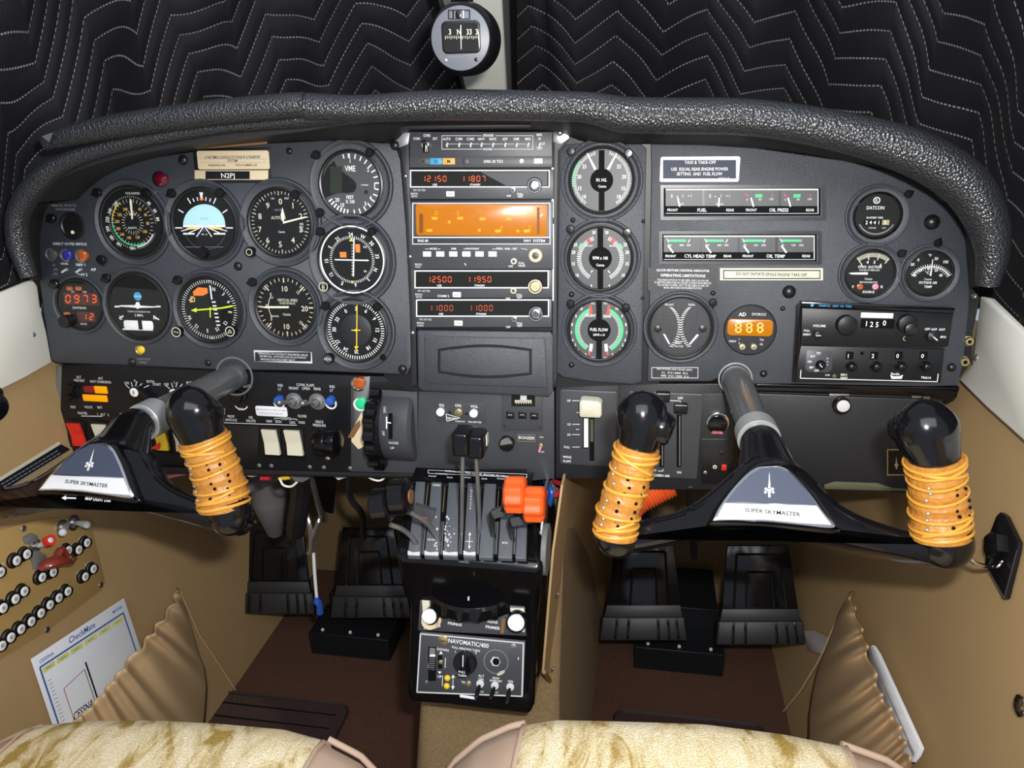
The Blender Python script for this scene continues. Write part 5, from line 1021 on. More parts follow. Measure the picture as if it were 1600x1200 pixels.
# ================================================================ left switch panel
F = FL(330, 660); t = thing('switch_console', 'black switch console under the flight panel with rocker switches, rotary knobs and white lettering', 'panel', F)
b = MB(F); b.poly([(96, 570), (640, 590), (640, 612), (548, 606), (548, 745), (100, 733), (88, 720), (94, 650)], -10, 0, 'rack', 1.0)
b.poly([(88, 572), (112, 574), (104, 640), (98, 740), (80, 745), (86, 650)], -14, -4, 'greypart', 1)
def TX(s_, x, y, h=4.0, sx=.8, m='print'): b.text(s_, x, y, h, m, .2, sx=sx)
for s_, x, y in (('ALT', 123, 589), ('RESTART', 124, 594.5), ('ALT', 157, 591), ('NOT CHARGING', 157, 596.5), ('OFF', 198, 598.5), ('R', 211, 595), ('BOTH', 235, 596), ('START', 245, 600.5), ('OFF', 260, 600.5), ('L', 273, 597), ('BOTH', 297, 598), ('TEST', 114, 636), ('VOLTS', 138, 636), ('BAT', 156, 636.5), ('MASTER', 129, 645.5), ('1   ALT   2', 161, 647.5), ('MAG', 192, 647), ('1      3', 196, 651), ('PANEL LTS', 382, 603), ('DIM', 376, 639), ('PROP', 361, 650.5), ('ANTI-ICE', 361, 656), ('OIL', 392, 652), ('DILUTE', 392, 657.5), ('IND', 438, 602), ('LT', 437, 608), ('FRONT', 459, 606.5), ('COWL FLAPS', 477, 601.5), ('OPEN', 478, 607), ('REAR', 496, 607.5), ('IND', 519, 604), ('LT', 518, 610), ('OFF', 475, 627), ('CLOSE', 472, 650), ('NAV', 421, 658), ('BCN', 435, 658.5), ('LIGHTS', 447, 654), ('LDG', 457, 660), ('TAXI', 471, 660), ('DEICE', 499, 659), ('PRESSURE', 499, 664.5)): TX(s_, x, y)
for x0, y0, a in ((209, 614, None), (272, 615, None)):
    for r0, r1, dx, dy in ((0, 0, -13, -13), (0, 0, -4, -17), (0, 0, 5, -18), (0, 0, 13, -15), (0, 0, 24, -12)): b.line(x0+dx*.5, y0+dy*.55, x0+dx, y0+dy, 1, .2, 'white')
b.line(127, 650, 160, 650.5, .9, .2, 'white'); b.line(348, 660.5, 464, 664.5, .8, .2, 'white'); b.line(429, 653.5, 440, 653.5, .7, .2, 'white'); b.line(454, 654.5, 464, 655, .7, .2, 'white'); b.arc(376, 629, 10, 11.5, 120, 240, .2, 'white')
b.line(429, 653.5, 429, 655.5, .7, .2, 'white'); b.line(464, 655, 464, 657, .7, .2, 'white'); b.line(182, 652, 182, 657, .8, .2, 'white'); b.line(206, 652, 206, 657, .8, .2, 'white')
b.poly([(356, 664), (404, 666), (402, 722), (352, 720)], 0, .6, 'black', .2); b.obj('face', t)
for x, y, r, m, t_ in ((112, 604, 7, 'plastic', 'restart_button'), (109, 620, 7, 'plastic', 'test_button')):
    b = MB(F); b.lathe(x, y, [(r, 0), (r, 1.5), (r*.6, 2), (r*.6, 9), (r*.85, 9.5), (r*.85, 13), (.01, 14)], m, 20, zc=6); b.disc(x+7, y+1, 2.5, 0, 1, 'steel', .2, 10); b.obj(t_, t)
for x, y, w_, h_, m in ((139, 608.5, 18, 10, 'darkred'), (157, 609.5, 20, 11, 'amberlamp'), (148, 622.5, 39, 10, 'amberlamp')):
    b = MB(F); b.rr(x, y, w_, h_, 1, 0, 1.6, m, .4); b.obj('warning_light', t)
for x, y, x2, s_ in ((209, 613.5, 226, 'F'), (271, 615, 283, 'R')):
    b = MB(F); b.lathe(x+6, y+15, [(17, 0), (17, 3), (15, 4), (.01, 4)], 'plastic', 32, zc=3); b.poly([(x-5, y-6), (x+5, y-7), (x+26, y+12), (x+22, y+18), (x-2, y+8)], 4, 14, 'plastic', 2.5); b.disc(x, y, 6.5, 13, 14.6, 'white', .3, 24); b.text(s_, x, y, 6, 'inkdark', 14.9); b.obj('magneto_switch', t)
def rocker(x, y, w_, h_, m, nm='rocker_switch', low=True, rot=0, m2=None):
    b = MB(F); b.rr(x, y, w_+8, h_+12, 2, 0, 2.2, 'plastic', .6, rot); 
    k = F.s; ox, oy = F.uv(x, y, 5); hh = h_*k/2; ww = w_*k/2; prof = [(-hh, 2), (-hh, 7.5 if low else 4), (-hh*.2, 4.4), (0, 4.2), (hh*.2, 4.6), (hh, 8 if not low else 5.2), (hh, 2)]
    sh = math.tan(math.radians(rot)); L_ = [[(ox+sx_*ww-q*sh, oy+q, z*.001) for q, z in prof] for sx_ in (-1, 1)]
    b.add(L_[0]+L_[1], [(i, i+1, i+8, i+7) for i in range(6)]+[tuple(range(7)), tuple(range(13, 6, -1))], m); 
    return b.obj(nm, t)
rocker(119, 679, 21, 35, 'red', rot=8); rocker(158, 681, 22, 35, 'cream', rot=6); rocker(252, 690, 18, 26, 'yellow', rot=5); rocker(285, 690, 24, 30, 'cream', rot=3); rocker(423, 691, 22, 37, 'cream', rot=4); rocker(458.5, 692, 23, 37, 'cream', rot=4)
b = MB(F); b.flat([(236, 701), (250, 690), (249, 703)], 8.5, 'red'); b.obj('rocker_marking', t)
for x, y in ((433, 627), (514, 628)):
    b = MB(F); b.ring(x+3, y+3, 6.2, 8.2, 0, 1.6, 'white', 24); b.lathe(x, y, [(6.8, 0), (6.8, 4), (5.5, 8), (3, 9), (.01, 9.3)], 'blue', 20, zc=8); b.obj('indicator_lens', t)
for x, y in ((459, 627), (495, 628)):
    b = MB(F); b.lathe(x, y, [(12, 0), (12, 1), (9, 1.5), (9, 3), (6, 4), (4, 7), (.01, 7)], 'dullsteel', 22, zc=2); p0 = F.M @ Vector((*F.uv(x, y), .005)); p1 = F.M @ Vector((*F.uv(x-12, y-7), .020)); b.tube([p0, p0.lerp(p1, .6), p1], [.0022, .0026, .0042], 'dullsteel', 10); b.sphere(p1, .0042, 'dullsteel', seg=12); b.obj('cowl_flap_toggle', t)
b = MB(F); b.lathe(371, 619, [(11, 0), (11, 5), (8, 6), (8, 12), (7, 13), (.01, 13)], 'plastic', 24, zc=8); b.obj('dimmer_knob', t)
b = MB(F); b.rr(424, 643, 47, 15, 3, 0, .8, 'paper', .2); b.text('MANEUVERING SPEED 141 MPH', 424, 640.5, 2.6, 'inkgrey', 1, sx=.9); b.text('DESCEND PWR 2300 24.5', 424, 646, 2.6, 'inkgrey', 1, sx=.9); b.obj('sticker', t, label='white sticker')
b = MB(F); b.lathe(493, 686, [(13, 0), (13, 1), (8, 1.5), (8, 3)], 'plastic', 28, zc=1); b.tube([F.M @ Vector((*F.uv(493, 687), .002)), atY(510, 690, -.05), atY(524, 691, -.05)], [.007, .009, .009], 'plastic', 20)
c0 = atY(497, 690, -.045); c1 = atY(530, 692, -.048); ax = (c1-c0)
b.tube([c0, c0+ax*.1, c0+ax*.45, c0+ax*.5, c0+ax*.85, c0+ax*.95, c0+ax], [.011, .0165, .0175, .0165, .0175, .0165, .012], 'gloss', 30); b.obj('deice_knob', t, label='large glossy black knob turned sideways')
b = MB(F); b.disc(512, 717, 3.5, 0, 1.5, 'chrome', .4, 12); b.obj('bolt', t)
# sleeve edge rivets and lower lip
b = MB(FL(330, 728)); b.poly([(100, 726), (646, 741), (646, 748), (100, 738)], 0, 3, 'black', 1)
for x in (366, 405, 424, 484, 506, 547): b.dome(x, 726+(x-360)*.03, 3.2, 0, 1.2, 'dullsteel', 10)
tag(b.obj('riveted_lip'), 'black riveted lip along the bottom edge of the switch panel', 'lip')
# bracket area with lamps and trim wheel
F = FL(590, 660); t = thing('trim_bracket', 'worn grey metal bracket plate around the black trim wheel with a bare brown patch', 'bracket', F)
b = MB(F); b.poly([(548, 588), (652, 592), (652, 748), (548, 740)], -8, -1, 'plate', .5); b.poly([(553, 590), (578, 588), (576, 618), (564, 640), (568, 690), (553, 692)], -1, .4, 'dullsteel', .3); b.poly([(550, 672), (566, 642), (568, 698), (560, 702), (549, 690)], .3, .7, 'beige', 0); b.poly([(543, 684), (554, 664), (562, 656), (563, 666), (552, 684)], .6, 1.2, 'wood', .2); b.obj('plate', t)
lamp_btn(560, 600, 11, 'jewelorange', 'orange jewel light in a chrome collar at the top of the trim wheel bracket', 'chrome', h=10, F=lambda x, y: FL(x, y)); lamp_btn(563, 632, 10.5, 'jewelgreen', 'green jewel light in a white collar beside the trim wheel', 'white', h=8, F=lambda x, y: FL(x, y))
F = FL(595, 660); t = thing('elevator_trim_wheel', 'black ribbed elevator trim wheel beside a drum shaped NOSE UP housing', 'trim wheel', F)
def wheelX(x0, x1, yc_px, Yc, R, lobes, m, b, rin=0.0, lob=.0035, seg=96):
    """wheel whose axle runs along world X, centred at photo height yc_px"""
    c = atY((x0+x1)/2, yc_px, Yc); xa = atY(x0, yc_px, Yc-R).x; xb = atY(x1, yc_px, Yc-R).x; rings = []
    for x, k in ((xa, .80), (xa, .94), (xa+(xb-xa)*.15, 1), (xb-(xb-xa)*.15, 1), (xb, .94), (xb, .80)):
        r = []
        for i in range(seg):
            a = 2*PI*i/seg; q = (math.sin(a*lobes)); rr_ = R*k+(lob*max(-.3, q) if k > .9 else 0); r.append(Vector((x, c.y-rr_*math.cos(a), c.z+rr_*math.sin(a))))
        rings.append(r)
    b.loft(rings, m)
    return c
b = MB(F); cw = wheelX(563, 583, 662, 0.005, .058, 16, 'gloss', b); b.obj('wheel', t)
b = MB(F); cdm = atY(613, 660, .01); xa = atY(584, 660, -.03).x; xb = atY(641, 660, -.03).x
rings = []
for x, k in ((xa, .80), (xa+.002, .93), (xa+.008, 1), (xb-.004, 1), (xb, .9)):
    rings.append([Vector((x, cdm.y-.046*k*math.cos(2*PI*i/48), cdm.z+.052*k*math.sin(2*PI*i/48))) for i in range(48)])
b.loft(rings, 'plate'); b.obj('drum_housing', t)
F2 = Fr((0, cdm.y-.0465, 0), (0, -1, 0), 613, 660); b = MB(F2); b.box(607, 646, 613, 686, 0, .8, 'matte'); b.line(604, 651, 604, 670, 2, 1, 'white'); b.line(604, 660, 611, 661, 2, 1.2, 'white'); b.text('NOSE', 615, 692, 4, 'print', .9, sx=1.1); b.text('UP', 613, 700, 4, 'print', .9)
b.text('TAKE', 601, 640, 4, 'print', .9, rot=90, sx=.8); b.text('OFF', 599, 677, 4, 'print', .9, rot=90, sx=.8); b.obj('scale', t)
F3 = Fr((0, cdm.y-.031, 0), (0, -1, 0.7), 613, 630); b = MB(F3); b.text('NOSE', 619, 626, 4, 'print', 4.5); b.text('DN', 619, 631, 4, 'print', 4.5); b.obj('upper_lettering', t)
# ---- wires and hoses below
def cable(pts, r, m, nm, label, cat, grp=None, seg=10, n=8):
    b = MB(); b.tube(bez(pts, n), r, m, seg); return tag(b.obj(nm), label, cat, grp)
A = atY
cable([A(322, 716, .03), A(300, 735, .01), A(275, 742, .0), A(250, 745, .02), A(225, 735, .04)], .003, 'wirepink', 'wire', 'pink wire hanging behind the left yoke under the switch panel', 'wire')
cable([A(322, 712, .03), A(298, 728, .01), A(270, 735, .0), A(245, 728, .02), A(232, 722, .04)], .003, 'wirered', 'wire', 'crimson wire hanging behind the left yoke under the switch panel', 'wire')
cable([A(300, 712, .03), A(265, 722, .0), A(240, 728, .02)], .0022, 'white', 'wire', 'white braided wire hanging behind the left yoke under the switch panel', 'wire')
cable([A(437, 748, -.005), A(443, 758, -.01), A(455, 760, -.01), A(465, 752, -.01), A(472, 742, 0), A(482, 736, .01)], .0016, 'white', 'wire', 'white wire looping from the yellow terminal below the white rocker switches', 'wire')
cable([A(380, 738, .01), A(390, 743, .0), A(402, 742, .01), A(412, 735, .02)], .0016, 'white', 'wire', 'short white wire below the left end of the grey terminal block', 'wire')
cable([A(568, 740, .0), A(580, 748, -.005), A(592, 751, -.005), A(600, 747, .0), A(596, 742, .01)], .0014, 'white', 'wire', 'thin white wire curl below the trim wheel', 'wire')
cable([A(480, 737, .0), A(492, 742, -.005), A(506, 740, -.005), A(520, 742, 0)], .0018, 'wirepink', 'wire', 'pink wire tucked under the deice pressure knob', 'wire')
b = MB(); b.quadprism([A(402, 730, .0), A(459, 732, .0), A(454, 742, .0), A(405, 741, .0)], (0, .02, 0), 'dullsteel'); tag(b.obj('terminal_block', bevel=.001), 'grey metal terminal block under the white rocker switches', 'terminal block')
b = MB(); b.tube([A(408, 747, .0), A(422, 747, .0)], .0035, 'wirered', 12); tag(b.obj('crimp_terminal'), 'red crimp terminal under the grey terminal block', 'terminal')
b = MB(); b.tube([A(436, 748, .0), A(446, 746, .0), A(454, 744, .0)], [.0025, .0038, .0045], 'yellow', 12); tag(b.obj('crimp_terminal'), 'yellow crimp terminal under the grey terminal block', 'terminal')
b = MB(); b.quadprism([A(503, 740, .01), A(552, 738, .01), A(548, 744, .01), A(528, 750, .01), A(524, 746, .01)], (0, .003, 0), 'paper'); tag(b.obj('paper_tag'), 'pale torn tag dangling below the switch panel edge', 'tag')
cable([A(374, 730, -.005), A(376, 770, .01), A(372, 776, .01)], .006, 'rubber', 'hose', 'short black hose just right of the left yoke wrap', 'hose')
cable([A(470, 736, -.003), A(471, 760, .07), A(466, 800, .10), A(462, 830, .14)], .016, 'rubber', 'hose', 'thick black hose running down to the left rudder pedal', 'hose')
cable([A(547, 738, -.006), A(546, 770, .08), A(552, 785, .1), A(566, 805, .12), A(568, 840, .16)], .005, 'rubber', 'hose', 'thin black rod bending down to the inner left pedal', 'rod')
cable([A(484, 738, -.003), A(500, 800, .2), A(498, 815, .2), A(487, 845, .2)], .0045, 'alu', 'metal_line', 'bare aluminium line with the sharper bend between the left pedals', 'pipe')
cable([A(466, 738, -.003), A(470, 775, .2), A(484, 820, .2), A(486, 858, .2), A(482, 865, .2)], .0045, 'alu', 'metal_line', 'bare aluminium line closest to the thick black hose', 'pipe')
cable([A(490, 865, .12), A(492, 900, .12), A(495, 935, .12)], .0028, 'paper', 'metal_line', 'thin white line leading down to the blue fitting', 'pipe')
b = MB(); b.tube([A(494, 932, .12), A(496, 940, .12), A(499, 945, .12), A(500, 958, .12)], [.003, .007, .0055, .006], 'blue', 8); tag(b.obj('pipe_fitting'), 'bright blue pipe fitting beside the left rudder pedal', 'fitting')
b = MB(); b.tube(bez([A(385, 765, .25), A(430, 745, .25), A(450, 735, .2)]), .010, 'greypart', 16); tag(b.obj('duct'), 'grey tube slanting up behind the left yoke wrap', 'duct')
b = MB(); c = bez([A(420, 740, .3), A(422, 775, .3), A(425, 800, .3), A(430, 830, .32)]); n = len(c); b.tube(c, [.035-.02*max(0, (i/n-.45))/.55 for i in range(n)], 'greypart', 24); tag(b.obj('canister'), 'dull grey canister on the bulkhead behind the outer left pedal', 'canister')
b = MB(); b.loft([[A(480, 738, -.004), A(526, 738, -.004), A(526, 738, .004), A(480, 738, .004)], [A(494, 770, .10), A(524, 770, .10), A(524, 770, .11), A(494, 770, .11)], [A(508, 800, .2), A(521, 803, .2), A(521, 803, .21), A(508, 800, .21)]], 'matte'); tag(b.obj('hanging_flap'), 'black fabric flap hanging between the left pedals', 'flap')
cable([A(1020, 752, .05), A(1000, 775, .04), A(980, 790, .04), A(965, 800, .05)], .001, 'rubber', 'wire', 'black wire behind the orange hose', 'wire')
# orange ribbed hose
b = MB(); c = bez([A(1045, 752, .02), A(1010, 770, .01), A(985, 785, .01), A(972, 812, .03), A(980, 835, .06)], 24); n = len(c)
b.tube(c, [.021+.0014*math.sin(i*1.9) for i in range(n)], 'hose', 20); tag(b.obj('ribbed_hose'), 'orange ribbed air hose behind the left horn of the right yoke', 'hose')
cable([A(1008, 790, .06), A(1009, 830, .1)], .009, 'gloss', 'hose', 'glossy black tube beside the orange ribbed hose', 'hose')
cable([A(1078, 755, -.008), A(1080, 800, .14), A(1085, 870, .26)], .006, 'rubber', 'hose', 'black tube dropping behind the right yoke crossbar', 'hose')
for pts, m, lab in (([A(852, 752, .02), A(862, 768, .0), A(858, 790, .0)], 'blue', 'blue'), ([A(866, 752, .02), A(880, 760, .0), A(868, 775, .0)], 'wirered', 'red'), ([A(862, 750, .03), A(870, 790, .02), A(864, 810, .02)], 'olive', 'olive green')):
    cable(pts, .0035, m, 'wire', lab+' wire at the upper right corner of the pedestal', 'wire')
# ================================================================ pedals
def pedal(cx_px, top, bot, wt, wb, Y, label, skew=0):
    """foot pedal: upper trapezoid plate with nested ribs, lower box tread"""
    F = Fr((0, Y, 0), (0, -1, .45), cx_px, (top+bot)/2); t = thing('rudder_pedal', label, 'pedal', F); ym = top+(bot-top)*.64; yl = top+(bot-top)*.78
    def xs(y, f=1.0): k = (y-top)/(bot-top); w_ = (wt+(wb-wt)*k)/2*f; c = cx_px+skew*k; return c-w_, c+w_
    b = MB(F); a = xs(top); c = xs(ym); b.poly([(a[0], top), (a[1], top), (c[1], ym), (c[0], ym)], -6, 0, 'gloss', 1.5)
    for f, y0 in ((.68, top+14), (.36, top+(ym-top)*.42)):
        a = xs(y0, f); c = xs(ym, f*1.02); 
        for p, q in (((a[0], y0), (a[1], y0)), ((a[0], y0), (c[0], ym)), ((a[1], y0), (c[1], ym))):
            P0, P1 = Vector((*F.uv(*p), 0.0005)), Vector((*F.uv(*q), 0.0005)); b.tube([P0, P1], .0022, 'gloss', 8, W=False)
    b.obj('plate', t)
    b = MB(F); c = xs(ym); e = xs(yl); g = xs(bot)
    b.poly([(c[0], ym), (c[1], ym), (e[1]+2, yl), (e[0]-2, yl)], -4, 5, 'rubber', 1.5); b.poly([(e[0]-4, yl-2), (e[1]+4, yl-2), (g[1]+4, bot), (g[0]-4, bot)], -20, 12, 'rubber', 3)
    for k in (.16, .31, .69, .82, .93):
        x = e[0]+(e[1]-e[0])*k; x2 = g[0]+(g[1]-g[0])*k; b.poly([(x-2.2, yl), (x+2.2, yl), (x2+2.2, bot-2), (x2-2.2, bot-2)], 10, 14, 'gloss', .8)
    b.obj('tread', t)
pedal(428, 818, 960, 88, 118, .26, 'outer left black rudder pedal, closest to the left cabin wall')
pedal(575, 824, 966, 80, 118, .26, 'inner left black rudder pedal, tucked against the pedestal', 4)
pedal(1007, 848, 1001, 92, 128, .24, 'black rudder pedal nearest the tan pedestal cover, under the right yoke', -2)
pedal(1184, 852, 1008, 96, 132, .24, 'black rudder pedal farthest right, below the middle of the right yoke', 6)
F = FZ(558, 1000, .03); b = MB(F); 
def box3(b, x0, x1, y0, y1, z0, z1, m): b.quadprism([(x0, y0, z0), (x1, y0, z0), (x1, y0, z1), (x0, y0, z1)], (0, y1-y0, 0), m)
for (pa, pb, lab, ys) in (((487, 1022), (612, 1030), 'low black metal box on the floor below the inner left pedal', .0), ((990, 1045), (1129, 1055), 'low black metal box on the floor between the right pedals', .0)):
    p0 = atZ(*pa, .0); p1 = atZ(*pb, .0); b = MB(); box3(b, p0.x, p1.x, p0.y, p0.y+.10, .002, .055, 'rack'); box3(b, p0.x+.02, p1.x-.01, p0.y+.08, .60, .002, .10, 'rack')
    for k in (.15, .5, .85): b.sphere((p0.x+(p1.x-p0.x)*k, p0.y+.012, .056), .004, 'cream', seg=8, rings=6)
    tag(b.obj('pedal_base_box', bevel=.003), lab, 'box')
for (a, c, lab) in (((345, 1084), (520, 1200), 'clear ribbed floor mat on the left footwell carpet'), ((960, 1112), (1180, 1200), 'clear ribbed floor mat on the right footwell carpet')):
    p0, p1 = atZ(*a, .0), atZ(*c, .0); b = MB(); b.v = []; x0, x1, y1, y0 = min(p0.x, p1.x), max(p0.x, p1.x), p0.y, p0.y-.32
    x1 = x0+.27; pts = [(x0+.135+x, (y0+y1)/2+y) for x, y in rrpts(.27, .32, .02)]; n = len(pts); b.add([(x, y, .001) for x, y in pts]+[(x, y, .005) for x, y in pts], [tuple(range(n, 2*n))]+[(i, (i+1) % n, (i+1) % n+n, i+n) for i in range(n)], 'matclear'if 'matclear' in MATS else 'carpet')
    for i in range(9): b.tube([(x0+.02, y0+.03+i*.033, .0055), (x1-.02, y0+.03+i*.033, .0055)], .0014, 'matte', 6)
    b.tube([(p[0], p[1], .006) for p in pts+pts[:1]], .002, 'rubber', 6); tag(b.obj('floor_mat'), lab, 'mat')
# ================================================================ yokes
YW = -0.27
WT = math.radians(39); WN = Vector((0, -math.cos(WT), math.sin(WT)))
FR = Fr(atY(1207, 790, YW), WN, 1207, 790)
def yoke(label):
    F = FR; t = thing('control_yoke', label, 'yoke', F)
    def L(px, py, Y): return F.Mi @ F.hit(px, py, YW-Y)
    def LY(px, py, Y): return F.Mi @ atY(px, py, Y)
    b = MB(F)
    # crossbar + hub casting as one lofted outline
    out = [(941, 838), (944, 850), (958, 859), (985, 858), (1030, 850), (1080, 840), (1155, 831), (1215, 831), (1300, 844), (1375, 860), (1450, 877), (1478, 882), (1498, 876), (1506, 855), (1500, 838), (1470, 836), (1432, 830), (1380, 815), (1340, 799), (1305, 776), (1275, 746), (1250, 724), (1232, 712), (1214, 703), (1198, 702), (1180, 708), (1165, 719), (1142, 738), (1117, 760), (1085, 784), (1055, 798), (1020, 806), (988, 815), (955, 822)]
    sm = bez([(x, y, 0) for x, y in out+out[:1]], 3)[:-1]
    b.prism([F.uv(p.x, p.y, 12) for p in sm], -22, 12, 'gloss', 8)
    hub = [(1104, 820), (1120, 790), (1150, 750), (1175, 724), (1196, 715), (1214, 716), (1240, 732), (1275, 772), (1300, 806), (1315, 832), (1260, 829), (1200, 822), (1150, 820)]
    sm = bez([(x, y, 0) for x, y in hub+hub[:1]], 3)[:-1]; b.prism([F.uv(p.x, p.y, 20) for p in sm], 8, 20, 'gloss', 5)
    # hub column back to the shaft
    c = [LY(1206, 762, -.255), LY(1200, 740, -.240), LY(1192, 702, -.218), LY(1188, 692, -.205)]
    b.tube(c, [.034, .028, .0205, .0190], 'gloss', 28, W=False)
    # horns
    def horn(pts, m='gloss'):
        q = bez([(*L(x, y, Y),) for x, y, Y, r in pts], 6); rr_ = bez([(r, 0, 0) for *_, r in pts], 6); b.tube(q, [r.x for r in rr_], m, 24, W=False)
    horn([(985, 845, -.272, .012), (968, 843, -.276, .0175), (961, 832, -.280, .0185), (968, 800, -.29, .0165), (985, 740, -.305, .0165), (998, 690, -.320, .0170), (1003, 668, -.325, .0205), (1003, 645, -.328, .0220), (1002, 630, -.328, .0190), (1001, 620, -.326, .008)])
    horn([(1012, 664, -.322, .014), (1028, 667, -.325, .0155), (1040, 670, -.325, .0150), (1049, 672, -.325, .0115), (1052, 673, -.325, .006)])
    horn([(1452, 858, -.272, .012), (1476, 858, -.276, .0175), (1482, 846, -.280, .0195), (1470, 800, -.29, .0195), (1464, 750, -.305, .0190), (1458, 710, -.320, .0205), (1450, 685, -.325, .0245), (1445, 665, -.328, .0255), (1443, 648, -.328, .021), (1442, 640, -.326, .009)])
    horn([(1440, 680, -.320, .016), (1420, 670, -.312, .016), (1408, 662, -.304, .013), (1402, 660, -.300, .007)])
    b.obj('frame', t, sharp=45)
    # leather wraps
    for k, (P_, R_) in enumerate(((((961, 838, -.280), (966, 800, -.29), (984, 745, -.305), (997, 697, -.319)), (.0190, .0190, .0185, .0195)), (((1471, 840, -.280), (1468, 800, -.29), (1464, 755, -.305), (1459, 714, -.319)), (.0230, .0230, .0215, .0225)))):
        c = bez([L(*p) for p in P_], 16); rr_ = bez([(r, 0, 0) for r in R_], 16); n = len(c)
        b = MB(F); b.tube(c, [q.x+.0006*math.sin(i*.9)+.0004*math.sin(i*2.3) for i, q in enumerate(rr_)], 'leather', 36, W=False)
        w_ = b.obj('handle_wrap', t, sharp=60, label='orange leather wrap')
        def surf(s_, ang, off=.0006):
            i = min(n-2, int(s_*(n-1))); f = s_*(n-1)-i; p = c[i].lerp(c[i+1], f); d = (c[min(n-1, i+2)]-c[max(0, i-1)]).normalized(); r = rr_[i].x*(1-f)+rr_[i+1].x*f+off
            fw = (Vector((0, 0, 1))-d*d.z).normalized(); sd = d.cross(fw); return p+(fw*math.cos(ang)+sd*math.sin(ang))*r
        b = MB(F)
        for s0, s1 in ((.05, .08), (.13, .20), (.34, .30), (.52, .58), (.74, .70), (.84, .90), (.95, .93)):
            b.tube([surf(max(.01, min(.99, s0+(s1-s0)*i/24*1.0+.012*math.sin(i*.5))), -PI+2*PI*i/24, .0004) for i in range(25)], .0019, 'cord', 8, W=False, flat=.7)
        for s0, s1, a0, a1 in ((.10, .30, -1.0, .9), (.78, .93, 1.0, -.9)):
            b.tube([surf(s0+(s1-s0)*i/12, a0+(a1-a0)*i/12, .0004) for i in range(13)], .0015, 'cord', 8, W=False)
        b.obj('lacing', w_)
        b = MB(F); rnd = random.Random(3+k)
        for i in range(22):
            s_ = .22+.56*(i/22)+rnd.uniform(-.01, .01); a = (-.7, .1, .75)[i % 3]+rnd.uniform(-.15, .15); p = surf(s_, a, .0003); d = (p-c[int(s_*(n-1))]).normalized(); b.sphere(p, .0017, 'matte' if i % 3 else 'dullsteel', W=False, sc=(1, 1, .5), seg=8, rings=5)
        b.obj('punch_holes', w_)
    # badge
    b = MB(F)
    rimp = [(1113, 814), (1126, 789), (1148, 760), (1171, 737), (1190, 727.5), (1206, 725.5), (1222, 728.5), (1241, 740), (1265, 768), (1288, 800), (1304, 824), (1250, 820), (1200, 815), (1150, 813)]
    sm = bez([(x, y, 0) for x, y in rimp+rimp[:1]], 4)[:-1]
    b.prism([F.uv(p.x, p.y, 21.5) for p in sm], 19, 21.5, 'chrome', .8)
    def shrink(pts, k, cx=1207, cy=788): return [(cx+(x-cx)*k, cy+(y-cy)*k) for x, y in pts]
    def clip(y0, y1):
        s_ = shrink([(p.x, p.y) for p in sm], .955); lo = []; rr2 = [p for p in s_ if y0 <= p[1] <= y1]; return rr2
    top = [(1134, 784), (1151, 762), (1173, 741), (1190, 731.5), (1206, 729.5), (1221, 732), (1239, 743), (1261, 769), (1275, 788)]
    b.poly(top, 20, 22.2, 'badgeblue'); b.poly([(1132, 786), (1276, 790), (1299, 820), (1250, 817), (1200, 812), (1150, 810), (1119, 811)], 20, 22.4, 'silver', .3)
    b.text('SUPER SKYMASTER', 1207, 800, 6.6, 'inkdark', 22.7, rot=1.2, sx=1.10)
    cx_, cy_ = 1202, 765
    b.flat([(cx_, cy_-28), (cx_+2.2, cy_-2), (cx_-1.8, cy_-2)], 22.4, 'silver')
    for dx, dy, r in ((-5, -1, 2.6), (5, -1, 2.6), (-6, 4, 2.2), (6, 4, 2.2), (0, 2, 3.2), (0, 7, 2.0)): b.disc(cx_+dx, cy_+dy, r, 22, 22.8, 'silver', .2, 8)
    b.box(cx_-1.5, cy_+5, cx_+2, cy_+12, 22, 22.8, 'silver'); b.obj('badge', t, label='chrome edged badge lettered SUPER SKYMASTER')
    return t, L
tR, LR = yoke('right control yoke with orange leather wrapped horns, standing in front of the glovebox')
def shaft(parent, F, p0, p1, name='shaft'):
    d = (p1-p0); b = MB(F); n = 8; b.tube([p0-d*.02, p0+d*.66, p0+d*1.04], [.0168, .0168, .0168], 'steelshaft', 32, W=False); b.obj(name, parent, label='polished metal control shaft')
    b = MB(F); b.tube([p0+d*.80, p0+d*.805, p0+d*.925, p0+d*.93], [.0185, .0205, .0205, .0195], 'collargrey', 32, W=False); b.obj('collar', parent, label='brushed silver collar')
pR0 = FR.Mi @ FP(1149, 592).hit(1149, 592, .0); pR1 = FR.Mi @ atY(1190, 697, -.212); shaft(tR, FR, pR0, pR1)
# left yoke: the same wheel, copied with its parts
ML = Fr(atY(168, 748, YW), WN, 168, 748).M.copy()
tL = tR.copy(); COL.objects.link(tL); tL['label'] = 'left control yoke cut off by the photo edge, with one orange leather wrapped horn showing'
RZ = Matrix.Rotation(math.radians(-1.0), 4, 'Z'); RX = Matrix.Rotation(math.radians(0), 4, 'X')
ML = ML @ RX @ RZ @ Matrix.Diagonal((1.05, 1.03, 1.03, 1)); tL.matrix_world = ML; MW[tL.name] = ML
for ch in list(tR.children):
    if ch.name.startswith(('shaft', 'collar')): continue
    c = ch.copy(); COL.objects.link(c); c.parent = tL
    for g in ch.children: e = g.copy(); COL.objects.link(e); e.parent = c
class _F: pass
FLY = _F(); FLY.M = ML; FLY.Mi = ML.inverted(); FLY.s = FR.s
pL0 = FLY.Mi @ FP(366, 588).hit(366, 588, 0); pL1 = FLY.Mi @ (ML @ (FR.Mi @ atY(1190, 697, -.212))); shaft(tL, FLY, pL0, pL1)
FQ = Fr(ML.translation+WN*.0140, WN, 150, 780)
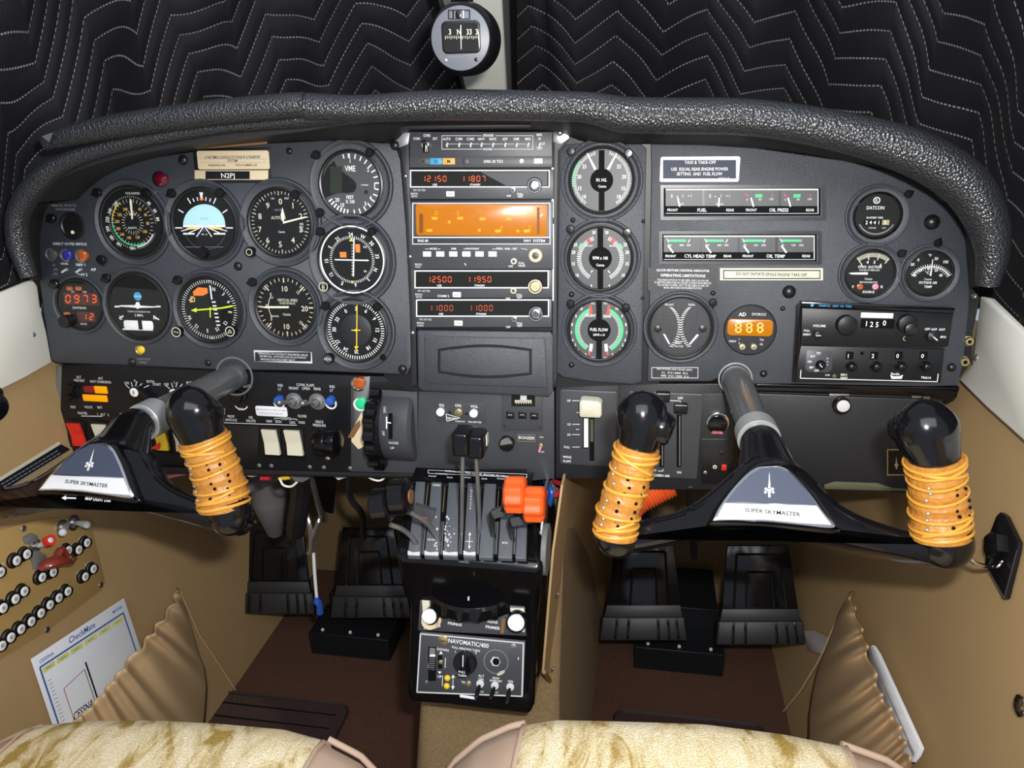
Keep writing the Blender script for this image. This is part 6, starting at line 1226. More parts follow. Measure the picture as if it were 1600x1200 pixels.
b = MB(FQ); b.text('MAP LIGHT DIM', 153, 780.5, 4.2, 'white', .2, rot=1, sx=1.0); b.flat([(96, 778), (103, 774.5), (103, 777), (119, 777.5), (119, 779.5), (103, 779), (103, 781.5)], .2, 'white'); b.obj('map_light_lettering', tL)
for p, px, py, r, t_ in ((tR, 1149, 592, 27, 'right'), (tL, 366, 588, 29, 'left')):
    F = FP(px, py, -.001); b = MB(F); b.ring(px, py, r*.91, r, 0, 1.2, 'dullsteel', 40); tag(b.obj('shaft_collar_ring'), 'thin brass ring where the %s control shaft enters the panel' % t_, 'ring')
# ================================================================ pedestal
def xsec(px0, px1, py, Y): a, c = atY(px0, py, Y), atY(px1, py, Y); return a.x, c.x, (a.z+c.z)/2
def ring4(px0, px1, py, Y, back, drop=0.0):
    x0, x1, z = xsec(px0, px1, py, Y); return [Vector((x0, Y, z)), Vector((x1, Y, z)), Vector((x1, back, z+drop)), Vector((x0, back, z+drop))]
F0 = FY(733, 1000, -.11); ped = thing('pedestal', 'black engine control pedestal running from the panel down to the tunnel', 'pedestal', F0)
b = MB(F0)
secs = [(652, 826, 742, -.016, .07, .0), (640, 832, 762, -.032, .07, .0), (622, 842, 840, -.100, .07, 0), (617, 847, 872, -.126, .07, 0), (620, 847, 886, -.130, .07, 0), (628, 844, 922, -.116, .08, 0), (640, 840, 955, -.108, .10, 0), (640, 838, 985, -.112, .10, 0), (638, 836, 1050, -.128, .10, 0), (636, 834, 1094, -.140, .10, 0), (640, 828, 1108, -.138, .10, 0)]
b.loft([ring4(*s_) for s_ in secs], 'gloss'); b.obj('housing', ped, bevel=.007)
# slotted quadrant face on a sloping plane
pa, pb = atY(735, 745, -.022), atY(735, 872, -.134); d = (pa-pb).normalized(); nQ = Vector((1, 0, 0)).cross(d).normalized(); nQ = nQ if nQ.y < 0 else -nQ
def FQd(px, py, w=0): return Fr(pb+nQ*(.004+w), nQ, px, py)
F = FQd(735, 810); b = MB(F)
b.poly([(650, 730), (834, 738), (824, 768), (641, 754)], -1, 3, 'gloss', .8); b.box(670, 733, 823, 747, 2.8, 3.0, 'rack')
b.lines([(669, 734.5), (823, 741), (823, 746.5), (669, 739.5), (669, 734.5)], .7, 3.3, 'white'); b.text('WITH INOPERATIVE ENGINE, FEATHER PROPELLER', 746, 740.3, 3.6, 'white', 3.3, rot=2.2, sx=.98); b.text('THROTTLE', 690, 740.5, 3, 'print', 3.3); b.text('FRONT', 676, 744, 3, 'print', 3.3); b.text('REAR', 703, 746, 3, 'print', 3.3); b.text('PROP', 742, 743, 3, 'print', 3.3); b.text('FRONT', 730, 746, 3, 'print', 3.3); b.text('REAR', 757, 748, 3, 'print', 3.3); b.text('MIXTURE', 795, 744.5, 3, 'print', 3.3); b.text('FRONT', 783, 748, 3, 'print', 3.3)
b.obj('header_plate', ped)
sl = [(650, 664, 637, 656), (674, 690, 663, 685), (701, 717, 692, 715), (731, 745, 724, 743), (757, 775, 748, 770), (785, 803, 778, 800), (812, 825, 805, 822)]
for i, (a0, a1, c0, c1) in enumerate(sl):
    b = MB(F); b.poly([(a0, 752+i*.8), (a1, 752.5+i*.8), (c1, 869+i*.6), (c0, 868+i*.6)], -2, 5, 'quad', 1.0)
    if i == 1: b.text('OPEN', (a0+a1)/2, 758, 3.6, 'white', 5.3); b.text('CLOSE', (c0+c1)/2+1, 843, 3.6, 'white', 5.3)
    if i == 3:
        for j, ch in enumerate('INCREASE'): b.text(ch, 737-j*.3, 762+j*4.6, 3.4, 'white', 5.3, sx=.9)
        b.line(734, 834, 733, 855, .9, 5.3, 'white'); b.line(727, 846, 739, 846, .9, 5.3, 'white'); b.flat([(732, 836), (734.2, 831), (736, 836)], 5.4, 'white'); b.flat([(731.5, 853), (733, 858), (735.5, 853)], 5.4, 'white')
    if i == 5: b.text('ICO', (c0+c1)/2, 848, 3.6, 'white', 5.3)
    if i in (1, 2):
        rn = random.Random(i)
        for q in range(26 if i == 2 else 12):
            xx = c0+3+abs(rn.gauss(0, 6)) if i == 2 else c1-2-abs(rn.gauss(0, 3)); yy = 835+rn.gauss(0, 12); rr_ = rn.uniform(.6, 2.2)
            if c0 < xx < c1-1: b.flat([(xx+rr_*rn.uniform(.6, 1.3)*math.cos(t_*PI/3), yy+rr_*rn.uniform(.8, 1.6)*math.sin(t_*PI/3)) for t_ in range(6)], 5.2, 'silver')
    if i < 4: b.poly([(c0, 860), (c0+8, 863), (c1, 862), (c1, 868), (c0, 867)], 4.9, 5.15, 'silver')
    b.obj('guide_strip', ped)
b = MB(F); b.poly([(638, 750), (828, 756), (824, 872), (634, 868)], -2, -1, 'matte'); b.obj('slot_bed', ped)
for i in range(6):
    b = MB(F); x0, x1 = (sl[i][1]+sl[i+1][0])/2, (sl[i][3]+sl[i+1][2])/2; b.line(x0, 756, (x0+x1)/2, 800, 1.6, .5, 'brass'); b.line((x0+x1)/2+1, 815, x1+1, 866, 2.2, .5, 'dullsteel'); b.line((x0+x1)/2-2, 815, x1-2, 866, 1.2, .5, 'dullsteel'); b.obj('slot_guide', ped)
b = MB(F); b.text('CARGILL', 725, 878, 3, 'dimprint', 1); b.obj('lip_lettering', ped)
# levers
def lever(name, label, cat, path, r, m, kn, grp=None):
    t = thing(name, label, cat, path[-1], grp); b = MB(); q = bez(path, 6); b.tube(q, r, m, 10, flat=1.0); o = b.obj('arm', t); kn(t); return t
A = atY
def barrel(p0, p1, R, m, lob=0, amp=0.0, end=.9):
    def f(t):
        b = MB(); n = 48; ax = (p1-p0); dx = ax.normalized(); u = dx.orthogonal().normalized(); v = dx.cross(u); rings = []
        for k, rk in ((0, end*.85), (.06, end), (.15, 1), (.85, 1), (.94, end), (1, end*.85)):
            rings.append([p0+ax*k+(u*math.cos(2*PI*i/n)+v*math.sin(2*PI*i/n))*R*rk*(1+(amp*math.cos(lob*2*PI*i/n) if lob else 0)) for i in range(n)])
        b.loft(rings, m); b.obj('knob', t)
    return f
lever('throttle_lever', 'outer of the two round black throttle knobs left of the pedestal', 'lever', [A(655, 862, -.115), A(648, 845, -.135), A(630, 828, -.155), A(610, 820, -.165)], .003, 'dullsteel', barrel(A(583, 790, -.185), A(612, 787, -.185), .0190, 'gloss'), 'black throttle knobs')
def tk(t):
    barrel(A(610, 777, -.180), A(641, 775, -.180), .0200, 'gloss')(t); b = MB(); b.tube([A(640.5, 776, -.18), A(643, 776, -.18)], .008, 'wood', 20); b.obj('end_cap', t)
lever('throttle_lever', 'inner throttle knob with a brown end cap, closest to the quadrant', 'lever', [A(690, 862, -.11), A(682, 838, -.13), A(668, 818, -.15), A(640, 800, -.165)], .003, 'dullsteel', tk, 'black throttle knobs')
b = MB(); b.quadprism([A(647, 790, -.150), A(680, 800, -.150), A(672, 822, -.150), A(646, 812, -.150)], (0, .008, 0), 'plate'); b.quadprism([A(652, 804, -.1505), A(668, 810, -.1505), A(664, 814, -.1505), A(650, 808, -.1505)], (0, .0004, 0), 'paintred'); tag(b.obj('throttle_flag', bevel=.001), 'grey angled throttle arm plate with a worn red mark', 'lever plate')
def pk(p, sx, sz):
    def f(t):
        b = MB(); b.quadprism([p+Vector((-sx, -.012, -sz)), p+Vector((sx, -.012, -sz)), p+Vector((sx, -.012, sz)), p+Vector((-sx, -.012, sz))], (0, .030, 0), 'gloss'); b.obj('knob', t, bevel=.004)
    return f
lever('propeller_lever', 'left one of the paired square black propeller knobs in front of the intercom', 'lever', [A(721, 845, -.10), A(722, 780, -.125), A(723, 712, -.135)], .0024, 'dullsteel', pk(A(722, 690, -.140), .0095, .0145), 'black propeller knobs')
lever('propeller_lever', 'right one of the paired square black propeller knobs, with a pale end mark', 'lever', [A(750, 845, -.10), A(748, 780, -.120), A(744, 715, -.130)], .0024, 'dullsteel', pk(A(745, 694, -.135), .0095, .0140), 'black propeller knobs')
b = MB(); p = A(759.5, 689, -.150); b.quadprism([p+Vector((0, 0, -.006)), p+Vector((0, .010, -.006)), p+Vector((0, .010, .006)), p+Vector((0, 0, .006))], (.0008, 0, 0), 'cream'); tag(b.obj('knob_label'), 'pale label on the right end of the propeller knobs', 'label')
lever('mixture_lever', 'upper left of the two bright orange mixture knobs', 'lever', [A(772, 850, -.10), A(768, 815, -.13), A(770, 800, -.14), A(790, 795, -.15), A(800, 790, -.155)], .003, 'black', barrel(A(789, 772, -.175), A(822, 773, -.175), .0195, 'orange', 8, .07), 'orange mixture knobs')
lever('mixture_lever', 'lower right of the two bright orange mixture knobs', 'lever', [A(803, 855, -.10), A(798, 825, -.13), A(800, 810, -.14), A(820, 806, -.15), A(830, 800, -.155)], .003, 'black', barrel(A(819, 787, -.172), A(852, 788, -.172), .0190, 'orange', 8, .07), 'orange mixture knobs')
for q, lab in (([(766, 800), (795, 790), (800, 803), (772, 812)], 'upper'), ([(796, 812), (828, 803), (832, 818), (800, 824)], 'lower')):
    b = MB(); b.quadprism([A(x, y, -.150) for x, y in q], (0, .008, 0), 'plate'); tag(b.obj('mixture_arm_plate', bevel=.001), 'dark grey arm plate of the %s orange mixture knob' % lab, 'lever plate')
# friction wheel on the right flank
b = MB(); c = A(848, 858, -.09); rings = []
for dx, k in ((0, .85), (.001, 1), (.007, 1), (.008, .85)): rings.append([Vector((c.x+dx, c.y-.030*k*(1+.02*(i % 2))*math.cos(2*PI*i/72), c.z+.032*k*(1+.02*(i % 2))*math.sin(2*PI*i/72))) for i in range(72)])
b.loft(rings, 'greypart'); b.tube([c+Vector((-.02, 0, 0)), c], .008, 'gloss', 16); tag(b.obj('friction_wheel'), 'grey knurled friction wheel on the right flank of the pedestal', 'wheel')
b = MB(); b.quadprism([A(846, 775, -.06), A(851, 775, -.06), A(846, 890, -.10), A(841, 890, -.10)], (0, .05, 0), 'steel'); tag(b.obj('side_strip', bevel=.0008), 'bright metal strip down the right flank of the pedestal', 'strip')
# rudder trim wheel in the lower face
F = FY(737, 940, -.145); t = thing('rudder_trim_wheel', 'black horizontal trim wheel with ribs bulging out of the lower pedestal', 'trim wheel', F)
c = A(737, 931, -.092); b = MB(F); n = 120; rings = []
for z, k in ((.012, .80), (.013, .93), (.009, .99), (-.004, 1.0), (-.006, .97), (-.008, .70)): rings.append([Vector((c.x+.058*k*(1+(.075*max(0, math.sin(i*2*PI*16/n)) if k > .98 and z < 0 else 0))*math.cos(2*PI*i/n), c.y-.046*k*(1+(.075*max(0, math.sin(i*2*PI*16/n)) if k > .98 and z < 0 else 0))*math.sin(2*PI*i/n), c.z+z)) for i in range(n)])
b.loft(rings, 'gloss'); b.obj('wheel', t); b = MB(F); p = A(732, 938, -.1375); b.quadprism([p+Vector((-.0008, -.0005, 0)), p+Vector((.0008, -.0005, 0)), p+Vector((.0008, -.0005, .004)), p+Vector((-.0008, -.0005, .004))], (0, .003, 0), 'white'); b.obj('index_mark', t)
# primer plate
nP = Vector((0, -1, .30)).normalized(); P0 = A(735, 1035, -.134)
def FN(px, py, w=0): return Fr(P0+nP*w, nP, px, py)
F = FN(735, 966); t = thing('primer_plate', 'small grey plate lettered FRONT PRIMER and REAR PRIMER with two white knobs', 'panel', F)
b = MB(F); b.poly([(656, 938), (820, 946), (822, 994), (653, 985)], -6, 0, 'plate', .6)
b.text('FRONT', 711, 967, 4.6, 'white', .3, rot=2.5, sx=1.1); b.text('PRIMER', 711, 975, 4.6, 'white', .3, rot=2.5, sx=1.1); b.text('REAR', 770, 971.5, 4.6, 'white', .3, rot=2.5, sx=1.1); b.text('PRIMER', 770, 980.5, 4.6, 'white', .3, rot=2.5, sx=1.1); b.poly([(784, 965), (790, 968), (787, 990), (782, 990)], .1, .3, 'wood'); b.obj('plate', t)
b = MB(F); b.poly([(659, 938), (684, 940), (688, 980), (662, 984)], 0, 2, 'cream', .5); b.lathe(674, 967, [(16, 0), (16, 4), (12, 6), (12, 14)], 'beige', 24, zc=3); b.disc(672, 965, 12, 6, 22, 'plastic', 1.5, 30); b.disc(670, 964, 11.2, 20, 24, 'whiteknob', 1.2, 30); b.obj('front_primer_knob', t)
b = MB(F); b.poly([(797, 950), (819, 951), (820, 988), (800, 986)], 0, 2, 'cream', .5); b.disc(806, 974, 15, 2, 16, 'plastic', 1.5, 30); b.disc(806, 974, 12.6, 15, 19, 'whiteknob', 1.2, 30); b.obj('rear_primer_knob', t)
# autopilot
F = FN(735, 1042); t = thing('autopilot_control', 'grey autopilot control box lettered NAVOMATIC/400 at the foot of the pedestal', 'autopilot', F); R_ = 2.6
b = MB(F); b.poly([(656, 989), (820, 1004), (817, 1090), (650, 1083)], -6, 0, 'greypart', 1.0); b.poly([(658, 992), (817, 1006), (814, 1087), (653, 1080)], -.2, .8, 'plate', .3)
b.lines([(657, 990.5), (818, 1005), (815.5, 1088), (651.5, 1081.5), (657, 990.5)], 2, 1.0, 'silver')
b.text('NAVOMATIC/400', 732, 1004.8, 7, 'white', 1.1, rot=R_, sx=.86); b.disc(692, 1001, 8, .8, 1.4, 'brass', .2, 24); b.text('Cessna', 692, 1001, 3.6, 'inkdark', 1.6, rot=R_, sx=.8); b.text('PULL HEADING TURN', 728, 1014, 3.6, 'white', 1.1, rot=R_, sx=.9); b.text('L', 712, 1018, 3.4, 'white', 1.1); b.text('R', 744, 1020, 3.4, 'white', 1.1)
b.text('DOWN', 692, 1015, 4, 'white', 1.1, rot=R_); b.flat([(686, 1022), (689, 1017.5), (692, 1022)], 1.1, 'white'); b.flat([(684, 1049), (690, 1049.5), (687, 1053)], 1.1, 'white'); b.text('UP', 687, 1057, 4, 'white', 1.1); b.line(696, 1028, 695.5, 1044, .9, 1.1, 'white'); b.line(670, 1024, 669, 1044, .9, 1.1, 'white'); b.line(708, 1056, 707.5, 1074, .9, 1.1, 'white')
b.flat([(705, 1059), (708, 1054), (711, 1059)], 1.2, 'white'); b.flat([(705, 1072), (707.5, 1078), (710.5, 1072)], 1.2, 'white'); b.line(691.5, 1056, 691, 1072, .9, 1.1, 'white'); b.text('ALT', 752, 1056, 3.8, 'white', 1.1); b.text('ON', 751.5, 1061, 3.6, 'white', 1.1); b.text('NAV', 775, 1059.5, 3.8, 'white', 1.1); b.text('INTERCEPT', 775, 1064, 3.4, 'white', 1.1, sx=.8); b.text('ON', 797.5, 1064.5, 3.6, 'white', 1.1); b.text('OFF', 752, 1081, 3.2, 'print', 1.1); b.text('OFF', 775, 1082, 3.2, 'print', 1.1); b.text('TR', 724, 1066, 3.8, 'white', 1.1)
b.box(669, 1011, 681, 1064, .7, 1.2, 'matte'); b.box(684, 1024, 691, 1045, .7, 1.2, 'matte'); b.line(810, 1027, 810, 1031, 1.2, 1.1, 'white'); b.disc(802, 1011, 5, .8, 2, 'dullsteel', .4, 16); b.disc(666, 1066, 2.6, .8, 1.6, 'dullsteel', .2, 12)
b.ring(775, 1034, 18, 19, .8, 1.2, 'dimprint', 40); b.flat([(776, 1053), (782, 1049), (788, 1047), (789, 1050), (784, 1054), (778, 1056)], 1.2, 'cream'); b.obj('faceplate', t)
b = MB(F); b.rr(675, 1030, 9, 34, 1, 1, 3, 'greypart', .6)
for i in range(9): b.box(671, 1027+i*3.4, 679.5, 1028.6+i*3.4, 2.8, 3.6, 'plastic')
b.box(671.5, 1023, 680, 1026, 2.9, 4, 'white'); b.obj('pitch_wheel', t)
b = MB(F); b.disc(688, 1035, 3.5, 1, 3, 'brass', .4, 12); b.obj('trim_indicator', t)
b = MB(F); b.lathe(726, 1037, [(18, 1), (18, 6), (16.5, 8), (.01, 8)], 'plastic', 36, zc=6); b.poly([(720, 1026), (727, 1019), (733, 1028), (729, 1040), (732, 1056), (728, 1060), (716, 1059), (714, 1054), (720, 1042)], 8, 16, 'plastic', 2); b.line(723.5, 1024, 723, 1042, 1.3, 16.2, 'white'); b.text('PULL', 722, 1050, 3.6, 'white', 16.3); b.text('TURN', 722, 1055.5, 3.6, 'white', 16.3); b.obj('turn_knob', t)
b = MB(F); b.disc(774, 1034, 8, 1, 2, 'silver', .3, 6); b.disc(775, 1034, 5.4, 2, 3, 'matte', .2, 20); b.obj('connector', t)
for x, y in ((699, 1059.5), (698, 1072)): b = MB(F); b.dome(x, y, 5, .8, 3, 'yellow', 16); b.obj('trim_light', t)
b = MB(F); b.disc(732, 1069, 4.5, .8, 2.2, 'brass', .4, 14); b.obj('screw_head', t)
for x, y, dx, dy in ((750, 1069, -2, 12), (773, 1072, -3, 11), (797, 1074, -2, 16)):
    b = MB(F); b.disc(x, y, 6, .8, 3, 'silver', .6, 20); p0 = F.M @ Vector((*F.uv(x, y), .003)); p1 = F.M @ Vector((*F.uv(x+dx, y+dy), .014)); b.tube([p0, p0.lerp(p1, .5), p1], [.0018, .0030, .0024], 'plastic', 10); b.sphere(p1, .0026, 'plastic', seg=10); b.obj('toggle_switch', t)
b = MB(FN(731, 1090)); b.rr(731, 1089.5, 25, 4, 0, 0, 1.2, 'paper', .2, rot=2.6); tag(b.obj('paper_label'), 'tiny white label below the autopilot box', 'label')
# ================================================================ compass
F = FY(715, 60, -.06); t = thing('magnetic_compass', 'round grey magnetic compass hanging in front of the cream centre post', 'compass', F)
b = MB(F); b.lathe(721, 60, [(46, -42), (53, -36), (54, -12), (50, -3), (47, -1), (45, 0), (.01, 0)], 'plastic', 56, zc=-3); b.obj('body', t)
b = MB(F); b.disc(719, 60, 45.5, -2, 1.5, 'greyface', .8, 56); b.disc(696, 94, 3, 1, 2.4, 'dullsteel', .3, 14); b.disc(744, 93, 3, 1, 2.4, 'plastic', .3, 14)
b.frame(700, 15, 734, 30, 1.2, 1.3, 3, 'plastic'); b.rr(716, 23, 9, 12, 4, 1.4, 2.4, 'plastic', .3); b.box(707, 15, 709, 30, 1.4, 2.4, 'plastic'); b.box(723, 15, 725, 30, 1.4, 3, 'silver'); b.text('FOR STEER COMPASS', 719, 88, 3, 'dimprint', 1.8); b.obj('face', t)
b = MB(F); b.rr(720, 58, 60, 46, 8, .8, 2.8, 'plastic', .8); b.rr(720, 58, 54, 40, 6, 2.6, 3.0, 'dial')
for s_, x in (('3', 703), ('N', 717), ('33', 733), ('3', 745)): b.text(s_, x, 49.5, 8, 'creamneedle', 3.2, sx=.8)
for i in range(18): b.line(696+i*2.9, 56, 696+i*2.9, 60 if i % 3 else 61.5, .9, 3.2, 'cream')
b.line(720, 39, 720.6, 77, 1.1, 3.6, 'white'); b.obj('card_window', t)
b = MB(F); b.rr(720, 58, 55, 41, 6, 3.8, 4.1, 'glass'); b.obj('glass', t)
b = MB(F); b.tube([A(722, 12, -.04), A(722, -5, -.03), A(722, -60, -.02)], [.012, .0115, .011], 'plastic', 24); b.obj('stem', t)
# ================================================================ left wall breaker panel
F = FWL(70, 900, .003); t = thing('breaker_panel', 'mustard coloured circuit breaker plate on the left cabin wall', 'panel', F)
b = MB(F); b.poly([(-60, 850), (0, 828), (60, 812), (134, 807), (141, 812), (164, 908), (158, 922), (76, 984), (0, 1030), (-60, 1068)], -2.5, 0, 'cbpanel', .8)
for x, y in ((37, 826), (158, 914), (74, 984)): b.dome(x, y, 4, 0, 1.8, 'steel', 12)
rows = [[(2, 894), (12, 891), (27, 876), (43, 866), (108, 860), (124, 859), (137, 848)], [(67, 902), (84, 894), (134, 901), (147, 889)], [(6, 950), (25, 936), (39, 924)], [(4, 1009), (18, 996), (34, 983), (50, 971), (65, 958), (79, 945), (93, 934), (107, 924)]]
for rw in rows:
    for x, y in rw: b.line(x-14, y-5, x-6, y-11, 2.4, .3, 'print')
b.obj('plate', t)
k = 0
for rw in rows:
    for x, y in rw:
        if x < 0 or (x, y) in ((12, 891),): continue
        b = MB(F); b.lathe(x, y, [(9, 0), (9, 1.2), (7.6, 2), (7.6, 4), (6, 5), (6, 9), (5.4, 9.6), (.01, 9.6)], 'plastic', 20, zc=7); b.lathe(x, y, [(7.8, 1.9), (7.8, 3.4), (6.6, 4)], 'steel', 20, zc=7); b.disc(x, y, 5.3, 9.4, 10.2, 'whiteknob', .3, 18); b.disc(x, y, 2.2, 10.1, 10.4, 'inkgrey', 0, 10); b.obj('breaker_button', t)
def wtoggle(x, y, ex, ey, m, lab, tip=None):
    Fq = FWL(x, y, .003); b = MB(Fq); o = thing('toggle_switch', lab, 'switch', Fq); b.lathe(x, y, [(9, 0), (9, 2), (6, 3), (5, 7), (.01, 7)], 'steel', 20, zc=3); p0 = Fq.M @ Vector((*Fq.uv(x, y), .005)); p1 = Fq.hit(ex, ey, .028); b.tube([p0, p0.lerp(p1, .5), p1], [.003, .0045, .0055], m, 12); b.sphere(p1, .0055, m, seg=12)
    b.obj('lever', o)
    if tip: b = MB(Fq); b.tube([p1-(p1-p0)*.15, p1+(p1-p0)*.15], .0075, tip, 14); b.obj('tip', o, label='red tip')
wtoggle(99, 824, 98, 832, 'silver', 'leftmost silver toggle switch at the top of the breaker plate'); wtoggle(116, 817, 136, 820, 'silver', 'silver toggle switch at the top right corner of the breaker plate'); wtoggle(56, 853, 77, 845, 'silver', 'silver toggle switch with a red tip on the breaker plate', 'red')
b = MB(FWL(50, 842, .003)); b.poly([(40, 840), (52, 833), (60, 838), (58, 846), (44, 850)], 0, 6, 'greypart', 1); b.poly([(50, 864), (60, 860), (74, 868), (66, 890), (56, 890)], 0, 5, 'greypart', 1); tag(b.obj('latch_bracket'), 'dark grey bracket behind the dark red flap on the breaker plate', 'bracket')
b = MB(); c = bez([FWL(60, 885).hit(62, 886, .012), FWL(60, 885).hit(78, 880, .022), FWL(60, 885).hit(95, 876, .025), FWL(60, 885).hit(108, 878, .024), FWL(60, 885).hit(117, 872, .022)]); n = len(c)
b.tube(c, [.004+.0085*math.sin(PI*min(1, .15+i/n*.95)) for i in range(n)], 'rustred', 16, flat=.6); c = bez([FWL(60, 885).hit(88, 872, .022), FWL(60, 885).hit(96, 858, .022), FWL(60, 885).hit(104, 868, .022)]); b.tube(c, [.006]*len(c), 'rustred', 12, flat=.6)
tag(b.obj('switch_guard'), 'glossy brick red switch guard flap hanging on the breaker plate', 'switch guard')
# placard strip on left wall under the switch panel
F = FWL(60, 730, .002); b = MB(F); b.poly([(-30, 768), (0, 752), (95, 694), (110, 702), (40, 745), (-20, 782)], 0, .6, 'inkdark'); b.poly([(-30, 762), (0, 746), (92, 690), (95, 694), (0, 752), (-30, 768)], 0, .8, 'cream')
for i in range(5):
    for j in range(14): x_ = 2+i*3.6+j*6.4; y_ = 757+i*4-j*3.85; b.line(x_, y_, x_+5, y_-3, 1.3, .9, 'dimprint')
tag(b.obj('wall_placard'), 'long black placard of tiny text on the left wall behind the left yoke', 'placard')
# pockets
def pocket(side, mouth, low, label, F, folds, stuff=True):
    """gathered cloth pocket: mouth polyline (px) with elastic ruffle, low polyline (px), bulging off the wall"""
    NU, NV = 110, 26; vs = []; fs = []; M0 = resamp([(x, y, 0) for x, y in mouth], NU+1); M1 = resamp([(x, y, 0) for x, y in low], NU+1)
    for i in range(NU+1):
        u = i/NU; ph = u*folds*2*PI+1.6*math.sin(u*9)+.8*math.sin(u*23)
        for j in range(NV+1):
            v = j/NV; p = M0[i].lerp(M1[i], v); rf = math.sin(ph+1.2*math.sin(v*3+u*5))
            am = ((1-v)**1.2*.0055+.001)*(1+.4*math.sin(u*31)); w_ = .004+.030*math.sin(PI*min(1, u*1.0))**.6*math.sin(PI*(.25+.75*v))**.8+am*rf+(.002 if v < .06 else 0)
            q = F.hit(p.x+(1-v)**3*rf*3.0, p.y+(1-v)**3*math.cos(ph)*2.0, w_); vs.append(q)
    for i in range(NU):
        for j in range(NV): fs.append((i*(NV+1)+j, (i+1)*(NV+1)+j, (i+1)*(NV+1)+j+1, i*(NV+1)+j+1))
    b = MB(); b.add(vs, fs, 'tanvinyl'); o = b.obj('map_pocket', sharp=170); m = o.modifiers.new('s', 'SOLIDIFY'); m.thickness = .0018; m.offset = 0
    tag(o, label, 'pocket'); return o
FPK = FWL(230, 1050, .002)
pocket(-1, [(276, 918), (272, 940), (262, 956), (250, 972), (236, 990), (222, 1008), (206, 1026), (192, 1044), (176, 1064), (158, 1086), (138, 1108), (112, 1130), (90, 1160)], [(279, 922), (290, 950), (300, 985), (310, 1020), (320, 1045), (324, 1075), (322, 1110), (318, 1150), (300, 1200), (270, 1230), (220, 1250), (160, 1260), (100, 1260)], 'tan gathered map pocket with an elastic ruffled mouth on the left cabin wall', FPK, 11)
b = MB(); c = [FPK.hit(x, y, .003) for x, y in ((282, 925), (310, 990), (340, 1035), (373, 1086))]; b.tube(c, .0016, 'tanvinyl', 8); b.tube([FPK.hit(x, y, .003) for x, y in ((373, 1086), (352, 1130), (335, 1180))], .0016, 'tanvinyl', 8); tag(b.obj('welt_seam'), 'thin raised seam beside the left map pocket', 'seam')
FPR = FWR(1330, 1060, .002)
pocket(1, [(1331, 922), (1333, 938), (1336, 955), (1342, 972), (1350, 992), (1355, 1010), (1358, 1030), (1366, 1045), (1370, 1062), (1376, 1082), (1388, 1102), (1400, 1122), (1410, 1145), (1420, 1180), (1426, 1215)], [(1329, 925), (1312, 955), (1300, 990), (1288, 1020), (1276, 1050), (1268, 1085), (1263, 1120), (1262, 1160), (1268, 1200), (1290, 1230), (1320, 1240), (1360, 1245), (1400, 1250)], 'tan gathered map pocket with an elastic ruffled mouth on the right cabin wall', FPR, 10)
b = MB(); b.tube([FPR.hit(x, y, .003) for x, y in ((1330, 925), (1300, 985), (1280, 1030), (1250, 1080), (1222, 1114), (1226, 1130))], .0016, 'tanvinyl', 8); tag(b.obj('welt_seam'), 'thin raised seam beside the right map pocket', 'seam')
b = MB(FWR(1278, 1005, .003)); b.poly([(1256, 986), (1272, 985), (1298, 998), (1290, 1024), (1262, 1016)], 0, 1.4, 'clearplastic', .4); b.line(1299, 1000, 1288, 1024, 1.6, 1.6, 'white'); tag(b.obj('clear_tab'), 'small clear plastic tab beside the right map pocket', 'tab')
# checklist
F = Fr(Vector(WL_P)+WL_N.normalized()*.010, WL_N, 140, 1030); t = thing('checklist_card', 'white laminated checklist card with blue border and yellow tabs in the left map pocket', 'card', F)
b = MB(F); TL, TR_, BL_ = Vector((49, 1030)), Vector((194, 935)), Vector((84, 1135)); ex = (TR_-TL); ey = (BL_-TL)
def C(u, v): p = TL+ex*u+ey*v; return (p.x, p.y)
b.poly([C(0, 0), C(1, 0), C(1.0, 2.0), C(0, 2.0)], 0, 1.5, 'paper', .4)
def ln(u0, v0, u1, v1, w_, m): b.line(*C(u0, v0), *C(u1, v1), w_, 1.7, m)
ln(.05, .17, .95, .17, 2, 'inkblue'); ln(.05, .17, .05, 1.9, 2, 'inkblue'); ln(.95, .17, .95, 1.2, 2, 'inkblue')
rot_ = -math.degrees(math.atan2(-ex.y, ex.x)); 
Fq = F; a2 = [Vector(F.uv(*C(0, .1))), Vector(F.uv(*C(1, .1)))]; wr = -math.degrees(math.atan2((a2[1]-a2[0]).y, (a2[1]-a2[0]).x))
lc = (a2[1]-a2[0]).length/F.s/100
b.text('CheckMate', *C(.53, .075), 5*lc, 'inkblue', 1.8, rot=wr, sx=.9); b.text('CESSNA', *C(.14, .10), 2.8*lc, 'inkblue', 1.8, rot=wr); b.text('MODEL', *C(.91, .08), 2.6*lc, 'inkblue', 1.8, rot=wr)
q0, q1 = C(.40, .07), C(.66, .07)
for i in range(6): u = .07+i*.15; b.flat([C(u, .20), C(u+.13, .20), C(u+.125, .27), C(u-.005, .27)], 1.7, 'inkyellow'); b.line(*C(u+.03, .235), *C(u+.09, .235), 1.2, 1.85, 'inkgrey')
for i in range(14): ln(.08, .40+i*.055, .12, .40+i*.055, .8, 'inkgrey')
ln(.47, .47, .47, 1.5, 2.2, 'inkdark'); ln(.20, .62, .44, .55, .8, 'wirered'); ln(.20, .62, .20, 1.5, .8, 'wirered'); ln(.44, .55, .44, 1.4, .8, 'inkdark')
b.text('CESSNA', *C(.315, 1.03), 7*lc, 'inkdark', 1.8, rot=wr+0, sx=.62)
for i in range(4): ln(.52, 1.02+i*.05, .80, 1.02+i*.05, .8, 'inkgrey')
b.flat([C(.93, .75), C(.99, .72), C(.99, .86), C(.93, .89)], 1.75, 'inkyellow'); b.obj('sheet', t)
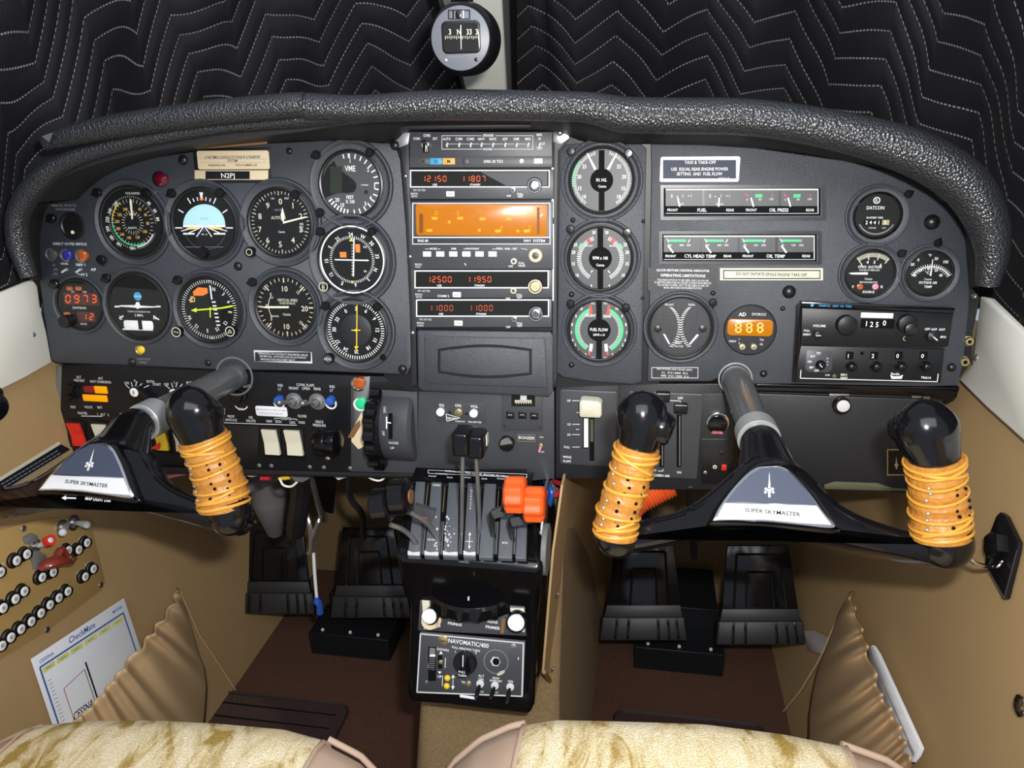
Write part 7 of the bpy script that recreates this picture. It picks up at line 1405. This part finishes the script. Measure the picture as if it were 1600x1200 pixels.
# leaflet in the right pocket
F = Fr(Vector(WR_P)+WR_N.normalized()*.012, WR_N, 1390, 1080); b = MB(F); b.poly([(1357, 1012), (1362, 1008), (1370, 1020), (1437, 1168), (1432, 1180), (1424, 1190), (1412, 1180), (1356, 1040)], 0, 5, 'paper', .8); b.line(1376, 1060, 1420, 1160, 1.4, 5.2, 'inkgrey'); b.line(1418, 1160, 1428, 1180, 3, 5.2, 'inkgrey'); tag(b.obj('leaflet'), 'folded white leaflet standing in the right map pocket', 'leaflet')
# latch hook on the right wall
F = FWR(1563, 870, .002); t = thing('wall_hook_plate', 'black diamond shaped plate with a small chrome hook on the right cabin wall', 'hook', F)
b = MB(F); b.poly([(1556, 806), (1562, 800), (1570, 806), (1590, 848), (1588, 862), (1570, 934), (1566, 936), (1538, 880), (1545, 835)], 0, 5, 'plastic', 1.2); b.lines([(1589, 860), (1569, 935), (1539, 882)], 1.6, 5.4, 'dullsteel'); b.obj('plate', t)
b = MB(F); b.poly([(1536, 838), (1545, 831), (1556, 834), (1558, 860), (1540, 872), (1535, 860)], 4, 16, 'plastic', 2); b.obj('catch', t)
b = MB(F); c = bez([F.hit(1553, 868, .010), F.hit(1548, 884, .020), F.hit(1536, 884, .035), F.hit(1524, 880, .045), F.hit(1513, 871, .052)]); b.tube(c, .0022, 'chrome', 10); c = bez([F.hit(1566, 877, .008), F.hit(1558, 886, .012), F.hit(1546, 886, .012)]); b.tube(c, .0016, 'chrome', 8); b.obj('hook', t)
b = MB(FWR(1593, 1103, .001)); b.dome(1594, 1103, 10, 0, 4, 'chrome', 20); tag(b.obj('wall_stud'), 'round chrome stud at the lower right edge of the right wall', 'stud')
b = MB(FWR(1508, 1090, 0)); 
# ================================================================ seats
def seat(outer, x0b, x1b, label):
    """seat cushion front: outline of the crown in px at Y, swept back toward the camera"""
    Yf = -.30; t = thing('seat', label, 'seat', FY(sum(p[0] for p in outer)/len(outer), 1160, Yf))
    crown = resamp([atY(x, y-13, Yf) for x, y in outer], 60)
    def rows(pts, off=0.0):
        R = []
        for k in range(14):
            a = k/13*PI/2 if k < 8 else PI/2; 
        prof = [(0.010, -.16), (0.002, -.10), (-.004, -.05), (-.002, -.022), (.010, -.006), (.028, .001), (.055, .004), (.10, .004), (.20, .0), (.30, -.008)]
        return [[Vector((p.x, p.y-dy, p.z+dz+off)) for p in pts] for dy, dz in prof]
    return t, crown, rows
def build_seat(outer, brx, label, nm=0):
    t, crown, rows = seat(outer, *brx, label); i0 = min(range(60), key=lambda i: abs(crown[i].x-atY(brx[0], 1150, -.30).x)); i1 = min(range(60), key=lambda i: abs(crown[i].x-atY(brx[1], 1150, -.30).x))
    b = MB(); R = rows(crown); n = 60; vs = [p for r in R for p in r]; b.add(vs, [(j*n+i, j*n+i+1, (j+1)*n+i+1, (j+1)*n+i) for j in range(len(R)-1) for i in range(n-1)], 'pinkvinyl')
    lo = [Vector((p.x, p.y+.0, p.z-.16)) for p in crown]; b.obj('cushion', t)
    b = MB(); m = crown[i0:i1+1]; R = rows(m, .004); n = len(m); R = [[p+Vector((0, .003 if j < 4 else 0, 0)) for p in r] for j, r in enumerate(R)]; vs = [p for r in R for p in r]; b.add(vs, [(j*n+i, j*n+i+1, (j+1)*n+i+1, (j+1)*n+i) for j in range(len(R)-1) for i in range(n-1)], 'brocade')
    o = b.obj('brocade_insert', t, label='cream and gold brocade centre'); s_ = o.modifiers.new('s', 'SOLIDIFY'); s_.thickness = .004; s_.offset = -1
    for q in (crown[:i0+1], crown[i1:]): b = MB(); b.tube([p+Vector((0, .003, -.012)) for p in q], .0035, 'pinkvinyl', 10); b.obj('piping', t)
    for i in (i0, i1): b = MB(); b.tube([r[i]+Vector((0, 0, .003)) for r in rows(crown)], .0028, 'pinkvinyl', 8); b.obj('piping', t)
def brocade():
    m = bpy.data.materials.new('brocade'); m.use_nodes = True; nt = m.node_tree; bs = nt.nodes['Principled BSDF']; L = nt.links; tc = nt.nodes.new('ShaderNodeTexCoord')
    mp = nt.nodes.new('ShaderNodeMapping'); mp.inputs['Scale'].default_value = (16, 7, 7); mp.inputs['Rotation'].default_value = (0, .6, .4); L.new(tc.outputs['Object'], mp.inputs[0])
    n1 = nt.nodes.new('ShaderNodeTexNoise'); n1.inputs['Scale'].default_value = 1.6; n1.inputs['Detail'].default_value = 6; n1.inputs['Roughness'].default_value = .65; n1.inputs['Distortion'].default_value = 1.2; L.new(mp.outputs[0], n1.inputs['Vector'])
    r1 = nt.nodes.new('ShaderNodeValToRGB'); e = r1.color_ramp.elements; e[0].position = .36; e[0].color = (.40, .27, .06, 1); e[1].position = .56; e[1].color = (.86, .76, .55, 1); x = e.new(.46); x.color = (.74, .62, .38, 1); L.new(n1.outputs['Fac'], r1.inputs[0])
    n2 = nt.nodes.new('ShaderNodeTexNoise'); n2.inputs['Scale'].default_value = 700; n2.inputs['Detail'].default_value = 2; L.new(tc.outputs['Object'], n2.inputs['Vector'])
    mx = nt.nodes.new('ShaderNodeMix'); mx.data_type = 'RGBA'; mx.blend_type = 'MULTIPLY'; mx.inputs[0].default_value = .8; L.new(r1.outputs[0], mx.inputs[6]); r2 = nt.nodes.new('ShaderNodeValToRGB'); r2.color_ramp.elements[0].position = .35; r2.color_ramp.elements[0].color = (.66, .62, .52, 1); r2.color_ramp.elements[1].position = .62; r2.color_ramp.elements[1].color = (1.1, 1.1, 1.05, 1); L.new(n2.outputs['Fac'], r2.inputs[0]); L.new(r2.outputs[0], mx.inputs[7]); L.new(mx.outputs[2], bs.inputs['Base Color'])
    bs.inputs['Roughness'].default_value = .8; bp = nt.nodes.new('ShaderNodeBump'); bp.inputs['Strength'].default_value = .9; bp.inputs['Distance'].default_value = .0015; L.new(n2.outputs['Fac'], bp.inputs['Height']); L.new(bp.outputs[0], bs.inputs['Normal']); return m
MATS['brocade'] = brocade()
build_seat([(-60, 1215), (-20, 1172), (30, 1148), (80, 1133), (150, 1127), (250, 1126), (350, 1131), (440, 1139), (510, 1158), (560, 1184), (590, 1215)], (60, 505), 'left seat cushion with cream and gold brocade, at the lower left')
build_seat([(690, 1220), (712, 1190), (750, 1158), (800, 1136), (870, 1124), (980, 1126), (1100, 1130), (1220, 1145), (1320, 1165), (1390, 1190), (1435, 1220)], (818, 1318), 'right seat cushion with cream and gold brocade, at the bottom right of centre')
